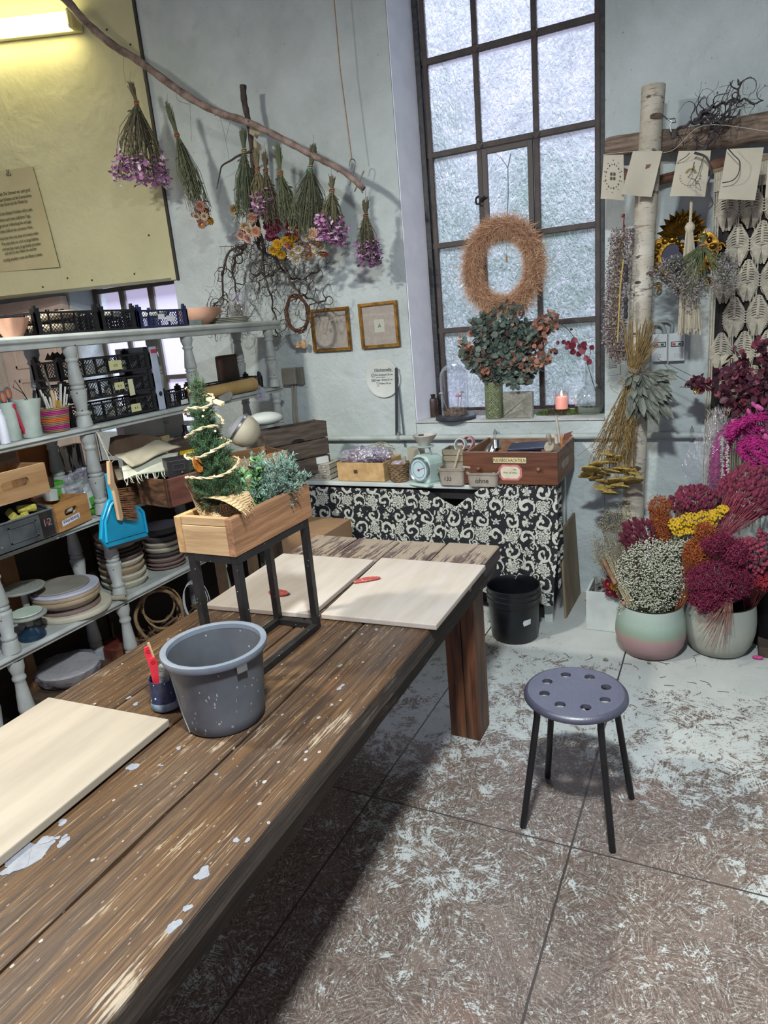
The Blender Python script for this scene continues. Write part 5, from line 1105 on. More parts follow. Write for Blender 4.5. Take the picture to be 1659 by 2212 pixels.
def drape(u, v):
    x = X0+(X1-X0)*u; zt = ztop(x); zb = .20-.06*max(0, (u-.55)/.45)+.012*sin(u*23)
    z = zt+(zb-zt)*v; k = max(0, (u-.5)/.5); fold = (.004+.02*k*v)*sin(u*44+v*3*k)+.012*v*sin(u*13+2)+.012*max(0, sin((u-.42)*9))*sin(v*pi)*k
    sw = 0*(1 if ztop(x) < ZW-.035 else 0)*(1-v)
    return V((x+.02*k*v*sin(v*5), YF-.012-.03*v*k-abs(fold)*1.1+sw, z))
b = B(); b.grid(drape, 150, 26)
xa = at(1064, 1057, y=YF).x
b.grid(lambda u, v: V((xa+(X1-xa)*u, YF-.012+(.12)*v, ZW+.0045+.002*sin(u*9)*v)), 12, 4)
b.grid(lambda u, v: V((X1-.002+.012*v*sin(u*9), YF-.012+.11*u, ZW+.003+(.2-ZW)*v*(1-.35*u))), 10, 14)
b.out('floral_cloth', DAM, smooth=True, ang=80, label='black cloth with cream baroque flower print draped over the side table', cat='tablecloth')
# organiser with nine drawers
a, e = at(657, 1048, y=3.335), at(715, 1048, y=3.335); w = e.x-a.x; z1 = at(690, 1003, y=3.335).z; hh = z1-ZW
og = T('drawer_organiser', 'small cream organiser with nine clear drawers on the side table', 'organiser', ((a.x+e.x)/2, 3.4, ZW+.001)); OG = P('a8a391', 'b9b4a2', sc=9, r=.5)
b = B(); t = .004
for k in range(4): b.bb((a.x+w*k/3-t/2, 3.335, ZW+.001), (a.x+w*k/3+t/2, 3.46, ZW+hh)); b.bb((a.x-t/2, 3.335, ZW+.001+(hh-t)*k/3), (e.x+t/2, 3.46, ZW+.001+t+(hh-t)*k/3))
b.bb((a.x, 3.455, ZW+.001), (e.x, 3.46, ZW+hh)); b.out('housing', OG, og)
for i in range(3):
    for j in range(3):
        xa_, za = a.x+w*i/3+.004, ZW+.006+(hh-t)*j/3; b = B(); b.bb((xa_, 3.337, za), (xa_+w/3-.008, 3.44, za+hh/3-.008)); d_ = b.out('clear_drawer', P(random.choice(['6f6a62', '7a7670', '625b56']), 'a29e98', sc=60, r=.25), og)
        b = B(); b.bb((xa_+w/6-.010, 3.332, za+hh/3-.02), (xa_+w/6+.004, 3.338, za+hh/3-.015)); b.out('drawer_tab', P('b9b6ae', r=.4), d_)
b = B(); c = V(((a.x+e.x)/2+.006, 3.385, ZW+hh+.001)); b.box(c+V((0, 0, .02)), (.10, .075, .038), (0, 0, R(-38))); b.out('white_carton', P('b9bebd', 'cbcfce', sc=8, r=.5), label='small white box set cornerwise on top of the drawer organiser', cat='box', bev=.002)
# pine box with bags
p, q = at(732, 1048, y=3.315), at(832, 1049, y=3.315); PN_ = P('a8875a', 'c2a274', sc=2.2, r=.6, bump=.06, st=(1.4, 8, 10))
m = face(p, q, ZW+.002); hb_ = at(780, 1001, y=3.315).z-ZW
bx = openbox('pine_box', 'light pine box full of clear plastic bags on the side table', m, q.x-p.x, .24, hb_, .012, PN_)
b = B(local=True); b.box((.0004, -.03, hb_*.52), (.001, .024, .020)); b.out('dark_mark', P('4a2f22', r=.6), bx)
b = B(local=True); b.prism(rrect(.10, .028, .013, 5), -.0004, .0012, MX.Translation((-.12, (q.x-p.x)/2, hb_*.62)) @ MX(((1, 0, 0, 0), (0, 0, 1, 0), (0, 1, 0, 0), (0, 0, 0, 1)))); b.out('hand_hole', P('2a1c10', r=.8), bx)
pc = (p+q)/2; LAV = FOIL('a79cb4', .62); GR = 'plastic bags in the pine box'
for i, (dx, dy, dz, r, lb, mt) in enumerate(((-.105, .08, .13, .05, 'clear crumpled bag at the left end of the pine box', FOIL(a=.4)), (-.01, .07, .14, .07, 'lilac grey bag in the middle of the pine box', LAV), (.08, .10, .135, .06, 'pale lilac bag at the right end of the pine box', LAV), (-.05, .05, .115, .05, 'brownish packet at the front of the pine box', P('6f6268', '8a7d84', sc=14, r=.4)))):
    film('plastic_bag', lb, V((pc.x+dx, 3.315+dy, ZW+dz)), r, 10, 'plastic bag', GR, 1.25, .8, .72, 30+i, mt, .2)
b = B(); random.seed(31); c = at(825, 975, y=3.56)
for i in range(46):
    t0 = rnd(0, 6); r = rnd(.03, .075); m_ = frame(rv()); o_ = V((rnd(-.05, .05), rnd(-.03, .03), rnd(-.05, .02))); b.tube([c+o_+m_ @ V((cos(t0+k*.4)*r, sin(t0+k*.4)*r*.6, k*.002)) for k in range(12)], .0016, 4, False)
b.out('raffia_bundle', P('8d8a6c', 'aeab8c', sc=40, r=.8), label='tangle of pale raffia behind the pine box', cat='raffia')
b = B(); c = at(900, 985, y=3.60); b.bb((c.x-.05, 3.58, ZW+.001), (c.x+.03, 3.66, ZW+.14)); b.out('grey_carton', P('9a9586', 'b0ab9b', sc=8, r=.7), label='pale grey carton behind the kitchen scale', cat='carton', bev=.002)
# wicker basket
c = at(858, 1050, y=3.31); c = V((c.x, 3.355, ZW+.001)); wk = T('wicker_basket', 'small round wicker basket between the pine box and the scale', 'basket', c); WKM = P('5a4631', '8a7253', sc=30, r=.7, bump=.4)
rb, rt, hh = .044, .056, .105
for j in range(9):
    b = B(); z = .008+j*hh/9; r = rb+(rt-rb)*j/9
    b.tube([c+V((cos(a)*(r+.0035*sin(9*a+(j % 2)*pi)), sin(a)*(r+.0035*sin(9*a+(j % 2)*pi)), z)) for a in [2*pi*k/54 for k in range(54)]], .0058, 6, closed=True); b.out('woven_ring', WKM, wk, smooth=True)
b = B(); b.cyl(c, rb, .006, 20)
for k in range(18): a = 2*pi*(k+.5)/18; b.tube([c+V((cos(a)*rb, sin(a)*rb, 0)), c+V((cos(a)*rt, sin(a)*rt, hh+.002))], .003, 5)
b.out('uprights', WKM, wk)
film('lilac_scrap', 'pale lilac wrapped scraps inside the small wicker basket', c+V((0, 0, .095)), .04, 8, 'wrapped scraps', None, 1, 1, .5, 41, P('93878f', 'b3a8ae', sc=20, r=.5), .2)
b = B(); b.bar(c+V((.02, .01, .06)), at(874, 985, y=3.36), .012, .02); b.out('clay_stick', P('8d8672', 'a39c87', sc=20, r=.8), label='grey stick standing in the small wicker basket', cat='stick', bev=.004)
# kitchen scale
MNT = P('a5bdb6', 'b7cdc6', sc=6, r=.35); CHR = P('9aa4a8', 'b9c2c6', sc=8, r=.2, met=.8)
dc = at(905, 1015, y=3.30); R_ = .068
ks = T('kitchen_scale', 'mint green kitchen scale with round dial on the side table', 'scale', (dc.x+.02, 3.36, ZW+.001)); dn = V((-.35, -.93, .06)).normalized(); fm_ = frame(dn)
# align dial text upright
zx = V((0, 0, 1)); dx_ = dn.cross(zx).normalized()*-1; dyv = (zx-dn*zx.dot(dn)).normalized(); dx_ = dyv.cross(dn); DM = MX((dx_, dyv, dn)).transposed()
back = dc-dn*.10
b = B(); m4 = MX.Translation(dc) @ DM.to_4x4()
pr = [(-.062, -.075), (.062, -.075), (.064, .03), (.055, .062), (.03, .078), (-.03, .078), (-.055, .062), (-.064, .03)]
b.prism(pr, -.13, -.01, m4); b.out('body', MNT, ks, bev=.012)
b = B(); b.prism(rrect(.15, .19, .02, 4, (0, .055)), -.088, -.072, m4 @ MX.Rotation(-pi/2, 4, 'X') @ MX.Translation((0, .02, .0))); b.out('foot_plate', MNT, ks, bev=.004)
b = B(); b.lathe([(R_-.006, -.012), (R_+.001, -.012), (R_+.001, .004), (R_-.002, .008), (R_-.008, .004)], dc, 44, DM); b.out('dial_rim', CHR, ks, smooth=True)
b = B(); b.lathe([(0, .001), (R_-.007, .001)], dc, 44, DM); dlf = b.out('dial_face', P('a9c3cc', 'b9d0d7', sc=5, r=.3), ks)
b = B(); b.lathe([(.043, .0016), (.0455, .0016)], dc, 44, DM); b.out('dial_ring', INK, dlf)
b = B()
for k in range(40):
    a = 2*pi*k/40; L = .006 if k % 5 == 0 else .003; p = dc+DM @ V((cos(a)*.054, sin(a)*.054, .002)); d = DM @ V((cos(a), sin(a), 0)); wv = DM @ V((-sin(a), cos(a), 0))*.0006; b.quad(p-wv, p+wv, p+d*L+wv, p+d*L-wv)
b.out('tick_marks', INK, dlf)
b = B(); b.bar(dc+DM @ V((-.008, -.003, .004)), dc+DM @ V((.046, .017, .004)), .0016); b.out('pointer', P('6a3a3c', r=.4), ks)
b = B(); b.lathe([(0, .007), (.006, .006), (.007, .002)], dc, 16, DM); b.out('pointer_hub', P('a83a44', r=.4), ks, smooth=True)
b = B(); pz = at(915, 966, y=3.34); pc_ = V((pz.x, 3.355, pz.z)); top_z = (m4 @ V((0, .078, -.06))).z
b.lathe([(0, 0), (.05, 0), (.054, .004), (.05, .006), (0, .006)], pc_, 30); b.out('weighing_plate', P('9fb0ac', r=.4), ks, smooth=True)
b = B()
for s in (-1, 1): b.tube(curve([V((pc_.x+s*.03, 3.35, top_z-.012)), V((pc_.x+s*.034, 3.35, (top_z+pc_.z)/2)), V((pc_.x+s*.026, 3.35, pc_.z))], 5), .005, 6)
b.out('support', P('8b9a97', r=.4), ks)
b = B(); b.lathe([(0, 0), (.026, 0), (.03, .006), (.05, .035), (.066, .058), (.062, .058), (.046, .036), (.02, .012), (0, .01)], pc_+V((0, 0, .0065)), 40, wob=lambda a, z: 1+(.07*sin(3*a)+.04*sin(7*a))*(1 if z > .03 else .2)); b.out('wavy_bowl', P('a39f98', 'b9b5ae', sc=9, r=.6), label='greyish hand-built bowl with a wavy rim standing on the scale', cat='bowl', smooth=True)
b = B(); b.box(pc_+V((-.012, -.01, .066)), (.03, .012, .008), (0, 0, .4)); b.out('black_clip', P('17181c', r=.4), label='small black clip lying in the wavy bowl on the scale', cat='clip', bev=.002)
# tubs of slip
TUB = P('7f776c', '9a9287', sc=9, r=.8, bump=.35, spot='b5aea4', spotsc=85, spotth=.09)
def tub(label, px0, px1, pyb, pyt, word, y, sz, dx=0):
    a, e = at(px0, pyb, y=y), at(px1, pyb, y=y); w = e.x-a.x; h = at((px0+px1)/2, pyt, y=y).z-ZW; c = V(((a.x+e.x)/2, y+w*.38, ZW+.001)); d = w*.76
    o = T('plastic_tub', label, 'tub', c); b = B(); L = []
    for k, z in ((.88, 0), (.94, h*.8), (1.0, h*.82), (1.03, h*.98), (1.0, h), (.92, h), (.88, h*.5), (.84, h*.3)): L.append((k, z))
    base = rrect(1, d/w, .14, 4); n = len(base); vs = []
    for k, z in L: vs += [c+V((p[0]*k*w, p[1]*k*w, z+(.003*sin(i*1.7)*(z > h*.9)))) for i, p in enumerate(base)]
    b.add(vs, [(j*n+i, j*n+(i+1) % n, (j+1)*n+(i+1) % n, (j+1)*n+i) for j in range(len(L)-1) for i in range(n)]+[tuple(range(n))[::-1], tuple((len(L)-1)*n+i for i in range(n))]); b.out('body', TUB, o, smooth=True, ang=35)
    text(word, (a.x+w*.5+dx, c.y-d*.47-.0015, ZW+h*.30), sz, P('3c3834', r=.8), o, (pi/2-R(3), 0, 0), 'CENTER', shear=.1); return c, h
c, h = tub('taller clay-crusted tub with 133 written on its front', 946, 1004, 1054, 1012, '133', 3.275, .03, -.02)
b = B(); b.bar(c+V((-.01, 0, h*.5)), at(993, 970, y=3.34), .007, .011); b.out('stirring_stick', P('9c8f76', 'b0a48c', sc=20, r=.8), label='wooden stick standing in the tub marked 133', cat='stick')
c, h = tub('flat clay-crusted tub with the word ohne on its front', 1006, 1076, 1054, 1022, 'ohne', 3.262, .036)
b = B(); b.bar(c+V((.01, 0, h+.004)), at(999, 1008, y=3.285), .006, .010); b.out('stirring_stick', P('9c9484', 'b5ae9e', sc=20, r=.8), label='pale stick lying across the tub marked ohne', cat='stick')
# stacked little crates and rings behind
SLT = P('6d6655', '8d8672', sc=6, r=.8, bump=.2)
for i, (z0, z1) in enumerate(((.001, .10), (.102, .165))):
    a, e = at(952+i*4, 1000, y=3.42), at(1002, 1000, y=3.42); o = T('small_crate', ['lower of two little grey wooden crates behind the tub marked 133', 'upper little grey wooden crate behind the tub marked 133'][i], 'crate', ((a.x+e.x)/2, 3.47, ZW+z0)); h = z1-z0
    for nm, A0, A1 in (('front_slat', (a.x, 3.42), (e.x, 3.43)), ('back_slat', (a.x, 3.53), (e.x, 3.54)), ('side_slat', (a.x, 3.43), (a.x+.01, 3.53)), ('side_slat', (e.x-.01, 3.43), (e.x, 3.53))): b = B(); b.bb((A0[0], A0[1], ZW+z0), (A1[0], A1[1], ZW+z0+h*.47)); b.bb((A0[0], A0[1], ZW+z0+h*.53), (A1[0], A1[1], ZW+z1)); b.out(nm, SLT, o)
    b = B(); b.bb((a.x+.01, 3.43, ZW+z0), (e.x-.01, 3.53, ZW+z0+.006)); b.out('crate_floor', SLT, o)
for px, py, col, lb in ((995, 961, 'b3b4b0', 'white ring shaped tape roll on the little crates'), (1012, 956, 'b07a80', 'pink tape roll behind the white one')):
    c = at(px, py, y=3.46+(.03 if col[0:2] == 'b0' else 0)); b = B(); b.lathe([(.030, -.012), (.037, -.012), (.037, .012), (.030, .012), (.030, -.012)], c, 30, frame((-.3, -1, .25))); b.out('tape_roll', P(col, r=.5), label=lb, cat='tape roll', smooth=True)
# apothecary drawer
XA, XB2 = at(1003, 1045, y=YF).x, at(1206, 1048, y=YF).x; ZD0, ZD1 = ZW+.009, at(1100, 976, y=YF).z
DK = P('4a2a1c', '68402c', sc=4, r=.45, bump=.2, st=(1, 4, 12)); DK2 = P('6d4e3a', '8d6a50', sc=4, r=.6, bump=.15, st=(4, 1, 10))
ad = T('apothecary_drawer', 'brown wooden apothecary drawer with a PULVERSCHACHTELN plate on the side table', 'drawer', ((XA+XB2)/2, 3.5, ZD0)); ya, yb, t = YF-.004, 3.725, .016
b = B(); b.bb((XA, ya, ZD0), (XB2, ya+t, ZD1)); fr_ = b.out('front', DK, ad, bev=.003)
for x in (XA+.006, XB2-t): b = B(); b.bb((x, ya+t, ZD0), (x+t-.002, yb, ZD1-.003)); b.out('side', DK2, ad, bev=.002)
b = B(); b.bb((XA+.02, yb-.012, ZD0), (XB2-t, yb, ZD1-.01)); b.out('back', DK2, ad)
b = B(); b.bb((XA+.02, ya+t, ZD0), (XB2-t, yb-.012, ZD0+.01)); b.out('bottom', DK2, ad)
for px, py in ((1036, 1011), (1165, 1012)): c = at(px, py, y=ya); b = B(); b.lathe([(.005, 0), (.004, .008), (.009, .014), (.010, .020), (.006, .026), (0, .027)], c, 18, frame((0, -1, 0))); b.out('knob', P('6a4a38', '8a6a54', sc=20, r=.4), fr_, smooth=True)
a, e = at(1064, 1001, y=ya), at(1138, 987, y=ya); cxm, czm = (a.x+e.x)/2, (a.z+e.z)/2; w, h = e.x-a.x, abs(e.z-a.z)
YM = MX(((1, 0, 0, 0), (0, 0, -1, 0), (0, 1, 0, 0), (0, 0, 0, 1)))
b = B(); b.prism(rrect(w, h, .003, 3), 0, .0014, MX.Translation((cxm, ya, czm)) @ YM); pl_ = b.out('name_plate', P('c9b68a', 'd6c59a', sc=9, r=.4), fr_)
b = B(); b.ringprism(rrect(w, h, .003, 3), rrect(w-.006, h-.006, .002, 3), .0014, .0026, MX.Translation((cxm, ya, czm)) @ YM); b.out('plate_edge', P('3a2d22', r=.4), pl_)
text('PULVERSCHACHTELN.', (cxm, ya-.0022, czm-h*.27), h*.72, INK, fr_, align='CENTER', sx=.68)
a, e = at(1078, 1037, y=ya), at(1127, 1004, y=ya); cxm, czm = (a.x+e.x)/2, (a.z+e.z)/2; w, h = e.x-a.x, abs(e.z-a.z)
def octg(w, h, c): return [(-w/2+c, -h/2), (w/2-c, -h/2), (w/2, -h/2+c), (w/2, h/2-c), (w/2-c, h/2), (-w/2+c, h/2), (-w/2, h/2-c), (-w/2, -h/2+c)]
b = B(); b.prism(octg(w, h, .02), 0, .001, MX.Translation((cxm, ya, czm)) @ YM); lb_ = b.out('paper_label', P('a8575c', 'c07a7c', sc=30, r=.7), fr_)
b = B(); b.prism(octg(w-.022, h-.02, .014), .001, .0016, MX.Translation((cxm, ya, czm)) @ YM); b.out('label_field', P('bdb59c', 'cdc6b0', sc=20, r=.8), lb_)
text('Flor.', (cxm+.014, ya-.002, czm+h*.14), .012, INK, fr_, shear=.3); text('Pulv. ad infus.', (cxm, ya-.002, czm-h*.06), .0135, INK, fr_, align='CENTER', shear=.3)
a, e = at(1216, 1014, x=XB2), at(1229, 984, x=XB2); b = B(); b.prism(octg(abs(e.y-a.y), abs(e.z-a.z), .012), 0, .001, MX.Translation((XB2-.002, (a.y+e.y)/2, (a.z+e.z)/2)) @ MX(((0, 0, 1, 0), (1, 0, 0, 0), (0, 1, 0, 0), (0, 0, 0, 1)))); b.out('side_label', P('9a8f86', 'aaa096', sc=20, r=.8), ad)
# its contents
STE = P('9da3a8', 'c4c9cc', sc=6, r=.18, met=1)
for i, (px, py, r, h, ti) in enumerate(((1062, 968, .028, .05, 15), (1072, 958, .024, .045, -10), (1050, 968, .02, .05, 35))):
    c = at(px, py, y=3.42); b = B(); m = Euler((R(-25), R(ti), 0)).to_matrix(); b.lathe([(r*.9, 0), (r, 0), (r, h), (r*.95, h), (r*.9, 0)], c-V((0, 0, .03)), 22, m); b.lathe([(0, .002), (r, .002)], c-V((0, 0, .03)), 22, m); b.out('steel_beaker', STE, label=['steel beaker lying foremost in the apothecary drawer', 'steel beaker lying behind the foremost one in the apothecary drawer', 'steel beaker tipped left in the apothecary drawer'][i], cat='beaker', group='steel beakers in the apothecary drawer', smooth=True)
a, e = at(1098, 972, y=3.40), at(1180, 970, y=3.44); b = B(); b.box(((a.x+e.x)/2, 3.43, ZD1+.004), (e.x-a.x, .12, .012), (R(6), R(-3), R(4))); b.out('navy_folder', P('1d2236', '2a3048', sc=9, r=.35), label='dark navy slab lying across the apothecary drawer', cat='slab', bev=.003)
b = B(); b.box(((a.x+e.x)/2-.02, 3.52, ZD1-.02), (.14, .1, .03), (0, R(5), .2)); b.out('folded_paper', P('a09a96', 'b8b2ae', sc=14, r=.8), label='folded whitish paper under the navy slab in the apothecary drawer', cat='paper')
c = at(1192, 975, y=3.345); mo = T('stone_roller', 'beige stoneware roller with a round knob at the right end of the drawer', 'roller', c); b = B(); d = V((-.35, -.8, .42)).normalized(); b.lathe([(0, -.03), (.026, -.03), (.028, -.024), (.028, .03), (.024, .034), (.014, .034), (0, .03)], c+V((0, .01, .014)), 26, frame(d)); b.out('barrel', P('8d8474', 'a59c8c', sc=30, r=.8), mo, smooth=True)
b = B(); b.lathe([(.010, 0), (.008, .02), (.012, .03), (.0135, .042), (.009, .052), (0, .054)], at(1189, 958, y=3.33), 18, frame((-.15, -.3, 1))); b.out('knob', P('948b7b', r=.7), mo, smooth=True)
c = at(1206, 970, y=3.60); ob = T('orange_carton', 'orange and white carton standing at the right end of the apothecary drawer', 'carton', c); z = at(1208, 936, y=3.60).z; b = B(); b.box((c.x, 3.615, (z+ZD0)/2), (.042, .03, z-ZD0-.02), (0, 0, .2)); b.out('body', P('b5703a', 'c98a52', sc=8, r=.5), ob, bev=.003); b = B(); b.box((c.x-.002, 3.598, z-.035), (.03, .003, .04), (0, 0, .2)); b.out('white_panel', P('c4bfb4', r=.6), ob)
b = B(); b.tube([at(1209, 955, y=3.48), at(1205, 925, y=3.48), at(1201, 898, y=3.48)], [.006, .008, .005], 10); b.out('brush_handle', P('a8a39a', 'bbb6ad', sc=20, r=.5), label='pale brush handle rising from the apothecary drawer in front of the sill', cat='brush', smooth=True)
b = B(); P_ = [at(px, py, y=3.46) for px, py in ((1215, 950), (1218, 938), (1237, 931), (1233, 938), (1238, 941), (1222, 951))]; b.add(P_, [tuple(range(6))]); b.out('bark_piece', P('5a3224', '754838', sc=20, r=.8), sol=.003, label='torn red-brown bark piece at the right end of the drawer', cat='bark')
# board leaning at the right end, buckets, cardboard box
A_, B2, C2, D2 = at(1212, 1334, z=.002), at(1245, 1270, z=.002), at(1232, 1107, y=3.735), at(1208, 1150, y=3.40); A_.x = -.700; B2.x = -.690; B2.y = 3.74
b = B(); C2.x = -.716; D2.x = -.722; b.quad(A_, B2, C2, D2); b.out('leaning_board', P('6a5c48', '8a7a62', sc=4, r=.7, st=(1, 3, 1)), sol=.012, label='thin brown board leaning against the right end of the side table', cat='board')
BKK = P('08090c', '14161b', sc=9, r=.28); c = V((-.905, 3.125, .003)); lab = ['outermost of three nested black buckets beside the table leg', 'middle one of three nested black buckets, only its rim showing', 'innermost of three nested black buckets, open to view']
for i in range(3):
    o = T('black_bucket', lab[i], 'bucket', c+V((0, 0, .026*i)), 0, 'nested black buckets'); b = B(); k = c+V((0, 0, .026*i)); h = .226; s = 1-.006*i
    b.lathe([(0, 0), (.113*s, 0), (.117*s, .006), (.128*s, h*.86)], k, 44); b.lathe([(.126*s, h*.86), (.112*s, .012), (0, .010)], k, 44); b.out('body', BKK, o, smooth=True)
    b = B(); b.lathe([(.126*s, h*.84), (.134*s, h*.85), (.134*s, h*.95), (.137*s, h), (.133*s, h+.003), (.129*s, h*.97), (.127*s, h*.86)], k, 44); b.out('rim', BKK, o, smooth=True)
    if i == 0:
        p = at(1145, 1327, y=3.02); d = V((p.x-c.x, p.y-c.y, 0)).normalized(); q = c+d*.1245+V((0, 0, .118)); b = B(); t_ = d.cross(V((0, 0, 1))); up = V((0, 0, 1)); b.add([q+t_*x+up*y for x, y in ((.02, -.018), (-.018, -.012), (-.02, .014), (.02, .012), (.025, .0))], [(0, 1, 2, 3, 4)]); b.out('sticker', P('a9aeb2', 'c0c4c8', sc=40, r=.5), o, sol=.001)
b = B(); a, e = at(612, 1200, y=2.9), at(700, 1160, y=2.9); b.bb((a.x, 2.9, 0), (e.x, 3.2, .56)); b.out('cardboard_box', P('84684a', '99795a', sc=5, r=.8), label='brown cardboard box on the floor behind the work table, seen through the stand', cat='box', bev=.003)
text('Glas Nr.', (e.x-.15, 2.8985, .40), .022, P('3a2a1c', r=.8), None) if False else None
# side table with crates at the end of the shelf
b = B(); st2 = T('corner_table', 'plain brown table in the corner carrying the slatted crate and box', 'table', (-2.3, 3.3, 0)); TBR = P('4a3828', '63503c', sc=4, r=.7)
b = B(); b.bb((-2.40, 2.62, .755), (-2.12, 3.2, .785)); b.out('tabletop', TBR, st2, bev=.003)
for x, y in ((-2.37, 2.66), (-2.15, 2.66), (-2.37, 3.16), (-2.15, 3.16)): b = B(); b.bb((x-.02, y-.02, 0), (x+.02, y+.02, .755)); b.out('leg', TBR, st2)
def slat_crate(label, m, w, d, h, mat):
    o = T('slatted_crate', label, 'crate', m.translation, rot=m.to_euler())
    for nm, c, s, ax in (('slat_front', (-.006, 0), (.012, w), 0), ('slat_back', (-d+.006, 0), (.012, w), 0), ('slat_side', (-d/2, -w/2+.006), (d-.026, .012), 1), ('slat_side', (-d/2, w/2-.006), (d-.026, .012), 1)):
        for k in range(3): b = B(local=True); b.box((c[0], c[1], h*(k+.5)/3), (s[0], s[1], h/3-.006)); b.out('slat', mat, o, bev=.002)
    for sx in (-.02, -d+.02):
        for sy in (-1, 1): b = B(local=True); b.box((sx, sy*(w/2-.022), h/2), (.018, .02, h)); b.out('corner_post', mat, o)
    b = B(local=True); b.box((-d/2, 0, .006), (d-.03, w-.03, .01)); b.out('crate_floor', mat, o)
    b = B(local=True); n = 14; b.prism([(.028*cos(pi*k/n)*1.6, .02*sin(pi*k/n)) for k in range(n+1)], -.0005, .0015, MX.Translation((0, .0, h*2/3+.004)) @ MX(((0, 0, 1, 0), (1, 0, 0, 0), (0, 1, 0, 0), (0, 0, 0, 1)))); b.out('hand_hole', P('14100d', r=.9), o); return o
yc_ = 3.12
p, q = at(592, 1032, z=.787), at(672, 1012, z=.787); p, q = V((-2.255, 3.05, 0)), V((-2.075, 3.42, 0)); hz = .30
slat_crate('weathered dark slatted wooden crate at the end of the shelf by the wall', face(p, q, .787), (q-p).length, .13, hz, P('3d342d', '5f544a', sc=4, r=.8, bump=.3, st=(4, 1.5, 12)))
b = B(); c = at(573, 905, y=3.15); b.ball((c.x, c.y, c.z+.002), (.10, .055, .038), 24, 14, MX.Rotation(R(35), 3, 'Z')); b.out('white_bowl', P('b2b8b4', 'c8cecb', sc=5, r=.6), label='white rounded bowl lying upside down on the slatted crate', cat='bowl', smooth=True)
p, q = V((-2.19, 2.70, 0)), V((-2.05, 2.95, 0))
lbx = openbox('wooden_box', 'light plywood box with hand hole standing behind the little spruce', face(p, q, .787), (q-p).length, .26, .215, .012, P('9a7552', 'b08a66', sc=3, r=.6, st=(2, 1.5, 10)), slot=(-.0, .155, .075, .03))
c = at(515, 928, y=2.78); mo = T('globe_vessel', 'large cream rounded vessel with a glass lid in the plywood box', 'vessel', c); b = B(); m = frame((-.55, -.35, .55)); b.lathe([(0, -.10), (.04, -.095), (.075, -.06), (.085, -.02), (.082, .01), (.078, .012)], c+V((.0, .02, 0)), 30, m); b.out('shell', P('a39c88', 'b9b29e', sc=6, r=.6), mo, smooth=True)
b = B(); b.lathe([(.078, .010), (.086, .010), (.086, .020), (.078, .022)], c+V((0, .02, 0)), 30, m); b.out('metal_rim', P('8f9094', r=.3, met=.9), mo, smooth=True); b = B(); b.lathe([(.08, .018), (.06, .04), (.03, .05), (0, .052)], c+V((0, .02, 0)), 26, m); b.out('glass_lid', P('77797c', '8f9194', sc=5, r=.15), mo, smooth=True)
c = at(548, 935, y=2.86); b = B(); b.lathe([(0, 0), (.03, .01), (.042, .05), (.03, .09), (.022, .092), (.032, .05), (.02, .02)], c-V((0, 0, .05)), 24, frame((-.5, -.2, .7)), wob=lambda a, z: 1+.08*sin(3*a)); b.out('mint_bowl', P('9db0a6', 'b4c4bb', sc=7, r=.6), label='pale mint folded bowl standing in the plywood box', cat='bowl', smooth=True)
# ================================================================ on the window sill
zs = ZS+.005
def sill(px, py): p = at(px, py, z=zs); p.y = min(max(p.y, 3.80), 3.93); q = at(px, py, y=p.y); return V((q.x, p.y, zs))
c = sill(938, 900); bo = T('stoneware_bottle', 'dark brown speckled stoneware bottle at the left end of the sill', 'bottle', c); b = B(); b.lathe([(0, 0), (.031, 0), (.032, .004), (.032, .10), (.028, .112), (.015, .118), (.0, .118)], c, 24); b.out('body', P('2b1e1c', '43302c', sc=30, r=.4, spot='8a6f5c', spotsc=90, spotth=.12), bo, smooth=True); b = B(); b.lathe([(.013, .117), (.013, .13), (.016, .132), (.016, .139), (0, .14)], c, 18); b.out('neck', P('1c1516', r=.3), bo, smooth=True)
c = sill(985, 905); cl = T('glass_cloche', 'glass cloche on a slate-dark base with moss and little mushrooms', 'cloche', c)
b = B(); b.lathe([(0, 0), (.115, 0), (.121, .006), (.121, .014), (.114, .022), (.09, .024), (0, .024)], c, 44); b.out('base', P('23242b', '34363f', sc=14, r=.5), cl, smooth=True)
b = B(); h = .33; rr = .083; b.lathe([(rr, .025), (rr, h-.085)]+[(rr*cos(t), h-.085+.085*sin(t)) for t in [pi/2*k/10 for k in range(1, 11)]], c, 40); b.out('dome', GLASS('fafaff', .96, .03), cl, smooth=True)
b = B(); b.ball(c+V((0, 0, h+.011)), .012, 12, 8); b.out('dome_knob', GLASS('f4f4fa', .8), cl, smooth=True)
b = B(); random.seed(44)
for i in range(900):
    a, r = rnd(0, 6.28), .07*math.sqrt(random.random()); b.hair(c+V((cos(a)*r, sin(a)*r, .025+.035*(1-(r/.07)**2))), V((rnd(-1, 1), rnd(-1, 1), rnd(.1, 1))), .022, .0012)
b.out('dry_moss', P('6d5a44', '9a8468', sc=40, r=.9), cl)
for px, py, col, s in ((990, 856, 'b87a7c', 1.2), (998, 848, 'a39488', .9), (953, 850, 'b5a99c', .9)):
    t_ = at(px, py, y=c.y-.01); o = V((lerp(c, t_, .6).x, c.y-.005, zs+.05)); b = B(); b.tube([o, t_], .0022*s, 6); st_ = b.out('mushroom_stem', P('a3978a', r=.8), cl); b = B(); b.lathe([(.0, .010), (.008, .008), (.016, .001), (.014, -.002), (0, .0)], t_, 16); b.v = [t_+(v-t_)*s for v in b.v]; b.out('mushroom_cap', P(col, r=.7), st_, smooth=True)
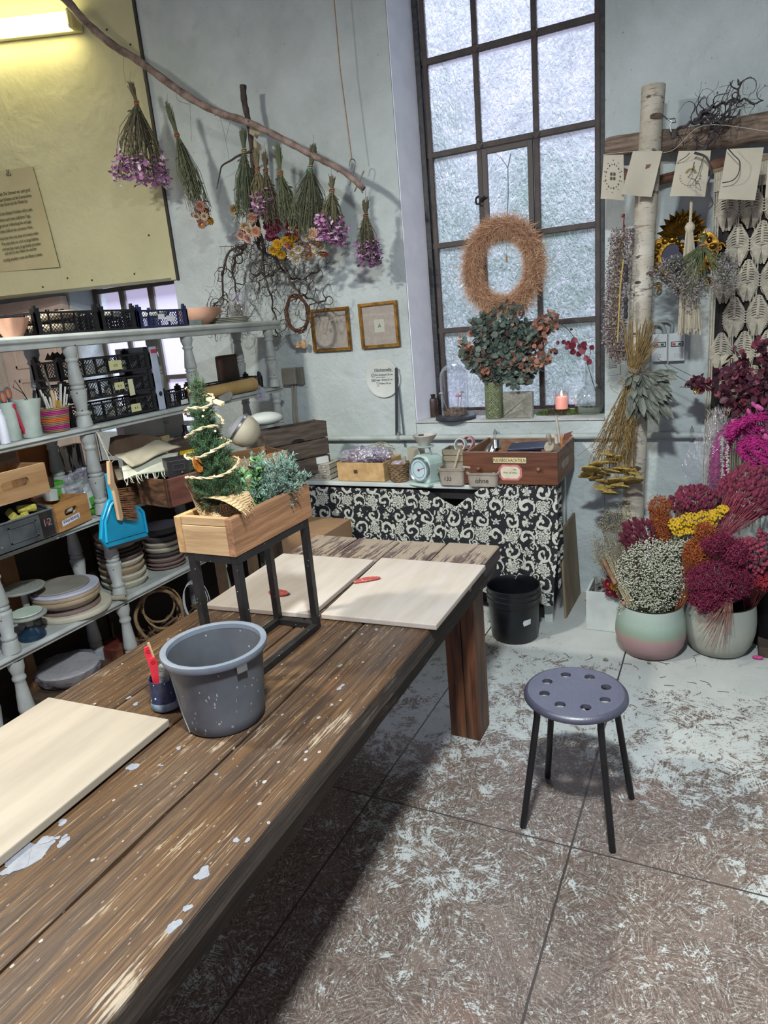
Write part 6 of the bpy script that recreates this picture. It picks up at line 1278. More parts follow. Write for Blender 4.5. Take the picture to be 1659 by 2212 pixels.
# relief vase with eucalyptus
c = sill(1069, 902); vs_ = T('relief_vase', 'sage green cylindrical vase with ring relief on the window sill', 'vase', c)
def vase_mat():
    N = NT('relief_glaze'); co_ = N.co(); x = N.n('SeparateXYZ', co_); a = N.ma('ARCTAN2', x.outputs[1], x.outputs[0]); u = N.ma('SUBTRACT', N.ma('FRACT', N.ma('MULTIPLY', a, 1.2732)), .5); v = N.ma('SUBTRACT', N.ma('FRACT', N.ma('MULTIPLY', x.outputs[2], 22)), .5)
    r = N.ma('SQRT', N.ma('ADD', N.ma('MULTIPLY', u, u), N.ma('MULTIPLY', N.ma('MULTIPLY', v, v), 1.3))); s = N.ma('SINE', N.ma('MULTIPLY', r, 34)); col = N.ramp(N.ma('MULTIPLY_ADD', s, .5, .5), [(.2, '39432a'), (.6, '77815d'), (1, '98a17d')]); N.bsdf(col, .3, N.bump(s, .5, .003)); return N.m
b = B(); b.lathe([(0, 0), (.051, 0), (.053, .004), (.053, .206), (.05, .21), (.047, .206), (.047, .1), (0, .1)], c, 40); b.out('body', vase_mat(), vs_, smooth=True)
random.seed(51)
EU = P('46564c', '74847a', sc=30, r=.6, lo=.3, hi=.7); EU2 = P('8a5a48', 'b58670', sc=25, r=.6); EU3 = P('6d4a44', '86625a', sc=25, r=.6)
eb = T('eucalyptus_bouquet', 'large bouquet of round-leaved eucalyptus in the relief vase', 'bouquet', c+V((0, 0, .2))); s_, l_, l2_, l3_ = B(), B(), B(), B(); base = c+V((0, 0, .12)); lv = 0
for i in range(74):
    px, py = random.choice(((1040, 700), (1075, 690), (1110, 680), (1150, 720), (1030, 760), (1170, 770), (1130, 750), (1090, 720), (1060, 740), (1010, 760), (1180, 700), (1110, 790), (1040, 790), (1140, 800), (1000, 740), (1120, 700)))
    tip = at(px+rnd(-22, 22), py+rnd(-22, 22), y=c.y+rnd(-.10, .05)); mid = lerp(base, tip, .55)+V((0, 0, .03))+rv(.015); pts = curve([base+rv(.012), c+V((rnd(-.03, .03), rnd(-.03, .03), .215)), mid, tip], 7); s_.tube(pts, .0013, 4, False)
    n = len(pts); red = random.random() < .22 or px > 1160 or px < 1005
    for j in range(8, n):
        for q in range(3):
            d = rv(1); p = pts[j]+d*.006; r = rnd(.014, .0235); tgt = l2_ if (red and j > n-7 and random.random() < .7) else l3_ if random.random() < .12 else l_; tgt.leaf(p, d+V((0, 0, .1)), r*1.8, r*1.75, None, .1, .45)
for px, py in ((1115, 838), (1125, 812), (1010, 790), (1165, 800), (1132, 770)):
    tip = at(px, py, y=c.y-.08); pts = curve([c+V((0, 0, .215)), lerp(c+V((0, 0, .26)), tip, .55), tip], 6); s_.tube(pts, .001, 4, False)
    for j in range(4, len(pts)):
        for q in range(3): l_.leaf(pts[j], rv(), .03, .027, None, .1, .45)
s_.out('stems', P('4a4236', r=.8), eb); l_.out('leaves', EU, eb); l2_.out('rust_leaves', EU2, eb, label='rust orange leaves at the tips'); l3_.out('brown_leaves', EU3, eb)
for px, py, sx in ((1150, 700, 1), (1158, 755, 1), (1190, 790, -1)): pass
# folded book
c = sill(1118, 902); a, e = at(1087, 901, y=c.y), at(1150, 901, y=c.y-.02); w = (e-a).length; bk = T('folded_book', 'square book with pages folded into a fan pattern, standing on the sill', 'book', c); h = .147; m = face(a, e, zs)
b = B(); b.prism([(-w/2, 0), (w/2, 0), (w/2, h), (-w/2, h)], -.03, -.012, m @ MX(((0, 0, 1, 0), (1, 0, 0, 0), (0, 1, 0, 0), (0, 0, 0, 1)))); b.out('cover', P('8d8c86', r=.7), bk)
b = B(); O = (.02, h*.0)
F = lambda y, z, x: m @ V((x, y, z))
for k in range(36):
    t = k/35; y = -w/2+w*t; b.add([F(-w/2+.004, .004+h*.05*t, .001+.006*t), F(y, h, -.010), F(y+w/36, h-.002, -.006), ], [(0, 1, 2)])
for k in range(30):
    t = k/29; z = h-h*t; b.add([F(w/2-.05*(1-t)-.03, h*.55-h*.5*t, .006), F(w/2, z, -.008), F(w/2, z-h/32, -.004)], [(0, 1, 2)])
for k in range(24):
    t = k/23; y = -w/2+w*t; b.add([F(w*.18, h*.42, .008), F(y, 0, -.006), F(y+w/25, .002, -.003)], [(0, 1, 2)])
b.out('folded_pages', P('8a897f', 'a5a499', sc=60, r=.8), bk)
b = B(); b.prism([(-w/2+.002, .001), (w/2-.002, .001), (w/2-.002, h-.002), (-w/2+.002, h-.002)], -.014, -.004, m @ MX(((0, 0, 1, 0), (1, 0, 0, 0), (0, 1, 0, 0), (0, 0, 0, 1)))); b.out('page_block', P('75746c', '9a998f', sc=80, r=.8), bk)
# candle in a glass on moss
random.seed(61)
mc = sill(1206, 895); ms = T('moss_cushion', 'cushion of green and brown moss around the candle glass', 'moss', mc); b1, b2 = B(), B()
for i in range(2600):
    x = rnd(-1, 1); y = rnd(-1, 1)
    if x*x+y*y > 1: continue
    p = mc+V((x*.125, .0+y*.045, .002+.03*(1-(x*x+y*y))*rnd(.5, 1))); (b1 if (abs(x) > .45 and random.random() < .7) else b2).hair(p, V((rnd(-1, 1), rnd(-1, 1), rnd(.2, 1))), rnd(.010, .02), .0016)
b1.out('green_moss', P('4a6a1f', '7d9a3c', sc=40, r=.8), ms); b2.out('brown_moss', P('3f3a22', '5f5a3a', sc=40, r=.9), ms)
cc2 = mc+V((.02, 0, .028)); cg = T('candle_glass', 'glass tumbler holding a lit pale pink candle on the moss', 'candle', cc2)
b = B(); b.lathe([(.0, .001), (.043, .001), (.045, .10), (.044, .10), (.042, .004), (0, .003)], cc2, 32); b.out('tumbler', GLASS('fff8f8', .95, .03), cg, smooth=True)
N = NT('warm_wax'); N.bsdf('d9a8a0', .5, None, 0, Emission__Color=(1, .42, .30, 1), Emission__Strength=.55)
b = B(); b.lathe([(0, 0), (.033, 0), (.034, .003), (.034, .062), (.031, .066), (0, .063)], cc2+V((0, 0, .005)), 26); wx = b.out('wax', N.m, cg, smooth=True)
b = B(); b.tube([cc2+V((0, 0, .066)), cc2+V((.001, 0, .076))], .0012, 5); b.out('wick', INK, wx); b = B(); b.lathe([(0, 0), (.004, .006), (.0052, .013), (.0035, .024), (0, .036)], cc2+V((0, 0, .072)), 14); b.out('flame', EM((1, .45, .15, 1), 22), wx, smooth=True)
# demijohn with a red eucalyptus sprig
c = sill(1273, 890); dj = T('demijohn', 'clear round-shouldered glass bottle with a little water on the right of the sill', 'bottle', c); c.x = at(1273, 890, y=c.y).x
b = B(); h = at(1275, 782, y=c.y).z-zs; b.lathe([(0, .002), (.058, .002), (.074, .012), (.083, .04), (.084, .09), (.078, .12), (.055, .15), (.03, .172), (.023, .19), (.023, h-.008), (.027, h), (.024, h+.001)], c, 40); b.out('glass', GLASS('f4f8f6', .9, .03), dj, smooth=True)
b = B(); b.lathe([(0, .012), (.05, .012), (.068, .016), (.079, .04), (.079, .052), (0, .052)], c, 36); b.out('water', GLASS('e6ecdc', .84, .05), dj, smooth=True)
es = T('eucalyptus_sprig', 'dark red eucalyptus sprig standing in the clear glass bottle', 'sprig', c+V((0, 0, .05))); s_, l_ = B(), B(); y = c.y
pts = curve([at(px, py, y=y) for px, py in ((1288, 850), (1279, 820), (1270, 790), (1262, 765), (1245, 735), (1220, 705), (1200, 695))], 6); s_.tube(pts, .002, 6); s_.tube([at(1270, 790, y=y), at(1275, 765, y=y), at(1276, 750, y=y)], .0015, 5)
random.seed(63)
for px, py, r in ((1230, 745, .022), (1240, 748, .026), (1222, 752, .018), (1250, 752, .025), (1236, 762, .022), (1243, 738, .024), (1258, 745, .022), (1262, 760, .024), (1206, 742, .014), (1255, 765, .02), (1270, 775, .02), (1264, 752, .018), (1276, 752, .018), (1215, 740, .016), (1198, 762, .018), (1188, 760, .016), (1270, 783, .02), (1205, 712, .01), (1195, 708, .012), (1185, 712, .014), (1236, 712, .01)):
    p = at(px, py, y=y+rnd(-.03, .03)); l_.leaf(p-V((0, 0, r*.5)), V((rnd(-.6, .6), rnd(-.5, .2), rnd(.4, 1))), r*1.7, r*1.6, V((rnd(-.4, .4), -1, rnd(-.3, .3))), .12, .45)
s_.out('stem', P('4a2a2a', r=.7), es); l_.out('leaves', P('5a1626', '7d2a3c', sc=20, r=.5), es)
# pampas wreath with its hanger
random.seed(71)
wy = 3.93; wc = at(1086, 575, y=wy); ax_, az_ = .175, .205
pw = T('hanging_pampas_wreath', 'fluffy beige pampas grass wreath hanging in the window', 'wreath', wc); f1, f2 = B(), B()
ring = [V((wc.x+cos(t)*ax_, wy, wc.z+sin(t)*az_)) for t in [2*pi*k/40 for k in range(40)]]
b = B(); b.tube(ring, .038, 10, closed=True); b.out('core', P('8a6a52', 'a8836a', sc=30, r=.9), pw)
for i in range(15000):
    t = rnd(0, 2*pi); p = V((wc.x+cos(t)*ax_, wy, wc.z+sin(t)*az_)); tang = V((-sin(t), 0, cos(t))); out = V((cos(t), 0, sin(t))); a = rnd(0, 2*pi)
    rad = out*cos(a)+V((0, -1, 0))*sin(a); q = p+rad*rnd(.02, .05); d = rad*rnd(.3, 1)+tang*rnd(-.7, 1.2)+rv(.5); L = rnd(.03, .085)*(1.5 if random.random() < .06 else 1)*(1 if cos(a) > -.3 else .6)
    (f1 if random.random() < .6 else f2).hair(q, d, L, .0012, V((0, 0, -.015))+rv(.016))
f1.out('plumes', P('c49f80', 'dcbb9e', sc=30, r=.9), pw); f2.out('rosy_plumes', P('b8865f', 'd0a584', sc=30, r=.9), pw)
b = B(); b.tube([at(1094, 492, y=wy+.04), at(1098, 420, y=wy+.05), at(1097, 362, y=wy+.05), at(1104, 330, y=wy+.05)], .0025, 6); b.tube([at(1097, 362, y=wy+.05), at(1080, 338, y=wy+.05)], .002, 5); b.out('dry_stalk', P('5d6a72', '7d8a90', sc=20, r=.7), pw)
b = B(); q = at(1094, 548, y=wy+.02); b.tube([at(1094, 510, y=wy+.02), q], .0008, 4); b.leaf(q, (.02, 0, -1), .055, .013, (0, -1, 0)); b.out('hanging_seed_leaf', P('8a6448', 'a88464', sc=20, r=.7), label='small dry brown leaf hanging inside the pampas wreath', cat='leaf')
# ================================================================ hung on and in front of the left wall
BY = 3.44   # plane of the hanging branch
BARK = P('5a4a42', '8f7d74', sc=20, r=.8, bump=.4, st=(1, 1, 1)); TWN = P('7d6a4a', 'a08a64', sc=60, r=.9)
bp = [at(px, py, y=yy) for px, py, yy in ((60, -60, 3.36), (140, -2, 3.38), (185, 48, 3.40), (245, 98, 3.42), (300, 132, 3.43), (400, 205, 3.44), (470, 242, 3.44), (530, 262, 3.44), (600, 295, 3.44), (665, 330, 3.44), (700, 348, 3.44), (745, 372, 3.44), (786, 408, 3.44))]
hb_ = T('hanging_branch', 'long bare branch hanging slantwise across the wall, carrying dried flower bunches', 'branch', bp[6]); b = B(); pts = curve(bp, 6); random.seed(81)
b.tube(pts, [.024-.009*i/len(pts)+.0016*sin(i*1.9) for i in range(len(pts))], 10); b.out('wood', BARK, hb_, smooth=True)
b = B()
for i in range(8, len(pts)-2, 7): d = rv().normalized(); b.tube([pts[i], pts[i]+d*.028], [.008, .003], 6)
b.out('twig_stubs', BARK, hb_)
b = B(); q = at(781, 398, y=3.44); b.tube([q+V((-.03, -.01, .03)), q+V((.012, -.02, -.045))], .004, 6); b.tube([q+V((-.045, .0, -.028)), q+V((.03, -.02, .055))], .004, 6); b.out('end_twigs', BARK, hb_)
cd = T('hanging_twine', 'thin twine running up the wall with a metal hook on its lower end', 'cord', at(762, 345, y=3.62)); b = B()
b.tube([at(718, -40, y=3.62), at(735, 150, y=3.62), at(760, 342, y=3.62)], .0028, 6); b.out('twine', P('8a6a50', 'a3866a', sc=80, r=.9), cd)
b = B(); b.tube(curve([at(px, py, y=3.6) for px, py in ((754, 360), (757, 346), (763, 344), (768, 352), (764, 372), (758, 392), (755, 400))], 5), .0026, 6); b.out('metal_hook', P('6d6a66', r=.3, met=.9), cd)
# thin threads left on the branch
b = B()
for P_ in (((475, 250), (487, 300), (495, 345)), ((497, 262), (488, 302)), ((382, 192), (383, 215), (410, 225), (415, 214)), ((410, 225), (414, 305)), ((268, 120), (267, 150), (272, 180)), ((305, 142), (312, 175), (322, 210))): b.tube(curve([at(px, py, y=3.43) for px, py in P_], 4), .0009, 4)
b.out('hanging_threads', P('4a463c', r=.9), label='loose dark threads dangling from the long branch', cat='thread', kind='stuff')
def hbunch(label, tail, tie, end, wid, heads, stemc, tiec='a8674a', nst=80, leafc=None, nleaf=260, y=BY, spread=.5):
    """bunch hung head down; photo points for its tail tip, tie and lowest flowers"""
    a, k, e = at(*tail, y=y), at(*tie, y=y), at(*end, y=y); px = (e-k).length; W_ = (at(end[0]+wid, end[1], y=y)-e).length
    o = T('hanging_flower_bunch', label, 'dried flowers', a, group='dried flower bunches on the branch'); s_, l_ = B(), B(); tips = []
    ax = (e-k).normalized(); sx_, sy_ = perp(ax)
    for i in range(nst):
        r, t = math.sqrt(random.random())*W_*.5, rnd(0, 2*pi); f = rnd(.62, .97)
        tip = k+ax*px*f+(sx_*cos(t)+sy_*sin(t)*.6)*r; mid = lerp(k, tip, .5)+(sx_*cos(t)+sy_*sin(t)*.6)*r*.2+rv(.016); kk = k+rv(.007); ta = a+rv(.016)+(a-k)*rnd(-.35, .1)
        s_.tube([ta, kk, mid, tip], [.0018, .0021, .002, .0014], 4, False); tips.append((tip, (tip-mid).normalized()))
        for j in range(5): q = lerp(kk, tip, rnd(.1, .95)); l_.leaf(q+rv(.008), ax+rv(.9), rnd(.02, .042), rnd(.005, .011))
    s_.out('stems', P(stemc, None, sc=40, r=.9), o); l_.out('leaves', P(leafc or '4a4a38', '6a6a50', sc=40, r=.9), o)
    b = B(); m = frame(ax)
    for j in range(3): b.tube([k+ax*(j-1)*.006+m @ V((cos(u)*.0145, sin(u)*.0145, .003*sin(u+j))) for u in [2*pi*q/14 for q in range(14)]], .0022, 5, closed=True)
    b.out('tie', P(tiec, r=.7), o); b = B(); b.tube([a, a+V((0, .0, .02)), at(tail[0], tail[1]-26, y=y)], .0008, 4); b.out('hanging_thread', P('5a5548', r=.9), o)
    return o, tips, ax, W_, e, k
def straw(o, c, ax, r, col, cen, name='flower_head'):
    """papery everlasting: rings of pointed bracts round a button"""
    r *= 1.5; b = B(); m = frame(ax*.8+V((.25, -.8, .1))+rv(.6)); z = m @ V((0, 0, 1)); b.mi = 0
    for ring, (n, rr, tl) in enumerate(((13, 1.0, .25), (11, .8, .7), (9, .55, 1.3))):
        for i in range(n):
            t = 2*pi*(i+.5*ring)/n; d = m @ V((cos(t), sin(t), tl)); b.leaf(c+d*.1*r, d, r*rr, r*.52, z, .18)
    b.mi = 1; b.ball(c+z*r*.28, r*.34, 9, 6); b.mi = 0; b.ball(c-z*r*.05, r*.32, 8, 5); return b.out(name, [P(col, None, sc=60, r=.7), P(cen, None, sc=90, r=.8)], o)
def florets(o, tips, n, r, cols, name='florets', k=5, sp=.03, ax=V((0, 0, -1))):
    """clouds of small papery blossoms"""
    for ci, col in enumerate(cols):
        b = B()
        for i in range(n//len(cols)):
            t, d = random.choice(tips); c = t+rv(sp)-ax*rnd(0, sp*1.2); m = frame(ax+rv(.9)); q = 1.5*r*rnd(.7, 1.25)
            for j in range(k): u = 2*pi*j/k; b.leaf(c, m @ V((cos(u), sin(u), .5)), q, q*.75, m @ V((0, 0, 1)), .15)
        b.out(name, P(col, None, sc=50, r=.75), o, kind='stuff')
random.seed(91); PK = ['b87cac', 'cfa8c8', 'a4689a', 'dccfda']; GS = '6a6450'
o, t, ax, W_, e, k = hbunch('leftmost hanging bunch, full pink flowers, tied with a salmon band', (282, 180), (295, 222), (312, 405), 110, 0, GS, nst=105, nleaf=200); florets(o, t, 330, .0125, PK, sp=.026, ax=ax)
o, t, ax, W_, e, k = hbunch('second hanging bunch from the left, tilted, cream and pink strawflowers at its tip', (362, 228), (382, 292), (440, 478), 62, 0, '5d6148', 'a85f48', leafc='3f4432')
for i in range(15): q = t[i*3][0]*.4+(e+rv(.03))*.6; straw(o, e-ax*rnd(.0, .07)+(rv(.036)), ax, rnd(.014, .02), ['c4b39c', 'a8746c', '9a4a3c', 'c9bca8', 'a87a24', 'b98a86', '8a5a50'][i % 7], ['b98a2a', '6a4a1c', 'c9a23a'][i % 3])
o, t, ax, W_, e, k = hbunch('tall hanging bunch before the dark branch, with cream strawflowers at its tip', (525, 282), (527, 326), (535, 500), 60, 0, '57604a', 'a08a60', leafc='39402e', nst=105)
for px, py, c in ((530, 488, 'c0ab88'), (522, 508, 'b8958a'), (536, 514, 'bb9a92'), (553, 500, 'b78a72'), (505, 452, 'b5a478'), (545, 470, 'a8806c'), (540, 498, 'c4b394'), (527, 498, 'bfa08e')): straw(o, at(px, py, y=BY-.03+rnd(-.02, .02)), ax, .021, c, '8a5a3a')
o, t, ax, W_, e, k = hbunch('hanging bunch with a clump of bright pink flowers, behind the tall strawflower bunch', (552, 325), (556, 366), (574, 470), 58, 0, '7a7052', 'a06a50', y=BY-.02); florets(o, t, 120, .0125, PK, sp=.024, ax=ax)
o, t, ax, W_, e, k = hbunch('narrow hanging bunch ending in a mass of dark burgundy strawflowers', (572, 332), (574, 368), (590, 505), 70, 0, '5a5440', '8f5a44', leafc='4a3a34')
for i in range(16): straw(o, e-ax*rnd(-.01, .06)+rv(.045), ax, rnd(.015, .02), ['4a1430', '5d1c3a', '7a3048', '8a4a58'][i % 4], ['6a2438', '9a4a58', '5a1c30'][i % 3])
o, t, ax, W_, e, k = hbunch('hanging bunch with a salmon band and burgundy flowers with yellow hearts', (600, 318), (606, 374), (632, 500), 56, 0, '5d6448', 'b0704e', leafc='3c4030')
for i in range(9): straw(o, e-ax*rnd(-.02, .06)+rv(.035), ax, rnd(.015, .02), ['5a1a34', '7a2a3c', '8f3a30', '6a2440'][i % 4], ['c9a03a', 'b5623a', '8a3a4a'][i % 3])
for px, py in ((592, 540), (608, 548), (600, 528), (618, 522), (632, 512), (628, 528), (640, 540)): straw(o, at(px, py, y=BY-.03), ax, .02, 'b58a14', '8f6a10', 'yellow_flower_head')
o, t, ax, W_, e, k = hbunch('large hanging bunch with a green tape band and white strawflowers', (678, 318), (670, 362), (668, 530), 110, 0, '5a5e48', '9a8f78', leafc='42442f', nst=130)
b = B(); c = at(669, 371, y=BY); b.lathe([(.018, -.012), (.018, .012)], c, 16, frame(ax)); b.out('green_tape', P('14604a', r=.5), o)
for i, (px, py) in enumerate(((632, 548), (648, 525), (662, 512), (670, 530), (686, 522), (692, 530), (655, 545), (640, 560), (700, 545), (676, 505), (645, 538), (660, 553), (684, 540), (625, 530), (668, 548))): straw(o, at(px, py, y=BY-.05+rnd(-.03, .03)), ax, rnd(.02, .025), ['c4beb2', 'bdb0a0', 'c9c4ba', 'b58a6c', 'b59c84'][i % 5], ['a8863a', '8a6a3a', 'b5a46a', '9a3a3a', 'a87040'][i % 5])
o, t, ax, W_, e, k = hbunch('pink hanging bunch right of the white strawflowers', (716, 384), (717, 412), (718, 530), 72, 0, '6d684e', 'a06a5a'); florets(o, t, 230, .0115, PK[:3], sp=.026, ax=ax)
o, t, ax, W_, e, k = hbunch('last hanging bunch at the right end of the branch, mauve pink', (790, 434), (790, 466), (796, 575), 62, 0, '5d5844', '8f6a58', leafc='4f4a3a', y=BY+.06); florets(o, t, 260, .009, ['9c7098', 'b290ae', '8a5a84'], sp=.024, ax=ax)
# ---------- corkscrew hazel
random.seed(101); CKB = P('2a221e', '4a403a', sc=30, r=.8, bump=.4)
def corkscrew(b, p, d, L, r, depth, bound=None, curl=.55, step=.014, yk=None):
    """crooked twig with side twigs; stays inside the box bound"""
    pts, rs = [V(p)], [r]; d = V(d).normalized(); n = int(L/step); ph = rnd(0, 6); s = random.choice((-1, 1)); kids = []
    for i in range(n):
        a, c = perp(d); ph += s*rnd(.25, .75)
        if random.random() < .08: s = -s
        d = (d+(a*cos(ph)+c*sin(ph))*curl).normalized(); q = pts[-1]+d*step
        if bound:
            lo, hi = bound
            for k in range(3):
                if q[k] < lo[k]: d[k] = abs(d[k]); q[k] = lo[k]
                if q[k] > hi[k]: d[k] = -abs(d[k]); q[k] = hi[k]
        pts.append(q); rs.append(max(.0008, r*(1-.8*(i+1)/n)))
        if depth > 0 and i > 2 and random.random() < .13: kids.append((V(q), (d+rv(.9)).normalized(), L*rnd(.45, .75), rs[-1]*.7, depth-1))
    if len(pts) > 2: b.tube(pts, rs, 5 if r < .004 else 7, False)
    for k in kids: corkscrew(b, *k, bound, curl, step)
yk = 3.58; ck = T('hanging_corkscrew_branch', 'big dark corkscrew hazel branch hanging head down on the wall behind the flowers', 'branch', at(530, 240, y=yk)); b = B()
tp = curve([at(px, py, y=yk) for px, py in ((525, 184), (527, 215), (534, 250), (541, 290), (546, 350), (550, 420), (556, 480), (566, 520), (572, 545))], 5)
b.tube(tp, [.019-.009*i/len(tp)+.0016*sin(i*1.7) for i in range(len(tp))], 10); b.out('trunk', CKB, ck, smooth=True)
b = B(); lo, hi = V((at(462, 700, y=yk).x, 3.44, at(560, 730, y=yk).z)), V((at(712, 560, y=yk).x, 3.70, at(560, 522, y=yk).z))
b.tube(curve([at(px, py, y=yk-.02) for px, py in ((544, 326), (528, 332), (512, 338), (500, 346), (480, 358), (475, 375), (472, 390), (468, 408))], 5), [.008-.006*i/36 for i in range(36)], 6)
for P_ in (((535, 500), (528, 530), (500, 545), (486, 590), (482, 640), (462, 660), (458, 690), (470, 700)), ((546, 470), (560, 520), (572, 552), (570, 590), (585, 640), (596, 680), (600, 720)), ((570, 545), (600, 560), (620, 590), (650, 600), (690, 585)), ((540, 520), (522, 548), (505, 575), (510, 620), (520, 660), (530, 690)), ((612, 548), (620, 590), (640, 630), (660, 640), (690, 650), (708, 640)), ((590, 540), (600, 575), (580, 600), (560, 590), (545, 610))):
    q = curve([at(px, py, y=yk+rnd(-.08, .06))+rv(.012) for px, py in P_], 7); q = [v+V((.006*sin(i*1.1), .008*cos(i*.9), .006*cos(i*1.3))) for i, v in enumerate(q)]
    b.tube(q, [.0085-.005*i/len(q) for i in range(len(q))], 7, False)
    for i in range(4, len(q), 2): corkscrew(b, q[i], rv()+V((.2, 0, -.2)), rnd(.12, .34), rnd(.0022, .0042), 2, (lo, hi))
for px, py in ((545, 760), (490, 735), (680, 745), (700, 700), (655, 720), (715, 610)): corkscrew(b, at(px-10, py-50, y=yk-.06), (.15, 0, -1), .17, .0022, 1, None, .4)
b.out('crooked_twigs', CKB, ck)
b = B(); random.seed(103); wc = at(642, 678, y=3.50)
for i in range(26): R1, R2 = .072+rnd(-.012, .012), .10+rnd(-.014, .014); ph = rnd(0, 6); b.tube([wc+V((cos(t)*R1, rnd(-.012, .012), sin(t)*R2+.006*sin(5*t+ph))) for t in [2*pi*k/26 for k in range(27)]], .0016, 4, False)
b.out('hanging_twig_wreath', P('3a2218', '5f4030', sc=30, r=.9), label='small red-brown twig wreath hanging below the corkscrew branch', cat='wreath')
GL = GLASS('f6f6f8', .88, .05)
for px, py, r, lb in ((553, 546, .022, 'small clear glass drop hanging in the corkscrew branch under the pink bunch'), (478, 656, .020, 'clear glass drop hanging at the left of the corkscrew branch')):
    c = at(px, py, y=3.46); o = T('hanging_glass_drop', lb, 'ornament', c); b = B(); b.lathe([(0, -r*1.25), (r*.6, -r), (r, -r*.2), (r*.7, r*.8), (r*.25, r*1.7), (0, r*1.9)], c, 18); b.out('glass', GL, o, smooth=True); b = B(); b.tube([c+V((0, 0, r*1.9)), c+V((0, 0, r*1.9+.07))], .0007, 4); b.out('hanging_thread', P('8a8a86', r=.8), o)
c = at(524, 684, y=3.42); c.z = Z1+.036+.002; c = V((-2.50, 3.30, Z1+.037)); o = T('glass_beaker', 'clear glass jar with dried seed heads standing on the pale plates', 'jar', c); b = B(); b.lathe([(0, 0), (.05, 0), (.052, .003), (.052, .13), (.05, .13)], c, 26); b.out('glass', GL, o, smooth=True); b = B(); random.seed(105)
for i in range(160): q = c+V((rnd(-.03, .03), rnd(-.03, .03), rnd(.004, .07))); b.hair(q, rv(), .022, .001)
b.out('dried_seed_heads', P('4f4638', '6f6450', sc=50, r=.9), o)
# little paper tags behind the branch, shell ornament
for i, P_ in enumerate((((540, 268), (562, 285), (556, 300), (538, 288)), ((548, 300), (570, 318), (562, 326), (546, 318)))): b = B(); b.add([at(px, py, y=3.56+.02*i) for px, py in P_], [(0, 1, 2, 3)]); b.out('hanging_paper_tag', P('9c957a', 'aaa388', sc=9, r=.8), sol=.001, label=['upper grey paper tag hanging behind the long branch beside the dark trunk', 'lower cream paper tag hanging beside the dark trunk'][i], cat='tag')
b = B(); c = at(653, 744, y=3.70); b.ball(c+V((.008, 0, 0)), (.022, .012, .026), 10, 7, None, .1); b.lathe([(0, .02), (.010, .012), (.022, -.016)], c-V((.03, 0, 0)), 12); b.out('hanging_shell', P('b58a62', 'cfae88', sc=30, r=.5), label='little beige shell ornament on the wall left below the frames', cat='ornament', smooth=True)
# ---------- pictures
GOLD = P('6a4a1c', 'a57c38', sc=22, r=.38, met=.55, bump=.1); MATB = P('978f86', 'a39b92', sc=40, r=.8)
for nm, P_, ch, lb in (('A', ((773, 657), (857, 648), (862, 749), (781, 754)), 'A', 'gilt framed picture with the letter A, nearer the window'), ('S', ((668, 670), (750, 661), (759, 756), (678, 762)), 'S', 'gilt framed picture with the letter S, left of the other frame')):
    Q = [at(px, py, y=D-.02) for px, py in P_]; cx0 = sum(q.x for q in Q)/4; cz0 = sum(q.z for q in Q)/4; w = ((Q[1]-Q[0]).length+(Q[2]-Q[3]).length)/2; h = ((Q[3]-Q[0]).length+(Q[2]-Q[1]).length)/2
    o = T('hanging_picture_frame', lb, 'picture', (cx0, D-.002, cz0), rot=(0, R(.6 if ch == 'S' else -.3), 0)); f = .019; YL = MX(((1, 0, 0, 0), (0, 0, -1, 0), (0, 1, 0, 0), (0, 0, 0, 1)))
    b = B(local=True)
    for z0, z1, a0, a1 in ((.0, .018, 0, 0), (.018, .024, .002, .004)):
        out, inn = rrect(w-2*a0, h-2*a0, .0005, 1), rrect(w-2*f+2*a1, h-2*f+2*a1, .0005, 1); b.ringprism(out, inn, z0, z1, YL)
    b.out('frame', GOLD, o, bev=.003); b = B(local=True); b.prism([(-w/2+f, -h/2+f), (w/2-f, -h/2+f), (w/2-f, h/2-f), (-w/2+f, h/2-f)], .004, .008, YL); mb = b.out('mount', MATB, o)
    cw, chh = w*.26, h*.285; b = B(local=True); b.prism([(-cw/2, -chh/2-.004), (cw/2, -chh/2-.004), (cw/2, chh/2-.004), (-cw/2, chh/2-.004)], .008, .0088, YL); b.out('card', P('b0b2a8' if ch == 'A' else '9a958a', r=.8), mb)
    tx_o = text(ch, (0, 0, 0), .032, INK, None); tx_o.parent = mb; tx_o.matrix_basis = MX.Translation((-.009, -.0092, -.014)) @ MX.Rotation(pi/2, 4, 'X')
    b = B(local=True); b.add([YL @ V((x, y, .012)) for x, y in ((-w/2+f, -h/2+f), (w/2-f, -h/2+f), (w/2-f, h/2-f), (-w/2+f, h/2-f))], [(0, 1, 2, 3)]); b.out('glass', GLASS('ffffff', .99, .02), o)
cx_ = T('hanging_cross', 'tiny pale wooden cross on a thread in front of the left gilt frame', 'ornament', at(715, 690, y=3.70)); c = at(716, 689, y=3.70); b = B(); b.box(c, (.006, .004, .026)); b.box(c+V((0, 0, .004)), (.017, .004, .006)); b.out('cross', P('a8967c', r=.6), cx_); b = B(); b.tube([c+V((0, 0, .013)), at(713, 650, y=3.70), at(711, 600, y=3.70)], .0008, 4); b.out('hanging_thread', P('7a7468', r=.8), cx_)
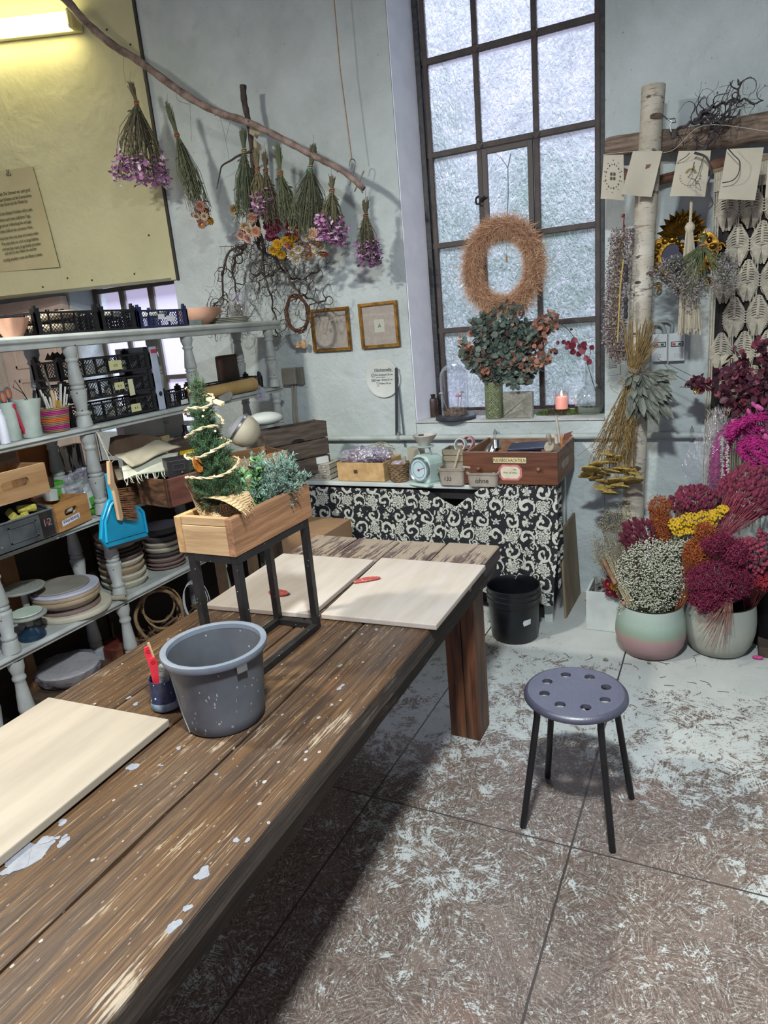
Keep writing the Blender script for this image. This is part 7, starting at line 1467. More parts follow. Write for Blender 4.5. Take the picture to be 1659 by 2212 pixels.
# plate with rules, straightedges
c = at(826, 818, y=D-.02); rr = (at(862, 818, y=D-.02)-at(790, 818, y=D-.02)).length/2*1.02; pt = T('hanging_plate', 'white plate on the wall with Höchstmaße and size limits written on it', 'plate', (c.x, D-.02, c.z)); RY = MX.Rotation(pi/2, 3, 'X')
b = B(); b.lathe([(0, .004), (rr*.78, .004), (rr*.82, .005), (rr*.98, .009), (rr, .009), (rr*.99, .006), (rr*.6, -.002), (0, -.002)], (c.x, D-.006, c.z), 48, MX.Rotation(pi/2, 3, 'X')); b.out('dish', P('b9bfbb', 'c6cbc7', sc=7, r=.5), pt, smooth=True)
yt = D-.006-.0064; BI = P('22252c', r=.7)
text('Höchstmaße', (c.x+.004, yt, c.z+.046), .0225, BI, pt, align='CENTER'); b = B(); b.bb((c.x-.058, yt-.0003, c.z+.042), (c.x+.07, yt, c.z+.0435)); b.out('underline', BI, pt)
text('Durchmesser 25 cm', (c.x-.052, yt, c.z+.018), .0145, BI, pt); text('(bei allen Tellern)', (c.x-.048, yt, c.z+.006), .009, BI, pt); text('Länge / Breite 25 cm', (c.x-.052, yt, c.z-.012), .0138, BI, pt); text('Höhe 18 cm', (c.x-.026, yt, c.z-.034), .0155, BI, pt)
b = B(); M4 = MX.Translation((c.x-.066, yt, c.z+.021)) @ MX(((1, 0, 0, 0), (0, 0, -1, 0), (0, 1, 0, 0), (0, 0, 0, 1))); b.ringprism(circ(.0115, 18), circ(.0098, 18), 0, .0003, M4); b.bar((c.x-.073, yt, c.z+.014), (c.x-.059, yt, c.z+.028), .0012); M5 = MX.Translation((c.x-.066, yt, c.z-.008)) @ MX(((1, 0, 0, 0), (0, 0, -1, 0), (0, 1, 0, 0), (0, 0, 0, 1))); b.ringprism([(.012, .008), (-.012, .008), (-.012, -.008), (.012, -.008)], [(.0105, .0065), (-.0105, .0065), (-.0105, -.0065), (.0105, -.0065)], 0, .0003, M5); b.bar((c.x-.078, yt, c.z-.008), (c.x-.054, yt, c.z-.008), .0012); b.bar((c.x-.066, yt, c.z-.016), (c.x-.066, yt, c.z), .0012)
b.tube([(c.x-.045, yt, c.z-.022), (c.x-.041, yt, c.z-.046), (c.x-.034, yt, c.z-.046), (c.x-.030, yt, c.z-.022), (c.x-.045, yt, c.z-.022)], .0008, 4); b.out('small_drawings', BI, pt)
def strap(label, p, q, y, w, col):
    a, e = at(*p, y=y), at(*q, y=y); d = e-a; b = B(); n = 8; L = d.length; pr = [(w/2*cos(t), w/2*sin(t)) for t in [pi*k/n for k in range(n+1)]]+[(-w/2, -L), (w/2, -L)]; zx = -d.normalized(); xx = V((0, -1, 0)).cross(zx).normalized()*-1; m = MX((xx, zx, xx.cross(zx))).transposed().to_4x4(); m.translation = a
    b.prism(pr, -.0015, .0015, m); b.out('hanging_straightedge', P(col, None, sc=30, r=.45, met=.3), label=label, cat='ruler', bev=.0005)
strap('dark metal straightedge hanging upright beside the white plate', (856, 797), (857, 944), D-.024, .018, '3a3b42'); strap('thin grey metal strip leaning against the wall right of the straightedge', (859, 815), (875, 965), D-.012, .010, '59626a')
# ---------- wall services
PIP = P('9fa8a6', 'b3bbb8', sc=9, r=.6, bump=.1)
b = B(); a, e = V((-2.62, D-.03, .918)), V((1.6, D-.03, .93)); b.tube([a, lerp(a, e, .5), e], .017, 14); pp = b.out('wall_mounted_pipe', PIP, label='pale painted pipe running along the wall below the sill', cat='pipe', smooth=True)
for px in (684, 862, 1070, 1494):
    c = at(px, 946, y=D-.03); c.z = .918+(c.x+2.62)/4.22*.012; q = T('pipe_clamp_mount', ['pipe clamp next to the slatted crate', 'pipe clamp below the straightedges', 'pipe clamp under the middle of the sill', 'pipe clamp at the right by the macrame'][(684, 862, 1070, 1494).index(px)], 'clamp', c, group='pipe clamps')
    b = B(); b.lathe([(.0205, -.009), (.0205, .009), (.018, .009), (.018, -.009), (.0205, -.009)], c, 18, frame((1, 0, 0))); b.out('ring', P('8a9290', r=.5), q, smooth=True); b = B(); b.box(c+V((0, .0, .026)), (.018, .02, .014)); b.tube([c+V((0, -.002, .03)), c+V((0, -.004, .046))], .004, 8); b.out('screw', P('7a8280', r=.5), q, bev=.001)
so_ = T('wall_socket', 'grey surface socket box with conduit on the wall at the end of the shelf', 'socket', at(635, 815, y=D-.03)); a, e = at(620, 830, y=D-.001), at(644, 793, y=D-.001); SK = P('7a756a', '8d887c', sc=9, r=.6)
b = B(); b.bb((a.x, D-.05, a.z), (e.x, D-.001, e.z)); b.out('housing', SK, so_, bev=.004); b = B(); b.bb((e.x+.004, D-.03, a.z-.005), (e.x+.04, D-.001, e.z)); b.out('cover', P('6d6a62', r=.6), so_, bev=.003)
b = B()
for k in range(2): q0 = at(632+k*6, 832, y=D-.02); b.tube([q0, at(634+k*7, 900, y=D-.02), V((q0.x+.01, D-.02, .9))], .008, 8)
b.out('conduit', P('8f8a7e', r=.6), so_, smooth=True)
# poem sheet with its clip
ps = T('hanging_poem_sheet', 'cream paper sheet with a handwritten German poem on the left wall', 'paper', pl(60, 470, p0+PN*.012, PN)); off = PN*.014
Q = [pl(px, py, p0+off, PN) for px, py in ((-95, 385), (72, 360), (130, 577), (-60, 592))]; b = B()
b.grid(lambda u, v: lerp(lerp(Q[0], Q[1], u), lerp(Q[3], Q[2], u), v)+PN*(.008*sin(u*5+v*3)*v+.012*(1-v)**3), 14, 14); sheet = b.out('sheet', P('aca37c', 'b9b08a', sc=3, r=.85), ps, smooth=True)
lines = ['Herr: es ist Zeit. Der Sommer war sehr groß.', 'Leg deinen Schatten auf die Sonnenuhren,', 'und auf den Fluren laß die Winde los.', '', 'Befiehl den letzten Früchten voll zu sein;', 'gib ihnen noch zwei südlichere Tage,', 'dränge sie zur Vollendung hin und jage', 'die letzte Süße in den schweren Wein.', '', 'Wer jetzt kein Haus hat, baut sich keines mehr.', 'Wer jetzt allein ist, wird es lange bleiben,', 'wird wachen, lesen, lange Briefe schreiben', 'und wird in den Alleen hin und her', 'unruhig wandern, wenn die Blätter treiben.']
ends = [66, 69, 60, 0, 70, 66, 67, 71, 0, 84, 84, 88, 79, 92]; tops = [413, 425, 437, 0, 455, 469, 481, 493, 0, 506, 518, 529, 540, 552]
xd_ = -pd
for s, ex, ty in zip(lines, ends, tops):
    if not s: continue
    q = pl(ex, ty, p0+PN*.027, PN); sl = (pl(ex-60, ty+9.5, p0+PN*.027, PN)-q).normalized()*-1; zz = PN.cross(sl).normalized()
    t_ = text(s, (0, 0, 0), .030, P('3a3622', r=.8), None, align='RIGHT', sx=.62, shear=.15, space=.95); t_.parent = ps; m = MX((sl, zz, PN)).transposed().to_4x4(); m.translation = q; t_.matrix_basis = MX.Translation(-ps.location) @ m @ MX.Diagonal((.62, 1, 1, 1))
ck_ = T('hanging_bulldog_clip', 'metal bulldog clip holding the top of the poem sheet', 'clip', pl(18, 378, p0+PN*.03, PN)); c = pl(18, 377, p0+PN*.034, PN); m = MX((xd_, PN, V((0, 0, 1)))).transposed(); b = B(); b.box(c, (.03, .014, .014), m); b.out('jaw', P('6a6450', 'a39c80', sc=30, r=.3, met=.8), ck_, bev=.002); b = B(); b.tube([c+V((0, 0, .006)), c+xd_*-.01+V((0, 0, .03)), c+xd_*.008+V((0, 0, .03)), c+V((0, 0, .006))], .0018, 6); b.out('wire_handle', P('3f3a2c', r=.4, met=.7), ck_)
# ================================================================ birch rack and dried flowers on the right
def birch_mat():
    N = NT('birch_bark'); c = N.co(); v = N.n('Mapping', c, Scale=(14, 14, 90)); n = N.noise(v, 1, 4, .7); big = N.noise(c, 8, 4)
    col = N.mix(N.ramp(big, [(.35, 0.), (.65, 1.)]), 'c0bbae', '9f9786'); col = N.mix(N.ramp(n, [(.56, 0.), (.66, .8)]), col, '6a5f50'); dk = N.ramp(N.noise(N.n('Mapping', c, Scale=(9, 9, 22)), 1, 4), [(.63, 0.), (.68, .9)]); col = N.mix(dk, col, '3a312a')
    N.bsdf(col, .85, N.bump(n, .5, .006)); return N.m
BIR = birch_mat(); GY = 3.55
def at2(px, py, y=GY): return at(px, py, y=y)
bt = T('birch_pole', 'upright birch trunk standing against the wall right of the window', 'trunk', (-.405, GY, 0)); a, e = V((-.408, GY, .004)), at2(1410, 186); b = B()
L = [lerp(a, e, t)+V((.006*sin(t*7), 0, 0)) for t in [k/30 for k in range(31)]]; b.tube(L, [.054-.006*k/30+.0014*sin(k*1.3) for k in range(31)], 22); b.out('bark', BIR, bt, smooth=True)
for px, py, r in ((1417, 250, .022), (1406, 590, .018), (1378, 610, .012), (1372, 1012, .024), (1376, 1130, .03)):
    b = B(); q = at(px, py, y=GY-.05); b.ball(q, (r*1.2, .006, r*.5), 10, 6, None, .15); b.out('bark_knot', P('3f352c', '5a4d40', sc=40, r=.9), bt)
b = B(); b.tube([e-V((0, 0, .12))+V((.04, -.02, 0)), at2(1442, 258), at2(1452, 262), at2(1447, 270), at2(1450, 285)], .003, 6); b.tube([at2(1442, 258), at2(1458, 256), at2(1460, 264), at2(1448, 266)], .0025, 6); b.out('wire_loop', P('7a7d80', r=.35, met=.8), bt)
BM = P('5a4a3e', '8a7868', sc=9, r=.8, bump=.4, st=(1.5, 8, 8)); yb_ = GY+.10
bm_ = T('hanging_beam_branch', 'thick grey-brown branch lying across behind the birch trunk as a rack', 'branch', at(1480, 305, y=yb_)); b = B(); pts = curve([at(px, py, y=yb_) for px, py in ((1309, 320), (1390, 308), (1480, 303), (1560, 292), (1640, 276), (1760, 262))], 6); b.tube(pts, [.042+.022*k/len(pts)+.002*sin(k) for k in range(len(pts))], 18); b.out('wood', BM, bm_, smooth=True)
b = B(); pts = curve([at(px, py, y=yb_+.06) for px, py in ((1312, 358), (1390, 392), (1440, 385), (1520, 362), (1640, 330))], 6); b.tube(pts, .022, 12); b.out('hanging_red_branch', P('5d3a2c', '8a6450', sc=14, r=.7, bump=.2), label='thinner reddish branch under the thick rack branch', cat='branch', smooth=True)
# string with paper prints
SY = GY-.10
b = B(); b.tube(curve([at(px, py, y=SY) for px, py in ((1303, 334), (1380, 326), (1450, 326), (1520, 271), (1659, 284))], 6), .0012, 5); b.out('hanging_string', P('a8a294', r=.9), label='thin string carrying the paper prints on the birch rack', cat='string')
PAP = P('a39d8c', 'b3ad9c', sc=4, r=.8); PRT = P('4a4a3a', r=.8)
def sheet(label, Q, seed, curl=.012):
    o = T('hanging_paper_print', label, 'paper', at(*Q[0], y=SY), group='paper prints on the string'); q = [at(px, py, y=SY-.012) for px, py in Q]; b = B(); ph = seed
    fn = lambda u, v: lerp(lerp(q[0], q[1], u), lerp(q[3], q[2], u), v)+V((0, -curl*sin(u*3.1+ph)*v-.012*v*v*sin(ph), 0)); b.grid(fn, 10, 12); b.out('sheet', PAP, o, smooth=True); return o, fn
def on(fn, u, v, dy=-.0015): return fn(u, v)+V((0, dy, 0))
def blob(b, fn, u, v, ru, rv_, n=12, lobes=0, a0=0):
    pts = []
    for k in range(n): t = 2*pi*k/n+a0; r = 1+(.35*cos(lobes*t) if lobes else 0); pts.append(on(fn, u+ru*r*cos(t), v+rv_*r*sin(t)))
    b.add(pts, [tuple(range(n))])
o, fn = sheet('first paper print by the window, with a clover and ring of ornaments', ((1304, 335), (1347, 334), (1348, 433), (1298, 430)), .4); b = B()
for du, dv in ((-.07, -.05), (.07, -.05), (-.07, .05), (.07, .05)): blob(b, fn, .5+du, .48+dv, .062, .042, 14)
for k in range(18):
    t = 2*pi*k/18; blob(b, fn, .5+.34*cos(t), .48+.27*sin(t), .035, .014 if k % 2 else .028, 6, 0, t)
for k in range(10): t = 2*pi*k/10+.3; blob(b, fn, .5+.42*cos(t), .48+.36*sin(t), .03, .012, 5, 0, t)
b.out('printed_ornament', PRT, o)
o, fn = sheet('second paper print, nearly blank with a small brown bird mark, before the birch trunk', ((1367, 327), (1431, 326), (1407, 425), (1344, 421)), 2.2, .02); b = B(); blob(b, fn, .62, .34, .07, .045, 12, 3); blob(b, fn, .68, .30, .05, .02, 8); b.out('printed_mark', P('6a4a38', r=.8), o)
o, fn = sheet('third paper print, with a pale brown lotus drawing', ((1466, 326), (1536, 325), (1523, 425), (1447, 424)), .2); b = B()
for k in range(7): t = pi*(k+.5)/7; blob(b, fn, .5+.13*cos(t), .5-.10*sin(t), .05, .022, 8, 0, -t)
for k in range(12): t = pi+pi*k/11; blob(b, fn, .5+.30*cos(t), .55-.22*sin(t), .03, .012, 6, 0, t)
b.out('printed_lotus', P('7a6a42', r=.8), o)
o, fn = sheet('fourth paper print, blank with shadows, in front of the macrame', ((1570, 322), (1650, 318), (1631, 433), (1551, 431)), .9, .008)
o, fn = sheet('fifth paper sheet, cut off by the right edge of the photo', ((1662, 318), (1740, 316), (1735, 432), (1652, 428)), .9, .008)
# corkscrew twigs lying on the rack
random.seed(111); ct = T('hanging_corkscrew_twigs', 'crooked dark corkscrew twigs lying over the thick rack branch', 'twigs', at(1550, 250, y=GY-.02)); b = B(); yt_ = GY-.03
lo, hi = V((at(1450, 300, y=yt_).x, GY-.12, at(1500, 335, y=yt_).z)), V((at(1656, 250, y=yt_).x, GY+.06, at(1560, 178, y=yt_).z))
for P_ in (((1500, 262), (1530, 235), (1560, 225), (1600, 215), (1640, 225)), ((1450, 300), (1480, 270), (1520, 262), (1560, 262), (1600, 240)), ((1480, 330), (1520, 320), (1545, 290), (1575, 240), (1595, 195), (1598, 178)), ((1540, 262), (1525, 245), (1515, 262), (1530, 275), (1550, 265), (1580, 228))):
    q = curve([at(px, py, y=yt_+rnd(-.04, .04)) for px, py in P_], 8); q = [v+V((.006*sin(i*.9), .006*cos(i*1.1), .006*cos(i*1.2))) for i, v in enumerate(q)]; b.tube(q, [.008-.005*i/len(q) for i in range(len(q))], 7, False)
    for i in range(3, len(q), 3): corkscrew(b, q[i], rv()+V((0, 0, .1)), rnd(.08, .2), .003, 1, (lo, hi))
q = curve([at(px, py, y=GY-.16) for px, py in ((1500, 330), (1525, 340), (1538, 370), (1530, 395), (1533, 420), (1540, 440), (1530, 452))], 6); b.tube(q, [.0055-.003*i/len(q) for i in range(len(q))], 6, False)
q = curve([at(px, py, y=GY-.16) for px, py in ((1570, 318), (1585, 335), (1598, 350), (1595, 375), (1582, 390), (1560, 395))], 6); b.tube(q, .0022, 5, False)
for px, py in ((1470, 370), (1480, 390), (1500, 380)): corkscrew(b, at(px+20, py-40, y=GY-.15), (-.5, 0, -1), .15, .002, 1, None, .35)
for i in range(110): c = V((rnd(lo.x, hi.x), rnd(lo.y, hi.y), rnd(lo.z, hi.z))); b.leaf(c, rv(), .012, .006) if random.random() < .2 else None
b.out('crooked_twigs', P('2a2628', '4a4444', sc=30, r=.8, bump=.3), ct)
# gilt heart mirror
my = D-.045; mi = T('hanging_mirror', 'ornate gilt mirror with a heart shaped glass between birch trunk and macrame', 'mirror', at(1475, 565, y=my)); cm = at(1476, 572, y=my); GLD = P('4a3212', '9a7428', sc=26, r=.3, met=.85, bump=.3)
def heart(k, n=48): # unit heart outline, tip down
    o = []
    for i in range(n): t = 2*pi*i/n; o.append((k*.062*16*sin(t)**3, k*.062*(13*cos(t)-5*cos(2*t)-2*cos(3*t)-cos(4*t))+k*.12))
    return o
YM_ = MX.Translation(cm) @ MX(((1, 0, 0, 0), (0, 0, -1, 0), (0, 1, 0, 0), (0, 0, 0, 1)))
H1, H2 = [(x*.155, z*.165-.0) for x, z in heart(1)], [(x*.098, z*.110+.004) for x, z in heart(1)]
b = B(); b.prism(H2, -.002, .002, YM_); N = NT('silvered_glass'); N.bsdf('55595c', .08, None, 1); b.out('mirror_glass', N.m, mi)
b = B(); b.ringprism(H1, H2, -.01, .016, YM_); b.out('frame', GLD, mi, bev=.006)
b = B(); n = 30
for i in range(n):
    t = 2*pi*i/n; x, z = .062*16*sin(t)**3*.128, (.062*(13*cos(t)-5*cos(2*t)-2*cos(3*t)-cos(4*t))+.12)*.138; b.ball(YM_ @ V((x, z, .02)), (.012+.004*(i % 3), .010, .014), 9, 6)
for s in (-1, 1):
    for z0, k in ((.06, 1), (-.02, .8), (-.09, .7)): q = [YM_ @ V((s*(.155*k+.02*(1-t)*cos(t*8)), z0+.02*sin(t*8)*(1-t*.6), .012)) for t in [j/14 for j in range(15)]]; b.tube(q, .006, 7)
b.out('scrollwork', GLD, mi, smooth=True, kind='stuff')
b = B(); crown = at(1474, 492, y=my)
for i in range(11):
    t = pi*(i+.5)/11; d = V((cos(t), -.25, sin(t)*1.1)); b.leaf(crown+V((0, 0, -.03)), d, .115, .034, (0, -1, 0), .35); b.leaf(crown+V((0, -.012, -.03)), d, .085, .03, (0, -1, 0), .35)
b.out('petal_crown', GLD, mi)
# tassel
ty_ = GY-.06; tl = T('hanging_tassel', 'long cream yarn tassel hanging before the gilt mirror', 'tassel', at(1494, 420, y=ty_)); YRN = P('a8a08c', 'c0b8a4', sc=70, r=.9, bump=.4, st=(3, 3, .4)); A0 = at(1494, 428, y=ty_); A1, A2, A3 = at(1491, 480, y=ty_), at(1489, 500, y=ty_), at(1490, 715, y=ty_)
rope([A0, lerp(A0, A1, .5), A1], .006, 'cord', tl, 3, 160, YRN); b = B(); b.lathe([(0, .018), (.012, .014), (.021, 0), (.02, -.014), (.014, -.026), (.0, -.028)], lerp(A1, A2, .4), 18); b.out('head', YRN, tl, smooth=True); b = B(); random.seed(115)
for i in range(190):
    t, r = rnd(0, 6.28), math.sqrt(random.random()); p = A2+V((cos(t)*.013*r, sin(t)*.013*r, .01)); q = lerp(A2, A3, .45)+V((cos(t)*.036*r, sin(t)*.03*r, 0)); e = A3+V((cos(t)*.052*r, sin(t)*.04*r, rnd(-.02, .02))); b.tube([p, q, e], .0017, 4, False)
b.out('skirt', YRN, tl)
# macrame hanging
MAC = P('a8a291', 'bdb7a6', sc=60, r=.95, bump=.5); my2 = D-.05; mc = T('hanging_macrame', 'large cream macrame wall hanging with leaf knots at the right edge', 'macrame', at(1600, 380, y=my2)); random.seed(121)
xl_, xr_ = at(1532, 700, y=my2).x, .36; zt_m, zb_m = at(1560, 372, y=my2).z, at(1560, 890, y=my2).z
b = B(); b.tube([V((xl_-.02, my2, zt_m+.01)), V((xr_, my2, zt_m+.05))], .014, 10); b.out('hanging_rod', P('8a7a64', r=.7), mc)
cords, leaves = B(), B()
lw, lh = .098, .185; ncol = 5; rows_ = int((zt_m-zb_m)/lh)+1
def mleaf(c, w, h, y):
    """two fans of curved cords meeting at a cross knot"""
    for s in (-1, 1):
        for k in range(9):
            t = (k+.5)/9; z0 = h*.5*(1-t*1.0)-h*.02; x1 = w*.5*sin(pi*(.12+.62*(1-abs(t-.45))))*1.0
            top = V((c.x+s*w*.02, y-.006, c.z+h*.5-h*.52*t)); out = V((c.x+s*w*.49*min(1, .35+1.3*t), y-.010, c.z+h*.46-h*.58*t-.012)); leaves.tube([top, lerp(top, out, .5)+V((0, -.006, .009)), out], .0042, 5, False)
            lt = V((c.x+s*w*.03, y-.006, c.z-h*.04-h*.10*t)); lo_ = V((c.x+s*w*.47*(1-t*.75), y-.010, c.z-h*.06-h*.40*t-.012)); leaves.tube([lt, lerp(lt, lo_, .5)+V((0, -.006, .006)), lo_], .0042, 5, False)
    leaves.tube([V((c.x, y-.004, c.z+h*.5)), V((c.x, y-.012, c.z))], .007, 6, False); leaves.tube([V((c.x-w*.34, y-.012, c.z-h*.025)), V((c.x, y-.018, c.z-.006)), V((c.x+w*.34, y-.012, c.z-h*.025))], .004, 5, False)
for r in range(rows_):
    for k in range(ncol+1):
        cx3 = xl_+.055+k*lw+(lw/2 if r % 2 else 0); cz3 = zt_m-.16-r*lh*.86
        if cx3 > xr_ or cz3 < zb_m+.05: continue
        mleaf(V((cx3, my2, cz3)), lw*.98, lh, my2)
for k in range(46):
    x = xl_+(xr_-xl_)*k/45
    if (k % 9) in (0, 1, 2): cords.tube([V((x, my2-.002, zt_m)), V((x+.002*sin(k), my2-.002, (zt_m+zb_m)/2)), V((x, my2-.002, zb_m-.02))], .0032, 5, False)
    cords.tube([V((x, my2-.004, zt_m+.02)), V((x, my2-.010, zt_m-.08))], .005, 5, False)
    zz = zb_m-.03+.05*abs(sin(k*.45)); cords.tube([V((x, my2-.002, zz)), V((x+rnd(-.004, .004), my2-.004, zz-.22)), V((x+rnd(-.008, .008), my2-.002, zz-rnd(.45, .62)))], .0030, 5, False)
leaves.out('leaf_knots', MAC, mc); cords.out('cords', MAC, mc)
plt = B()
for r in range(rows_):
    for k in range(ncol+1):
        cx3 = xl_+.055+k*lw+(lw/2 if r % 2 else 0); cz3 = zt_m-.16-r*lh*.86
        if cx3 > xr_ or cz3 < zb_m+.05: continue
        w, h = lw*1.0, lh
        for pts_ in (((0, .5), (-.22, .40), (-.42, .22), (-.52, .02), (-.3, -.02), (0, -.03), (.3, -.02), (.52, .02), (.42, .22), (.22, .40)), ((-.36, -.01), (-.50, -.14), (-.40, -.30), (-.2, -.42), (0, -.5), (.2, -.42), (.40, -.30), (.50, -.14), (.36, -.01))): plt.add([(cx3+w*p[0], my2, cz3+h*p[1]) for p in pts_], [tuple(range(len(pts_)))])
plt.out('leaf_ground', P('8a8474', '9c9686', sc=60, r=.95, bump=.5), mc)
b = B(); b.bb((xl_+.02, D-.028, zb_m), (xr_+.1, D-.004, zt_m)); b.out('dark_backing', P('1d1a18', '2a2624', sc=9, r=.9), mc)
# switches, cable, paper strip
sw = T('wall_switch_box', 'white double switch box with red and green rockers on the wall', 'switch', at(1442, 752, y=D-.03)); ys = D-.035; WHS = P('b9bfc0', 'c9cecf', sc=9, r=.4)
for i, (x0p, x1p) in enumerate(((1406, 1442), (1443, 1480))):
    a, e = at(x0p, 782-i*1, y=ys), at(x1p, 720-i*2, y=ys); b = B(); b.bb((a.x, ys, a.z), (e.x, D-.001, e.z)); h_ = b.out('housing', WHS, sw, bev=.003)
    wx, hz_ = e.x-a.x, e.z-a.z; b = B(); b.bb((a.x+wx*.16, ys-.003, a.z+hz_*.52), (e.x-wx*.08, ys+.002, a.z+hz_*.70)); b.out('rocker_bay', P('2a2c2e', r=.5), h_, bev=.001)
    b = B(); b.bb((a.x+wx*.22, ys-.006, a.z+hz_*.545), (e.x-wx*.14, ys-.002, a.z+hz_*.675)); b.out('rocker', P('c4c6c4', r=.4), h_, bev=.002)
    b = B(); b.bb((a.x+wx*.25, ys-.007, a.z+hz_*.57), (a.x+wx*.45, ys-.0055, a.z+hz_*.65)); b.out('red_field', P('a83440', r=.4), h_); b = B(); b.bb((a.x+wx*.60, ys-.007, a.z+hz_*.57), (a.x+wx*.80, ys-.0055, a.z+hz_*.65)); b.out('green_field', P('1d4a40', r=.4), h_)
    b = B(); b.ringprism(rrect(.016, .016, .001, 1), rrect(.013, .013, .001, 1), 0, .001, MX.Translation((a.x+wx*.5, ys, a.z+hz_*.2)) @ MX(((1, 0, 0, 0), (0, 0, -1, 0), (0, 1, 0, 0), (0, 0, 0, 1)))); b.out('embossed_mark', P('8a9092', r=.5), h_)
b = B(); b.tube(curve([at(px, py, y=D-.03) for px, py in ((1412, 720), (1408, 705), (1420, 700), (1432, 706), (1436, 720))], 5), .010, 10); b.tube(curve([at(px, py, y=D-.02) for px, py in ((1450, 719), (1452, 702), (1440, 694), (1422, 696))], 5), .009, 10); b.out('wall_mounted_cable', P('8a8f90', r=.5), label='grey bent cables above the switch box', cat='cable', smooth=True)
ip = T('hanging_info_strip', 'narrow paper strip with lines of small print between window and birch', 'paper', at(1325, 760, y=D-.003)); Q = [at(px, py, y=D-.004) for px, py in ((1313, 702), (1336, 698), (1340, 808), (1312, 812))]; b = B(); b.quad(*Q); b.out('sheet', P('a9b6b4', r=.8), ip); b = B()
for k in range(24):
    v = .05+.035*k; w = rnd(.5, .85); p, q = lerp(lerp(Q[0], Q[3], v), lerp(Q[1], Q[2], v), .1), lerp(lerp(Q[0], Q[3], v), lerp(Q[1], Q[2], v), .1+w); b.quad(p+V((0, -.0006, 0)), q+V((0, -.0006, 0)), q+V((0, -.0006, .0035)), p+V((0, -.0006, .0035)))
b.out('lettering', P('4a5556', r=.8), ip)
# ---------- bunches hung on the birch
def cloud(pts_, n, r, mats, o, names, fn): pass
random.seed(131)
# long dried sprays left of the trunk
ds = T('hanging_dried_sprays', 'long grey-mauve dried flower sprays hanging along the left of the birch trunk', 'dried flowers', at(1345, 470, y=GY-.05)); s_, l_, l2 = B(), B(), B(); path = curve([at(px, py, y=GY-.06) for px, py in ((1345, 505), (1338, 560), (1335, 620), (1328, 680), (1330, 740), (1345, 770))], 8)
for i in range(26): off = rv(.022); s_.tube([p+off+rv(.004) for p in path], .0012, 4, False)
for i in range(3600):
    p = random.choice(path); k = p.z; w = .052; c = p+V((rnd(-w, w), rnd(-.035, .03), rnd(-.03, .03))); (l_ if random.random() < .6 else l2).leaf(c, rv(), rnd(.008, .016), rnd(.005, .008))
s_.out('stems', P('7a6a52', r=.9), ds); l_.out('blossoms', P('7d7168', 'a0958c', sc=50, r=.9), ds); l2.out('mauve_blossoms', P('6a565a', '85707a', sc=50, r=.9), ds)
b = B(); b.tube([at(px, py, y=GY-.115) for px, py in ((1347, 560), (1340, 620), (1337, 680), (1334, 740))], .0035, 6); b.out('straw_band', P('9a8448', 'b59f62', sc=30, r=.7), ds); b = B()
for py in (580, 600, 650, 665, 680): b.ball(at(1352, py, y=GY-.11), (.010, .01, .02), 8, 6)
b.out('dark_seed_pods', P('1d1a1e', '332e33', sc=30, r=.6), ds)
b = B(); b.tube([at(px, py, y=GY-.05) for px, py in ((1348, 505), (1347, 480), (1349, 462))], .003, 5); b.ball(at(1346, 466, y=GY-.05), .008, 8, 5); b.ball(at(1348, 488, y=GY-.05), .006, 8, 5); b.out('red_stem_tip', P('5d2018', '6d2c22', sc=30, r=.7), ds)
# yarrow
yr = T('hanging_yarrow_bunch', 'big bunch of dried yarrow hanging head down on the birch, mustard flower plates', 'dried flowers', at(1372, 805, y=GY-.14)); s_, l_ = B(), B(); ky = at(1368, 808, y=GY-.14); tips = []
for i in range(95):
    tp_ = at(1385+rnd(-42, 40), 700+rnd(-18, 45), y=GY-.14+rnd(-.03, .03)); e = at(1272+rnd(0, 100), 1000+rnd(-35, 38), y=GY-.16+rnd(-.07, .05)); kk = ky+rv(.018); m = lerp(kk, e, .5)+rv(.02); s_.tube([tp_, kk, m, e], [.0013, .0016, .0015, .001], 4, False); tips.append(e)
    for j in range(14): q = lerp(kk, e, rnd(.35, .97)); s_.hair(q+rv(.014), (e-kk).normalized()+rv(.8), rnd(.02, .05), .0012)
s_.tube([at(1365, 880, y=GY-.16), at(1320, 920, y=GY-.17), at(1275, 965, y=GY-.17), at(1247, 985, y=GY-.17)], .0012, 4); s_.tube([ky, at(1395, 775, y=GY-.14), at(1414, 742, y=GY-.14)], .002, 5)
s_.out('stems', P('6a5634', '927a4e', sc=40, r=.85), yr)
for i in range(20):
    px, py = [(1275, 1010), (1290, 1000), (1310, 995), (1300, 1018), (1325, 1015), (1345, 1010), (1358, 1015), (1370, 1018), (1285, 1030), (1305, 1038), (1330, 1035), (1350, 1032), (1322, 1050), (1300, 1052), (1318, 1062), (1340, 1048), (1366, 1035), (1268, 1022), (1312, 978), (1330, 988)][i]
    c = at(px, py, y=GY-.17+rnd(-.05, .05)); r = rnd(.032, .048); b = B(); m = frame(V((rnd(-.3, .3), rnd(-.7, -.1), -1))); b.lathe([(0, -.016), (r*.4, -.004), (r, .004), (r*1.03, .010), (r*.6, .014), (0, .013)], c, 16, m, wob=lambda a, z: 1+.12*sin(5*a+px)+.10*sin(13*a+py)); h = b.out('flower_plate', P('7d6a34', 'b89e54', sc=130, r=.9, bump=.9), yr)
b = B()
for px, py in ((1368, 800), (1352, 826)):
    c = at(px, py, y=GY-.14); m = frame((-.45, -.1, -1))
    for j in range(3): b.tube([c+m @ V((cos(u)*.034, sin(u)*.030, (j-1)*.006)) for u in [2*pi*q/18 for q in range(18)]], .0018, 5, closed=True)
b.tube(curve([at(px, py, y=GY-.18) for px, py in ((1350, 828), (1330, 832), (1318, 828), (1322, 842), (1335, 850))], 4), .0015, 5); b.out('string_tie', P('8a8270', r=.9), yr)
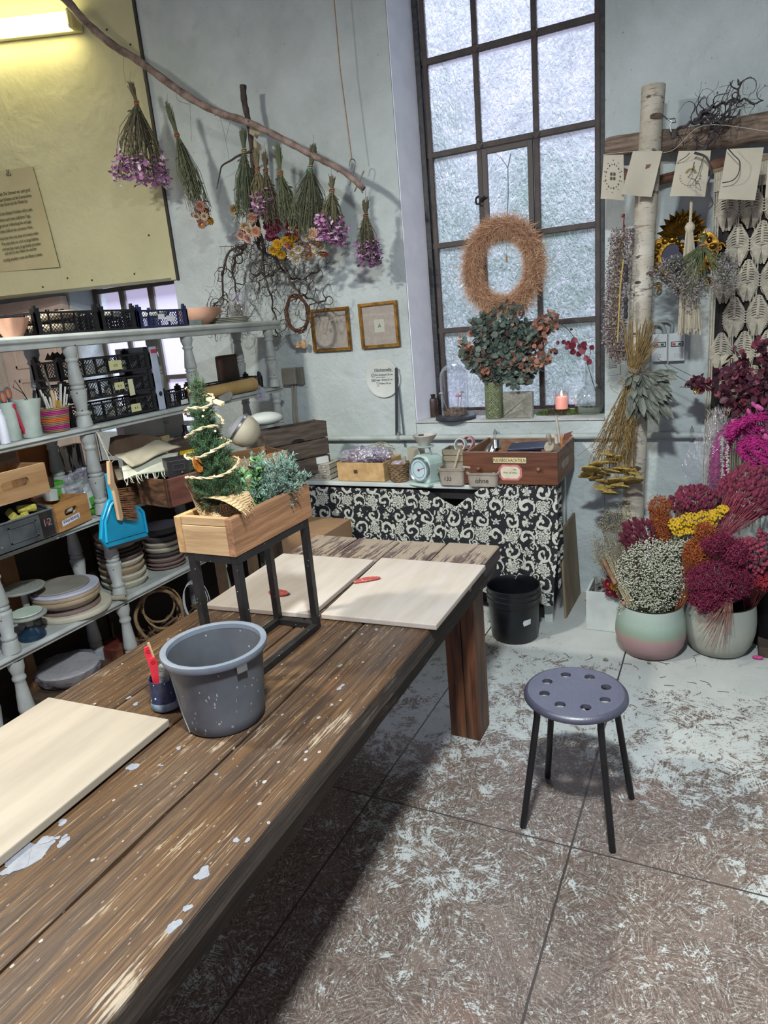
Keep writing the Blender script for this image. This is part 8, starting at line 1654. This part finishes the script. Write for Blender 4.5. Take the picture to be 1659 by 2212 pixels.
# sage leaves
sg = T('hanging_sage_bunch', 'hanging bunch of large grey-green dried sage leaves right of the yarrow', 'dried leaves', at(1374, 795, y=GY-.13)); s_, l_ = B(), B(); k = at(1374, 796, y=GY-.13)
for i in range(150):
    u = rnd(-1, 1); e = at(1404+u*48+rnd(-8, 8), 865+rnd(-38, 58)-abs(u)*22, y=GY-.14+rnd(-.07, .04)); d = (e-k).normalized(); q = lerp(k, e, rnd(.25, .6)); s_.tube([k+rv(.01), q], .0011, 4, False); l_.leaf(q, (e-q)+rv(.012), (e-q).length*rnd(.8, 1.1)+.015, rnd(.024, .038), V((rnd(-1, 1), -1, rnd(-.5, .5))), .22)
l_.leaf(at(1440, 850, y=GY-.15), at(1465, 878, y=GY-.15)-at(1440, 850, y=GY-.15), .075, .026); s_.out('stems', P('4f4a42', '6a645a', sc=40, r=.9), sg); l_.out('leaves', P('4a5048', '747a70', sc=30, r=.8, lo=.3, hi=.7), sg)
# statice spray before the mirror
st_ = T('hanging_statice_bunch', 'grey-lilac statice bunch hanging by a salmon tie before mirror and tassel', 'dried flowers', at(1518, 525, y=GY-.12)); s_, l_, l2 = B(), B(), B(); k = at(1517, 530, y=GY-.12)
for i in range(60):
    a = R(rnd(-172, -8)); R1 = rnd(70, 112); e = at(1515+R1*cos(a)*(1.02 if cos(a) < 0 else .80), 545-R1*sin(a)*.98+(8 if cos(a) < 0 else 0), y=GY-.13+rnd(-.05, .05)); m = lerp(k, e, .5)+V((0, 0, -.012)); s_.tube([k+rv(.008), m, e], .0012, 4, False)
    for j in range(40): c = lerp(m, e, rnd(.35, 1.12))+rv(.026); (l_ if random.random() < .7 else l2).leaf(c, rv(), rnd(.007, .012), rnd(.005, .007))
for i in range(14): s_.tube([k, k+V((rnd(-.02, .02), rnd(-.01, .01), rnd(.03, .06)))], .0012, 4, False)
s_.out('stems', P('4a5536', '6a7450', sc=40, r=.8), st_); l_.out('blossoms', P('5f5a54', '938c84', sc=60, r=.9), st_); l2.out('lilac_blossoms', P('7d7a8a', '9a97a6', sc=60, r=.9), st_); b = B(); b.tube([k+V((cos(t)*.012, sin(t)*.012, 0)) for t in [2*pi*j/14 for j in range(14)]], .003, 6, closed=True); b.out('tie', P('b0664e', r=.7), st_)
# ---------- pots and the bunches in them
def pot(label, c, prof, mat, inner):
    o = T('ceramic_pot', label, 'pot', c); b = B(); b.lathe([(0, 0)]+prof, c, 56); b.out('outside', mat, o, smooth=True, ang=60); r, z = prof[-1]; b = B(); b.lathe([(r, z), (r-.006, z+.002), (r-.012, z-.004), (r-.004, z-.06), (r-.02, .03), (0, .025)], c, 56); b.out('inside', inner, o, smooth=True, ang=60); return o
def glaze(name, stops):
    N = NT(name); c = N.co(); z = N.n('SeparateXYZ', c).outputs[2]; n = N.noise(c, 7, 4); zz = N.ma('MULTIPLY_ADD', n, .02, z); col = N.ramp(N.ma('DIVIDE', zz, .26), stops); n2 = N.noise(c, 120, 2); col = N.mix(N.ma('MULTIPLY', N.ma('GREATER_THAN', n2, .62), .25), col, '8a8478'); N.bsdf(col, .45, N.bump(N.noise(c, 18, 3), .12, .01)); return N.m
DRK = P('121012', '1d1a1a', sc=9, r=.8); P1, P2 = V((-.255, 3.145, .001)), V((.036, 3.242, .001))
pot('round pot glazed mint above and dusty pink below, at the foot of the birch', P1, [(.10, 0), (.125, .010), (.148, .05), (.158, .095), (.157, .13), (.150, .18), (.140, .225), (.136, .245)], glaze('mint_and_pink_glaze', [(0, '8a6d6a'), (.44, '96787a'), (.50, '8a8676'), (.56, '7d8f80'), (.72, '8fa196'), (1, '98a59d')]), DRK)
pot('round pale grey pot filled with dark red dried grasses', P2, [(.095, 0), (.118, .010), (.140, .05), (.152, .105), (.154, .16), (.150, .21), (.146, .245)], glaze('pale_grey_glaze', [(0, '85867a'), (.5, '989a90'), (1, '8d928b')]), DRK)
def toP(px, py, y): return at(px, py, y=y)
def bundle(name, label, base, stem_col, cat='dried flowers', grp=None): return T(name, label, cat, base, group=grp)
def stems(o, base, pts_, r=.0012, mat='6a5a44', jit=.01):
    b = B()
    for p in pts_: b.tube([base+rv(jit), lerp(base, p, .55)+V((0, 0, .02)), p], r, 4, False)
    b.out('stems', P(mat, None, sc=40, r=.9), o)
def lens(cx, cy, rx, ry, n, y, dy): # random photo points inside an ellipse, domed towards the viewer
    o = []
    while len(o) < n:
        u, v = rnd(-1, 1), rnd(-1, 1)
        if u*u+v*v < 1: o.append(at(cx+u*rx, cy+v*ry, y=y-dy*math.sqrt(1-u*u-v*v)*rnd(.75, 1)))
    return o
random.seed(141)
# gypsophila
gp = bundle('gypsophila_bunch', 'cloud of tiny white gypsophila filling the mint and pink pot', P1+V((0, 0, .05)), 0); pts_ = lens(1412, 1245, 80, 82, 900, 3.17, .11)+lens(1475, 1185, 30, 30, 160, 3.2, .05)+lens(1380, 1310, 50, 20, 60, 3.1, .06); stems(gp, P1+V((0, 0, .12)), random.sample(pts_, 260), .0008, '5d6448', .05); b, b2 = B(), B()
for p in pts_:
    for j in range(4): q = p+rv(.012); b.octa(q, rnd(.0026, .0044)); b2.tube([q, p+rv(.006)-V((0, -.015, .02))], .0005, 3, False)
b.out('blossoms', P('a8aa98', 'c4c6b6', sc=90, r=.8), gp); b2.out('twiglets', P('4f553c', '6a7052', sc=40, r=.9), gp)
# beige sea lavender at the left
sl = bundle('sea_lavender_bunch', 'wispy beige sea lavender rising at the left of the mint and pink pot', P1+V((-.06, .02, .05)), 0); pts_ = lens(1322, 1170, 40, 72, 420, 3.24, .05)+lens(1350, 1110, 26, 26, 70, 3.28, .03)+lens(1300, 1200, 20, 25, 60, 3.22, .03); stems(sl, P1+V((-.07, .02, .12)), random.sample(pts_, 140), .0008, '7a7260', .03); b = B()
for p in pts_:
    for j in range(5): b.leaf(p+rv(.014), rv(), rnd(.005, .010), .004)
b.out('blossoms', P('6d6752', '98917a', sc=60, r=.9), sl)
def spikes(o, pts_, base, L, r, mat, name='seed_heads', jit=.35, nv=6, nu=6):
    b = B()
    for p in pts_:
        d = (p-base).normalized()+rv(jit); m = frame(d); k = rnd(.75, 1.2); b.ball(p, (r*k, r*k, L*.5*k), nu, nv, m, .08)
    return b.out(name, mat, o, smooth=True)
BUR_ = P('5a1c30', '82324a', sc=60, r=.85, bump=.5)
cg_ = bundle('canary_grass_bunch', 'burgundy canary grass spikes between sea lavender and orange blooms', P1+V((-.01, .06, .05)), 0); bs = toP(1425, 1215, 3.22); pts_ = lens(1378, 1155, 38, 32, 120, 3.2, .07); spikes(cg_, pts_, bs, .042, .0062, P('451024', '6d2038', sc=60, r=.85), jit=.25); stems(cg_, P1+V((0, .05, .12)), pts_[:50], .001, '5a2a34')
b1_ = bundle('bunny_tail_bunch', 'maroon bunny tail grass bunch in kraft paper behind the yellow yarrow', P1+V((.06, .11, .05)), 0, grp='maroon bunny tail bunches'); pts_ = lens(1500, 1083, 55, 34, 190, 3.36, .10); spikes(b1_, pts_, toP(1490, 1180, 3.4), .030, .0085, BUR_); stems(b1_, P1+V((.06, .11, .12)), pts_[:60], .001, '6a3440')
b = B(); A = [toP(1457, 1117, 3.30), toP(1463, 1098, 3.31), toP(1530, 1095, 3.31), toP(1525, 1108, 3.30)]; b.add(A, [(0, 1, 2, 3)]); b.out('kraft_paper', P('7a5f42', '94785a', sc=9, r=.8), b1_, sol=.001)
OR = P('84401a', 'ac5f2c', sc=80, r=.9, bump=.6)
def broom(label, ell, y, base, mat, n, o=None, tw='8a4a2c', nm='broom_bloom_bunch', dy=.06):
    o = bundle(nm, label, base, 0); pts_ = []
    for e in ell: pts_ += lens(*e[:4], int(n*e[4]), y, dy)
    b = B(); t_ = B()
    for p in pts_:
        for j in range(4): q = p+rv(.010); b.tube([q, q+rv(.006), q+rv(.011)], .0013, 3, False)
        t_.tube([p, p+(base-p)*rnd(.1, .3)], .0006, 3, False)
    b.out('tiny_blooms', mat, o); t_.out('twiglets', P(tw, None, sc=50, r=.9), o); stems(o, base, random.sample(pts_, min(40, len(pts_))), .0009, tw); return o
broom('rust orange broom bloom behind the burgundy canary grass', ((1428, 1140, 26, 40, .7), (1425, 1095, 24, 22, .3)), 3.24, P1+V((.02, .04, .14)), OR, 420)
broom('rust orange broom bloom below the yellow yarrow, between both pots', ((1512, 1195, 36, 32, .7), (1525, 1150, 22, 22, .3)), 3.12, P1+V((.10, .0, .15)), OR, 620)
# yellow yarrow plates
yy = bundle('yellow_yarrow_bunch', 'bright yellow yarrow plates standing above the orange blooms', P1+V((.05, .03, .05)), 0); pl_s = []
for px, py, r in ((1460, 1132, .034), (1490, 1122, .038), (1520, 1118, .036), (1545, 1112, .032), (1480, 1143, .032), (1505, 1140, .036), (1465, 1148, .026), (1535, 1128, .028), (1562, 1100, .022)):
    c = toP(px, py, 3.16); pl_s.append(c); b = B(); m = frame((rnd(-.15, .15), -.55, .8))
    for j in range(70): t, q = rnd(0, 6.28), math.sqrt(random.random())*r; b.ball(c+m @ V((cos(t)*q, sin(t)*q, .008*(1-(q/r)**2))), rnd(.004, .0062), 6, 4)
    b.out('flower_plate', P('a8860e', 'c9a820', sc=120, r=.8), yy)
stems(yy, P1+V((.05, .03, .13)), pl_s*3, .0016, '6a6a3a', .02)
# magenta cloud over the pale pot
MG = P('5d1434', '8a2a4a', sc=70, r=.9); broom('deep magenta broom bloom cloud spilling over the pale grey pot', ((1555, 1255, 72, 48, .5), (1530, 1300, 40, 28, .14), (1590, 1200, 36, 36, .2), (1550, 1175, 36, 24, .16)), 3.10, P2+V((0, 0, .16)), MG, 1500, tw='6d2c3c', dy=.12)
broom('bright crimson broom bloom at the right edge above the pale pot', ((1650, 1252, 32, 20, 1),), 3.12, P2+V((.12, .0, .18)), P('8a1f2c', 'ab3a42', sc=70, r=.9), 160, tw='6d2c2c')
b2_ = bundle('bunny_tail_bunch', 'maroon bunny tail grass bunch low at the right edge, above the pale pot', P2+V((.11, .04, .05)), 0, grp='maroon bunny tail bunches'); pts_ = lens(1635, 1195, 46, 52, 150, 3.12, .10); spikes(b2_, pts_, toP(1650, 1180, 3.3), .032, .0095, P('6a2438', '933c52', sc=60, r=.85, bump=.5), jit=.4); stems(b2_, P2+V((.11, .04, .15)), pts_[:40], .001, '6a3440')
b3_ = bundle('bunny_tail_bunch', 'largest maroon bunny tail bunch high at the right, its stems tied toward the lower left', toP(1550, 1170, 3.2), 0, grp='maroon bunny tail bunches'); pts_ = lens(1625, 1060, 62, 58, 260, 3.24, .10)+lens(1570, 1060, 22, 40, 40, 3.22, .03); spikes(b3_, pts_, toP(1560, 1160, 3.26), .032, .009, BUR_, jit=.3); bs = toP(1545, 1172, 3.16); b = B()
for p in pts_[:110]: b.tube([bs+rv(.02), lerp(bs, p, .5)+rv(.01), p], .0011, 4, False)
b.out('stems', P('7a3040', '9a4a54', sc=40, r=.8), b3_)
# tied stem bundle pointing out of the pale pot
sb_ = T('tied_stem_bundle', 'tied bundle of reddish stem ends sticking out over the rim of the pale pot', 'dried stems', toP(1578, 1290, 3.06)); b = B(); k = toP(1577, 1289, 3.05)
for i in range(60): e = toP(1490+rnd(0, 95), 1385+rnd(-45, 20), 3.0+rnd(-.03, .02)) if random.random() < .6 else toP(1540+rnd(-25, 40), 1345+rnd(-30, 30), 3.02); t_ = toP(1600+rnd(-22, 24), 1245+rnd(-20, 10), 3.1); b.tube([t_, k+rv(.009), e], .0011, 4, False)
b.out('stems', P('6a3c3c', '8f6a58', sc=40, r=.8), sb_); b = B(); m = frame((.4, .1, .9)); b.tube([k+m @ V((cos(t)*.014, sin(t)*.014, 0)) for t in [2*pi*j/14 for j in range(14)]], .002, 5, closed=True); b.out('tie', P('9a7a5a', r=.8), sb_)
# amaranth, hot pink tails, eucalyptus, cellophane
am = bundle('amaranth_bunch', 'magenta hanging amaranth tassels bending over at the right edge', toP(1640, 960, 3.45), 0); b = B(); HP = P('8a0f5c', 'b52a80', sc=60, r=.8)
for i, P_ in enumerate((((1640, 930), (1580, 920), (1550, 955), (1540, 1010), (1537, 1055)), ((1640, 935), (1590, 935), (1568, 970), (1562, 1020), (1558, 1055)), ((1650, 930), (1600, 915), (1560, 940), (1549, 990), (1545, 1045)), ((1660, 960), (1620, 950), (1600, 970), (1625, 1000), (1650, 1020)), ((1655, 900), (1620, 905), (1590, 920), (1575, 945)), ((1670, 985), (1640, 960), (1615, 960), (1640, 985), (1665, 1005)))):
    q = curve([at(px, py, y=3.42-.02*i) for px, py in P_], 7); b.tube(q, [.014*min(1, .35+j/8)*(1 if j < len(q)-4 else (len(q)-j)/5+.1) for j in range(len(q))], 7)
    for p in q:
        for j in range(26): b.octa(p+rv(.019), rnd(.003, .0055))
b.out('tassels', HP, am); stems(am, toP(1690, 1100, 3.5), [toP(1640, 935, 3.42)], .003, '7a2a50')
b = B()
for i, P_ in enumerate((((1562, 945), (1560, 985), (1562, 1030), (1572, 1090)), ((1570, 950), (1572, 1000), (1576, 1060)))):
    q = curve([at(px, py, y=3.36) for px, py in P_], 9); b.tube(q, .002, 4)
    for p in q:
        for j in range(4): b.octa(p+rv(.007), .0045)
b.out('white_amaranth_strands', P('b5b2a4', 'c9c6ba', sc=60, r=.8), am, label='whitish beaded strands')
hp_ = bundle('bunny_tail_bunch', 'hot pink bunny tail grass at the right edge above the amaranth', toP(1650, 990, 3.4), 0); pts_ = [toP(px, py, 3.36) for px, py in ((1628, 874), (1640, 880), (1652, 905), (1648, 930), (1655, 945), (1600, 912), (1640, 960), (1652, 990), (1618, 890), (1610, 905), (1590, 912))]; spikes(hp_, pts_, toP(1690, 1000, 3.4), .042, .011, P('a83a78', 'c9649a', sc=60, r=.8), jit=.7); stems(hp_, toP(1690, 1010, 3.4), pts_, .0012, 'a85a80')
random.seed(151)
ep = bundle('purple_eucalyptus_bunch', 'dark purple-red eucalyptus branches in front of the macrame at the right edge', toP(1650, 950, 3.5), 0); s_, l_, l2 = B(), B(), B()
for P_ in (((1660, 960), (1640, 880), (1610, 800), (1590, 765)), ((1665, 950), (1655, 850), (1648, 780), (1640, 740)), ((1655, 960), (1600, 880), (1560, 850), (1530, 830)), ((1670, 900), (1620, 820), (1580, 800), (1562, 812)), ((1660, 930), (1600, 850), (1570, 815)), ((1680, 920), (1660, 820), (1655, 770)), ((1650, 955), (1590, 900), (1570, 880)), ((1655, 900), (1640, 830), (1600, 820)), ((1530, 842), (1505, 828), (1500, 826)), ((1665, 930), (1640, 860), (1620, 840))):
    q = curve([at(px, py, y=3.44+rnd(-.05, .05)) for px, py in P_], 7); s_.tube(q, .0018, 5, False)
    for p in q[5:]:
        for j in range(4): r = rnd(.014, .022); (l_ if random.random() < .7 else l2).leaf(p+rv(.022), rv(), r*1.9, r*1.5, None, .12, .45)
s_.out('stems', P('3a2228', r=.8), ep); l_.out('leaves', P('3a1a26', '5d3040', sc=30, r=.6), ep); l2.out('redder_leaves', P('5a1f30', '7d3a4a', sc=30, r=.6), ep)
gy_ = bundle('gilded_seed_head', 'single golden yarrow head with long dark stems pointing left, by the macrame edge', toP(1505, 838, 3.45), 0); c = toP(1506, 838, 3.45); b = B(); m = frame((-.8, -.2, -.1))
for j in range(70): t, q = rnd(0, 6.28), rnd(0, .030); b.ball(c+m @ V((cos(t)*q, sin(t)*q, rnd(-.016, .016))), .005, 6, 4)
b.out('head', P('6d5420', 'a3853c', sc=60, r=.4, met=.4), gy_); b = B(); b.tube([c, toP(1468, 836, 3.46)], .0015, 5); b.tube([c, toP(1450, 805, 3.46), toP(1430, 780, 3.46)], .0012, 5); b.tube([toP(1530, 830, 3.46), toP(1470, 800, 3.47), toP(1420, 775, 3.47)], .0012, 5); b.out('stems', P('3a3630', r=.8), gy_)
cp_ = T('cellophane_sleeve', 'clear cellophane sleeve around pale grasses left of the amaranth', 'wrapping', toP(1520, 1000, 3.38)); A = [toP(px, py, 3.36) for px, py in ((1552, 872), (1478, 985), (1470, 1010), (1528, 1110), (1545, 1100), (1580, 930))]; b = B(); cc3 = toP(1530, 1000, 3.30)
for i in range(len(A)): p, q = A[i], A[(i+1) % len(A)]; b.add([p, q, cc3], [(0, 1, 2)])
b.out('film', FOIL('c9c9d6', .16), cp_); b = B(); random.seed(153)
for i in range(500): p = toP(1546+rnd(-22, 30), 925+rnd(-38, 45), 3.42); b.hair(p, V((rnd(-.4, .4), 0, 1))+rv(.4), .035, .0012, (0, 0, -.01))
for i in range(200): p = toP(1524+rnd(-8, 10), 1010+rnd(-60, 70), 3.40); b.hair(p, V((0, 0, 1))+rv(.6), .02, .001)
b.out('pale_grass_plumes', P('8f897c', 'a8a294', sc=40, r=.9), cp_)
# white drawer with dried scraps at the foot of the wall
wb = T('white_box', 'worn white wooden box with dried twigs and petals left of the mint pot', 'box', (-.47, 3.38, .001)); x0_, x1_, ya2, yb2, h = -.575, -.395, 3.285, 3.50, .21; WB = P('a3aaa8', 'bac0bd', sc=7, r=.6, spot='6d6250', spotsc=30, spotth=.1)
for nm, A0, A1 in (('front', (x0_, ya2, 0), (x1_, ya2+.012, h)), ('back', (x0_, yb2-.012, 0), (x1_, yb2, h)), ('side', (x0_, ya2+.012, 0), (x0_+.012, yb2-.012, h)), ('side', (x1_-.012, ya2+.012, 0), (x1_, yb2-.012, h)), ('bottom', (x0_+.012, ya2+.012, 0), (x1_-.012, yb2-.012, .01))): b = B(); b.bb(V(A0)+V((0, 0, .001)), V(A1)+V((0, 0, .001))); b.out(nm, WB, wb, bev=.002)
b = B(); b.cyl((x0_-.012, ya2+.05, .15), .014, .012, 14, frame((1, 0, 0))); b.out('knob', P('8a7248', r=.5), wb, smooth=True)
dt = T('dried_scraps', 'grey dried twigs and petals filling the white box', 'dried flowers', (-.48, 3.39, .012), kind='stuff'); b = B()
for i in range(420): b.leaf(V((rnd(x0_+.02, x1_-.02), rnd(ya2+.02, yb2-.02), rnd(.12, .215))), rv(), rnd(.015, .03), rnd(.006, .014))
b.out('scraps', P('4f4a48', '8a8684', sc=30, r=.9), dt)
for i, (px, py, c1, c2) in enumerate(((1320, 1247, '6a1424', 'c9a02a'), (1312, 1263, '7a1f30', 'a83a3a'), (1328, 1268, 'c9981f', '8a2a2a'), (1318, 1280, '5a1c2c', '7a2c3a'), (1334, 1283, '6d1f2e', 'b5862a'))): 
    o = T('strawflower', 'dark red and yellow strawflower lying at the edge of the white box', 'flower', toP(px, py, 3.27), group='strawflowers by the white box'); straw(o, toP(px, py, 3.27), V((0, -.8, .6)), .018, c1, c2)
sf = T('dried_flower_head', 'single reddish bud lying on the rim of the mint and pink pot', 'flower', toP(1347, 1303, 3.03)); b = B(); b.ball(toP(1347, 1303, 3.02), .011, 12, 8); b.out('bud', P('6a3a2c', 'a87050', sc=30, r=.7), sf, smooth=True)
b = B(); b.tube([toP(1303, 1208, 3.2), toP(1330, 1262, 3.12)], .010, 10); b.out('wooden_stick', P('6a4a34', '8a6a50', sc=20, r=.8), label='brown stick leaning between white box and white gypsophila', cat='stick')
b = B()
for i in range(26): b.tube([toP(1302+rnd(0, 25), 1195+rnd(-10, 20), 3.2), toP(1365+rnd(-6, 10), 1318+rnd(-10, 10), 3.06)], .0009, 4, False)
b.out('pale_grass_stalks', P('8f8668', 'a89f82', sc=40, r=.9), label='thin pale grass stalks at the left of the gypsophila', cat='dried stems', kind='stuff')
# dark things at the right edge
b = B(); b.lathe([(0, 0), (.14, 0), (.16, .30), (.165, .32), (.15, .32), (.14, .02), (0, .02)], (.30, 3.42, .001), 30); b.out('black_tub', P('0f0d10', '1a171b', sc=9, r=.3), label='black tub standing at the right edge behind the pale grey pot', cat='tub', smooth=True)
b = B(); b.bb((.20, 3.2, .001), (.62, 3.37, .05)); b.out('brown_tray', P('3f342c', '57493e', sc=6, r=.8), label='flat brown tray on the floor at the right edge beside the pale pot', cat='tray', bev=.004)
o = T('bunny_tail', 'single hot pink bunny tail lying on the floor at the right edge', 'flower', at(1637, 1420, z=.008)); b = B(); b.ball(at(1637, 1420, z=.012), (.022, .009, .009), 10, 8, None, .06); b.out('head', P('a82a68', 'c44a84', sc=60, r=.85), o)
random.seed(161); b = B()
for i in range(46):
    p = V((rnd(-.7, .1), rnd(2.6, 3.2), .002)); d = V((rnd(-1, 1), rnd(-1, 1), 0)); b.tube(curve([p, p+d*.02+V((.006, 0, .002)), p+d*.045], 3), .0011, 4)
for px, py in ((1252, 1322), (1300, 1090)): pass
b.out('twig_crumbs', P('3f362c', '6a5c4c', sc=30, r=.9), label='scattered twig crumbs on the floor before the pots', cat='crumbs', kind='stuff')
b = B()
for px, py, r in ((1308, 1425, .012), (1402, 1432, .008)): b.ball(at(px, py, z=.006), (r, r*.8, .006), 8, 5, None, .2)
b.out('dried_petals', P('6a6458', '7d776a', sc=30, r=.9), label='grey dried petals on the floor left of the mint pot', cat='petals', kind='stuff')
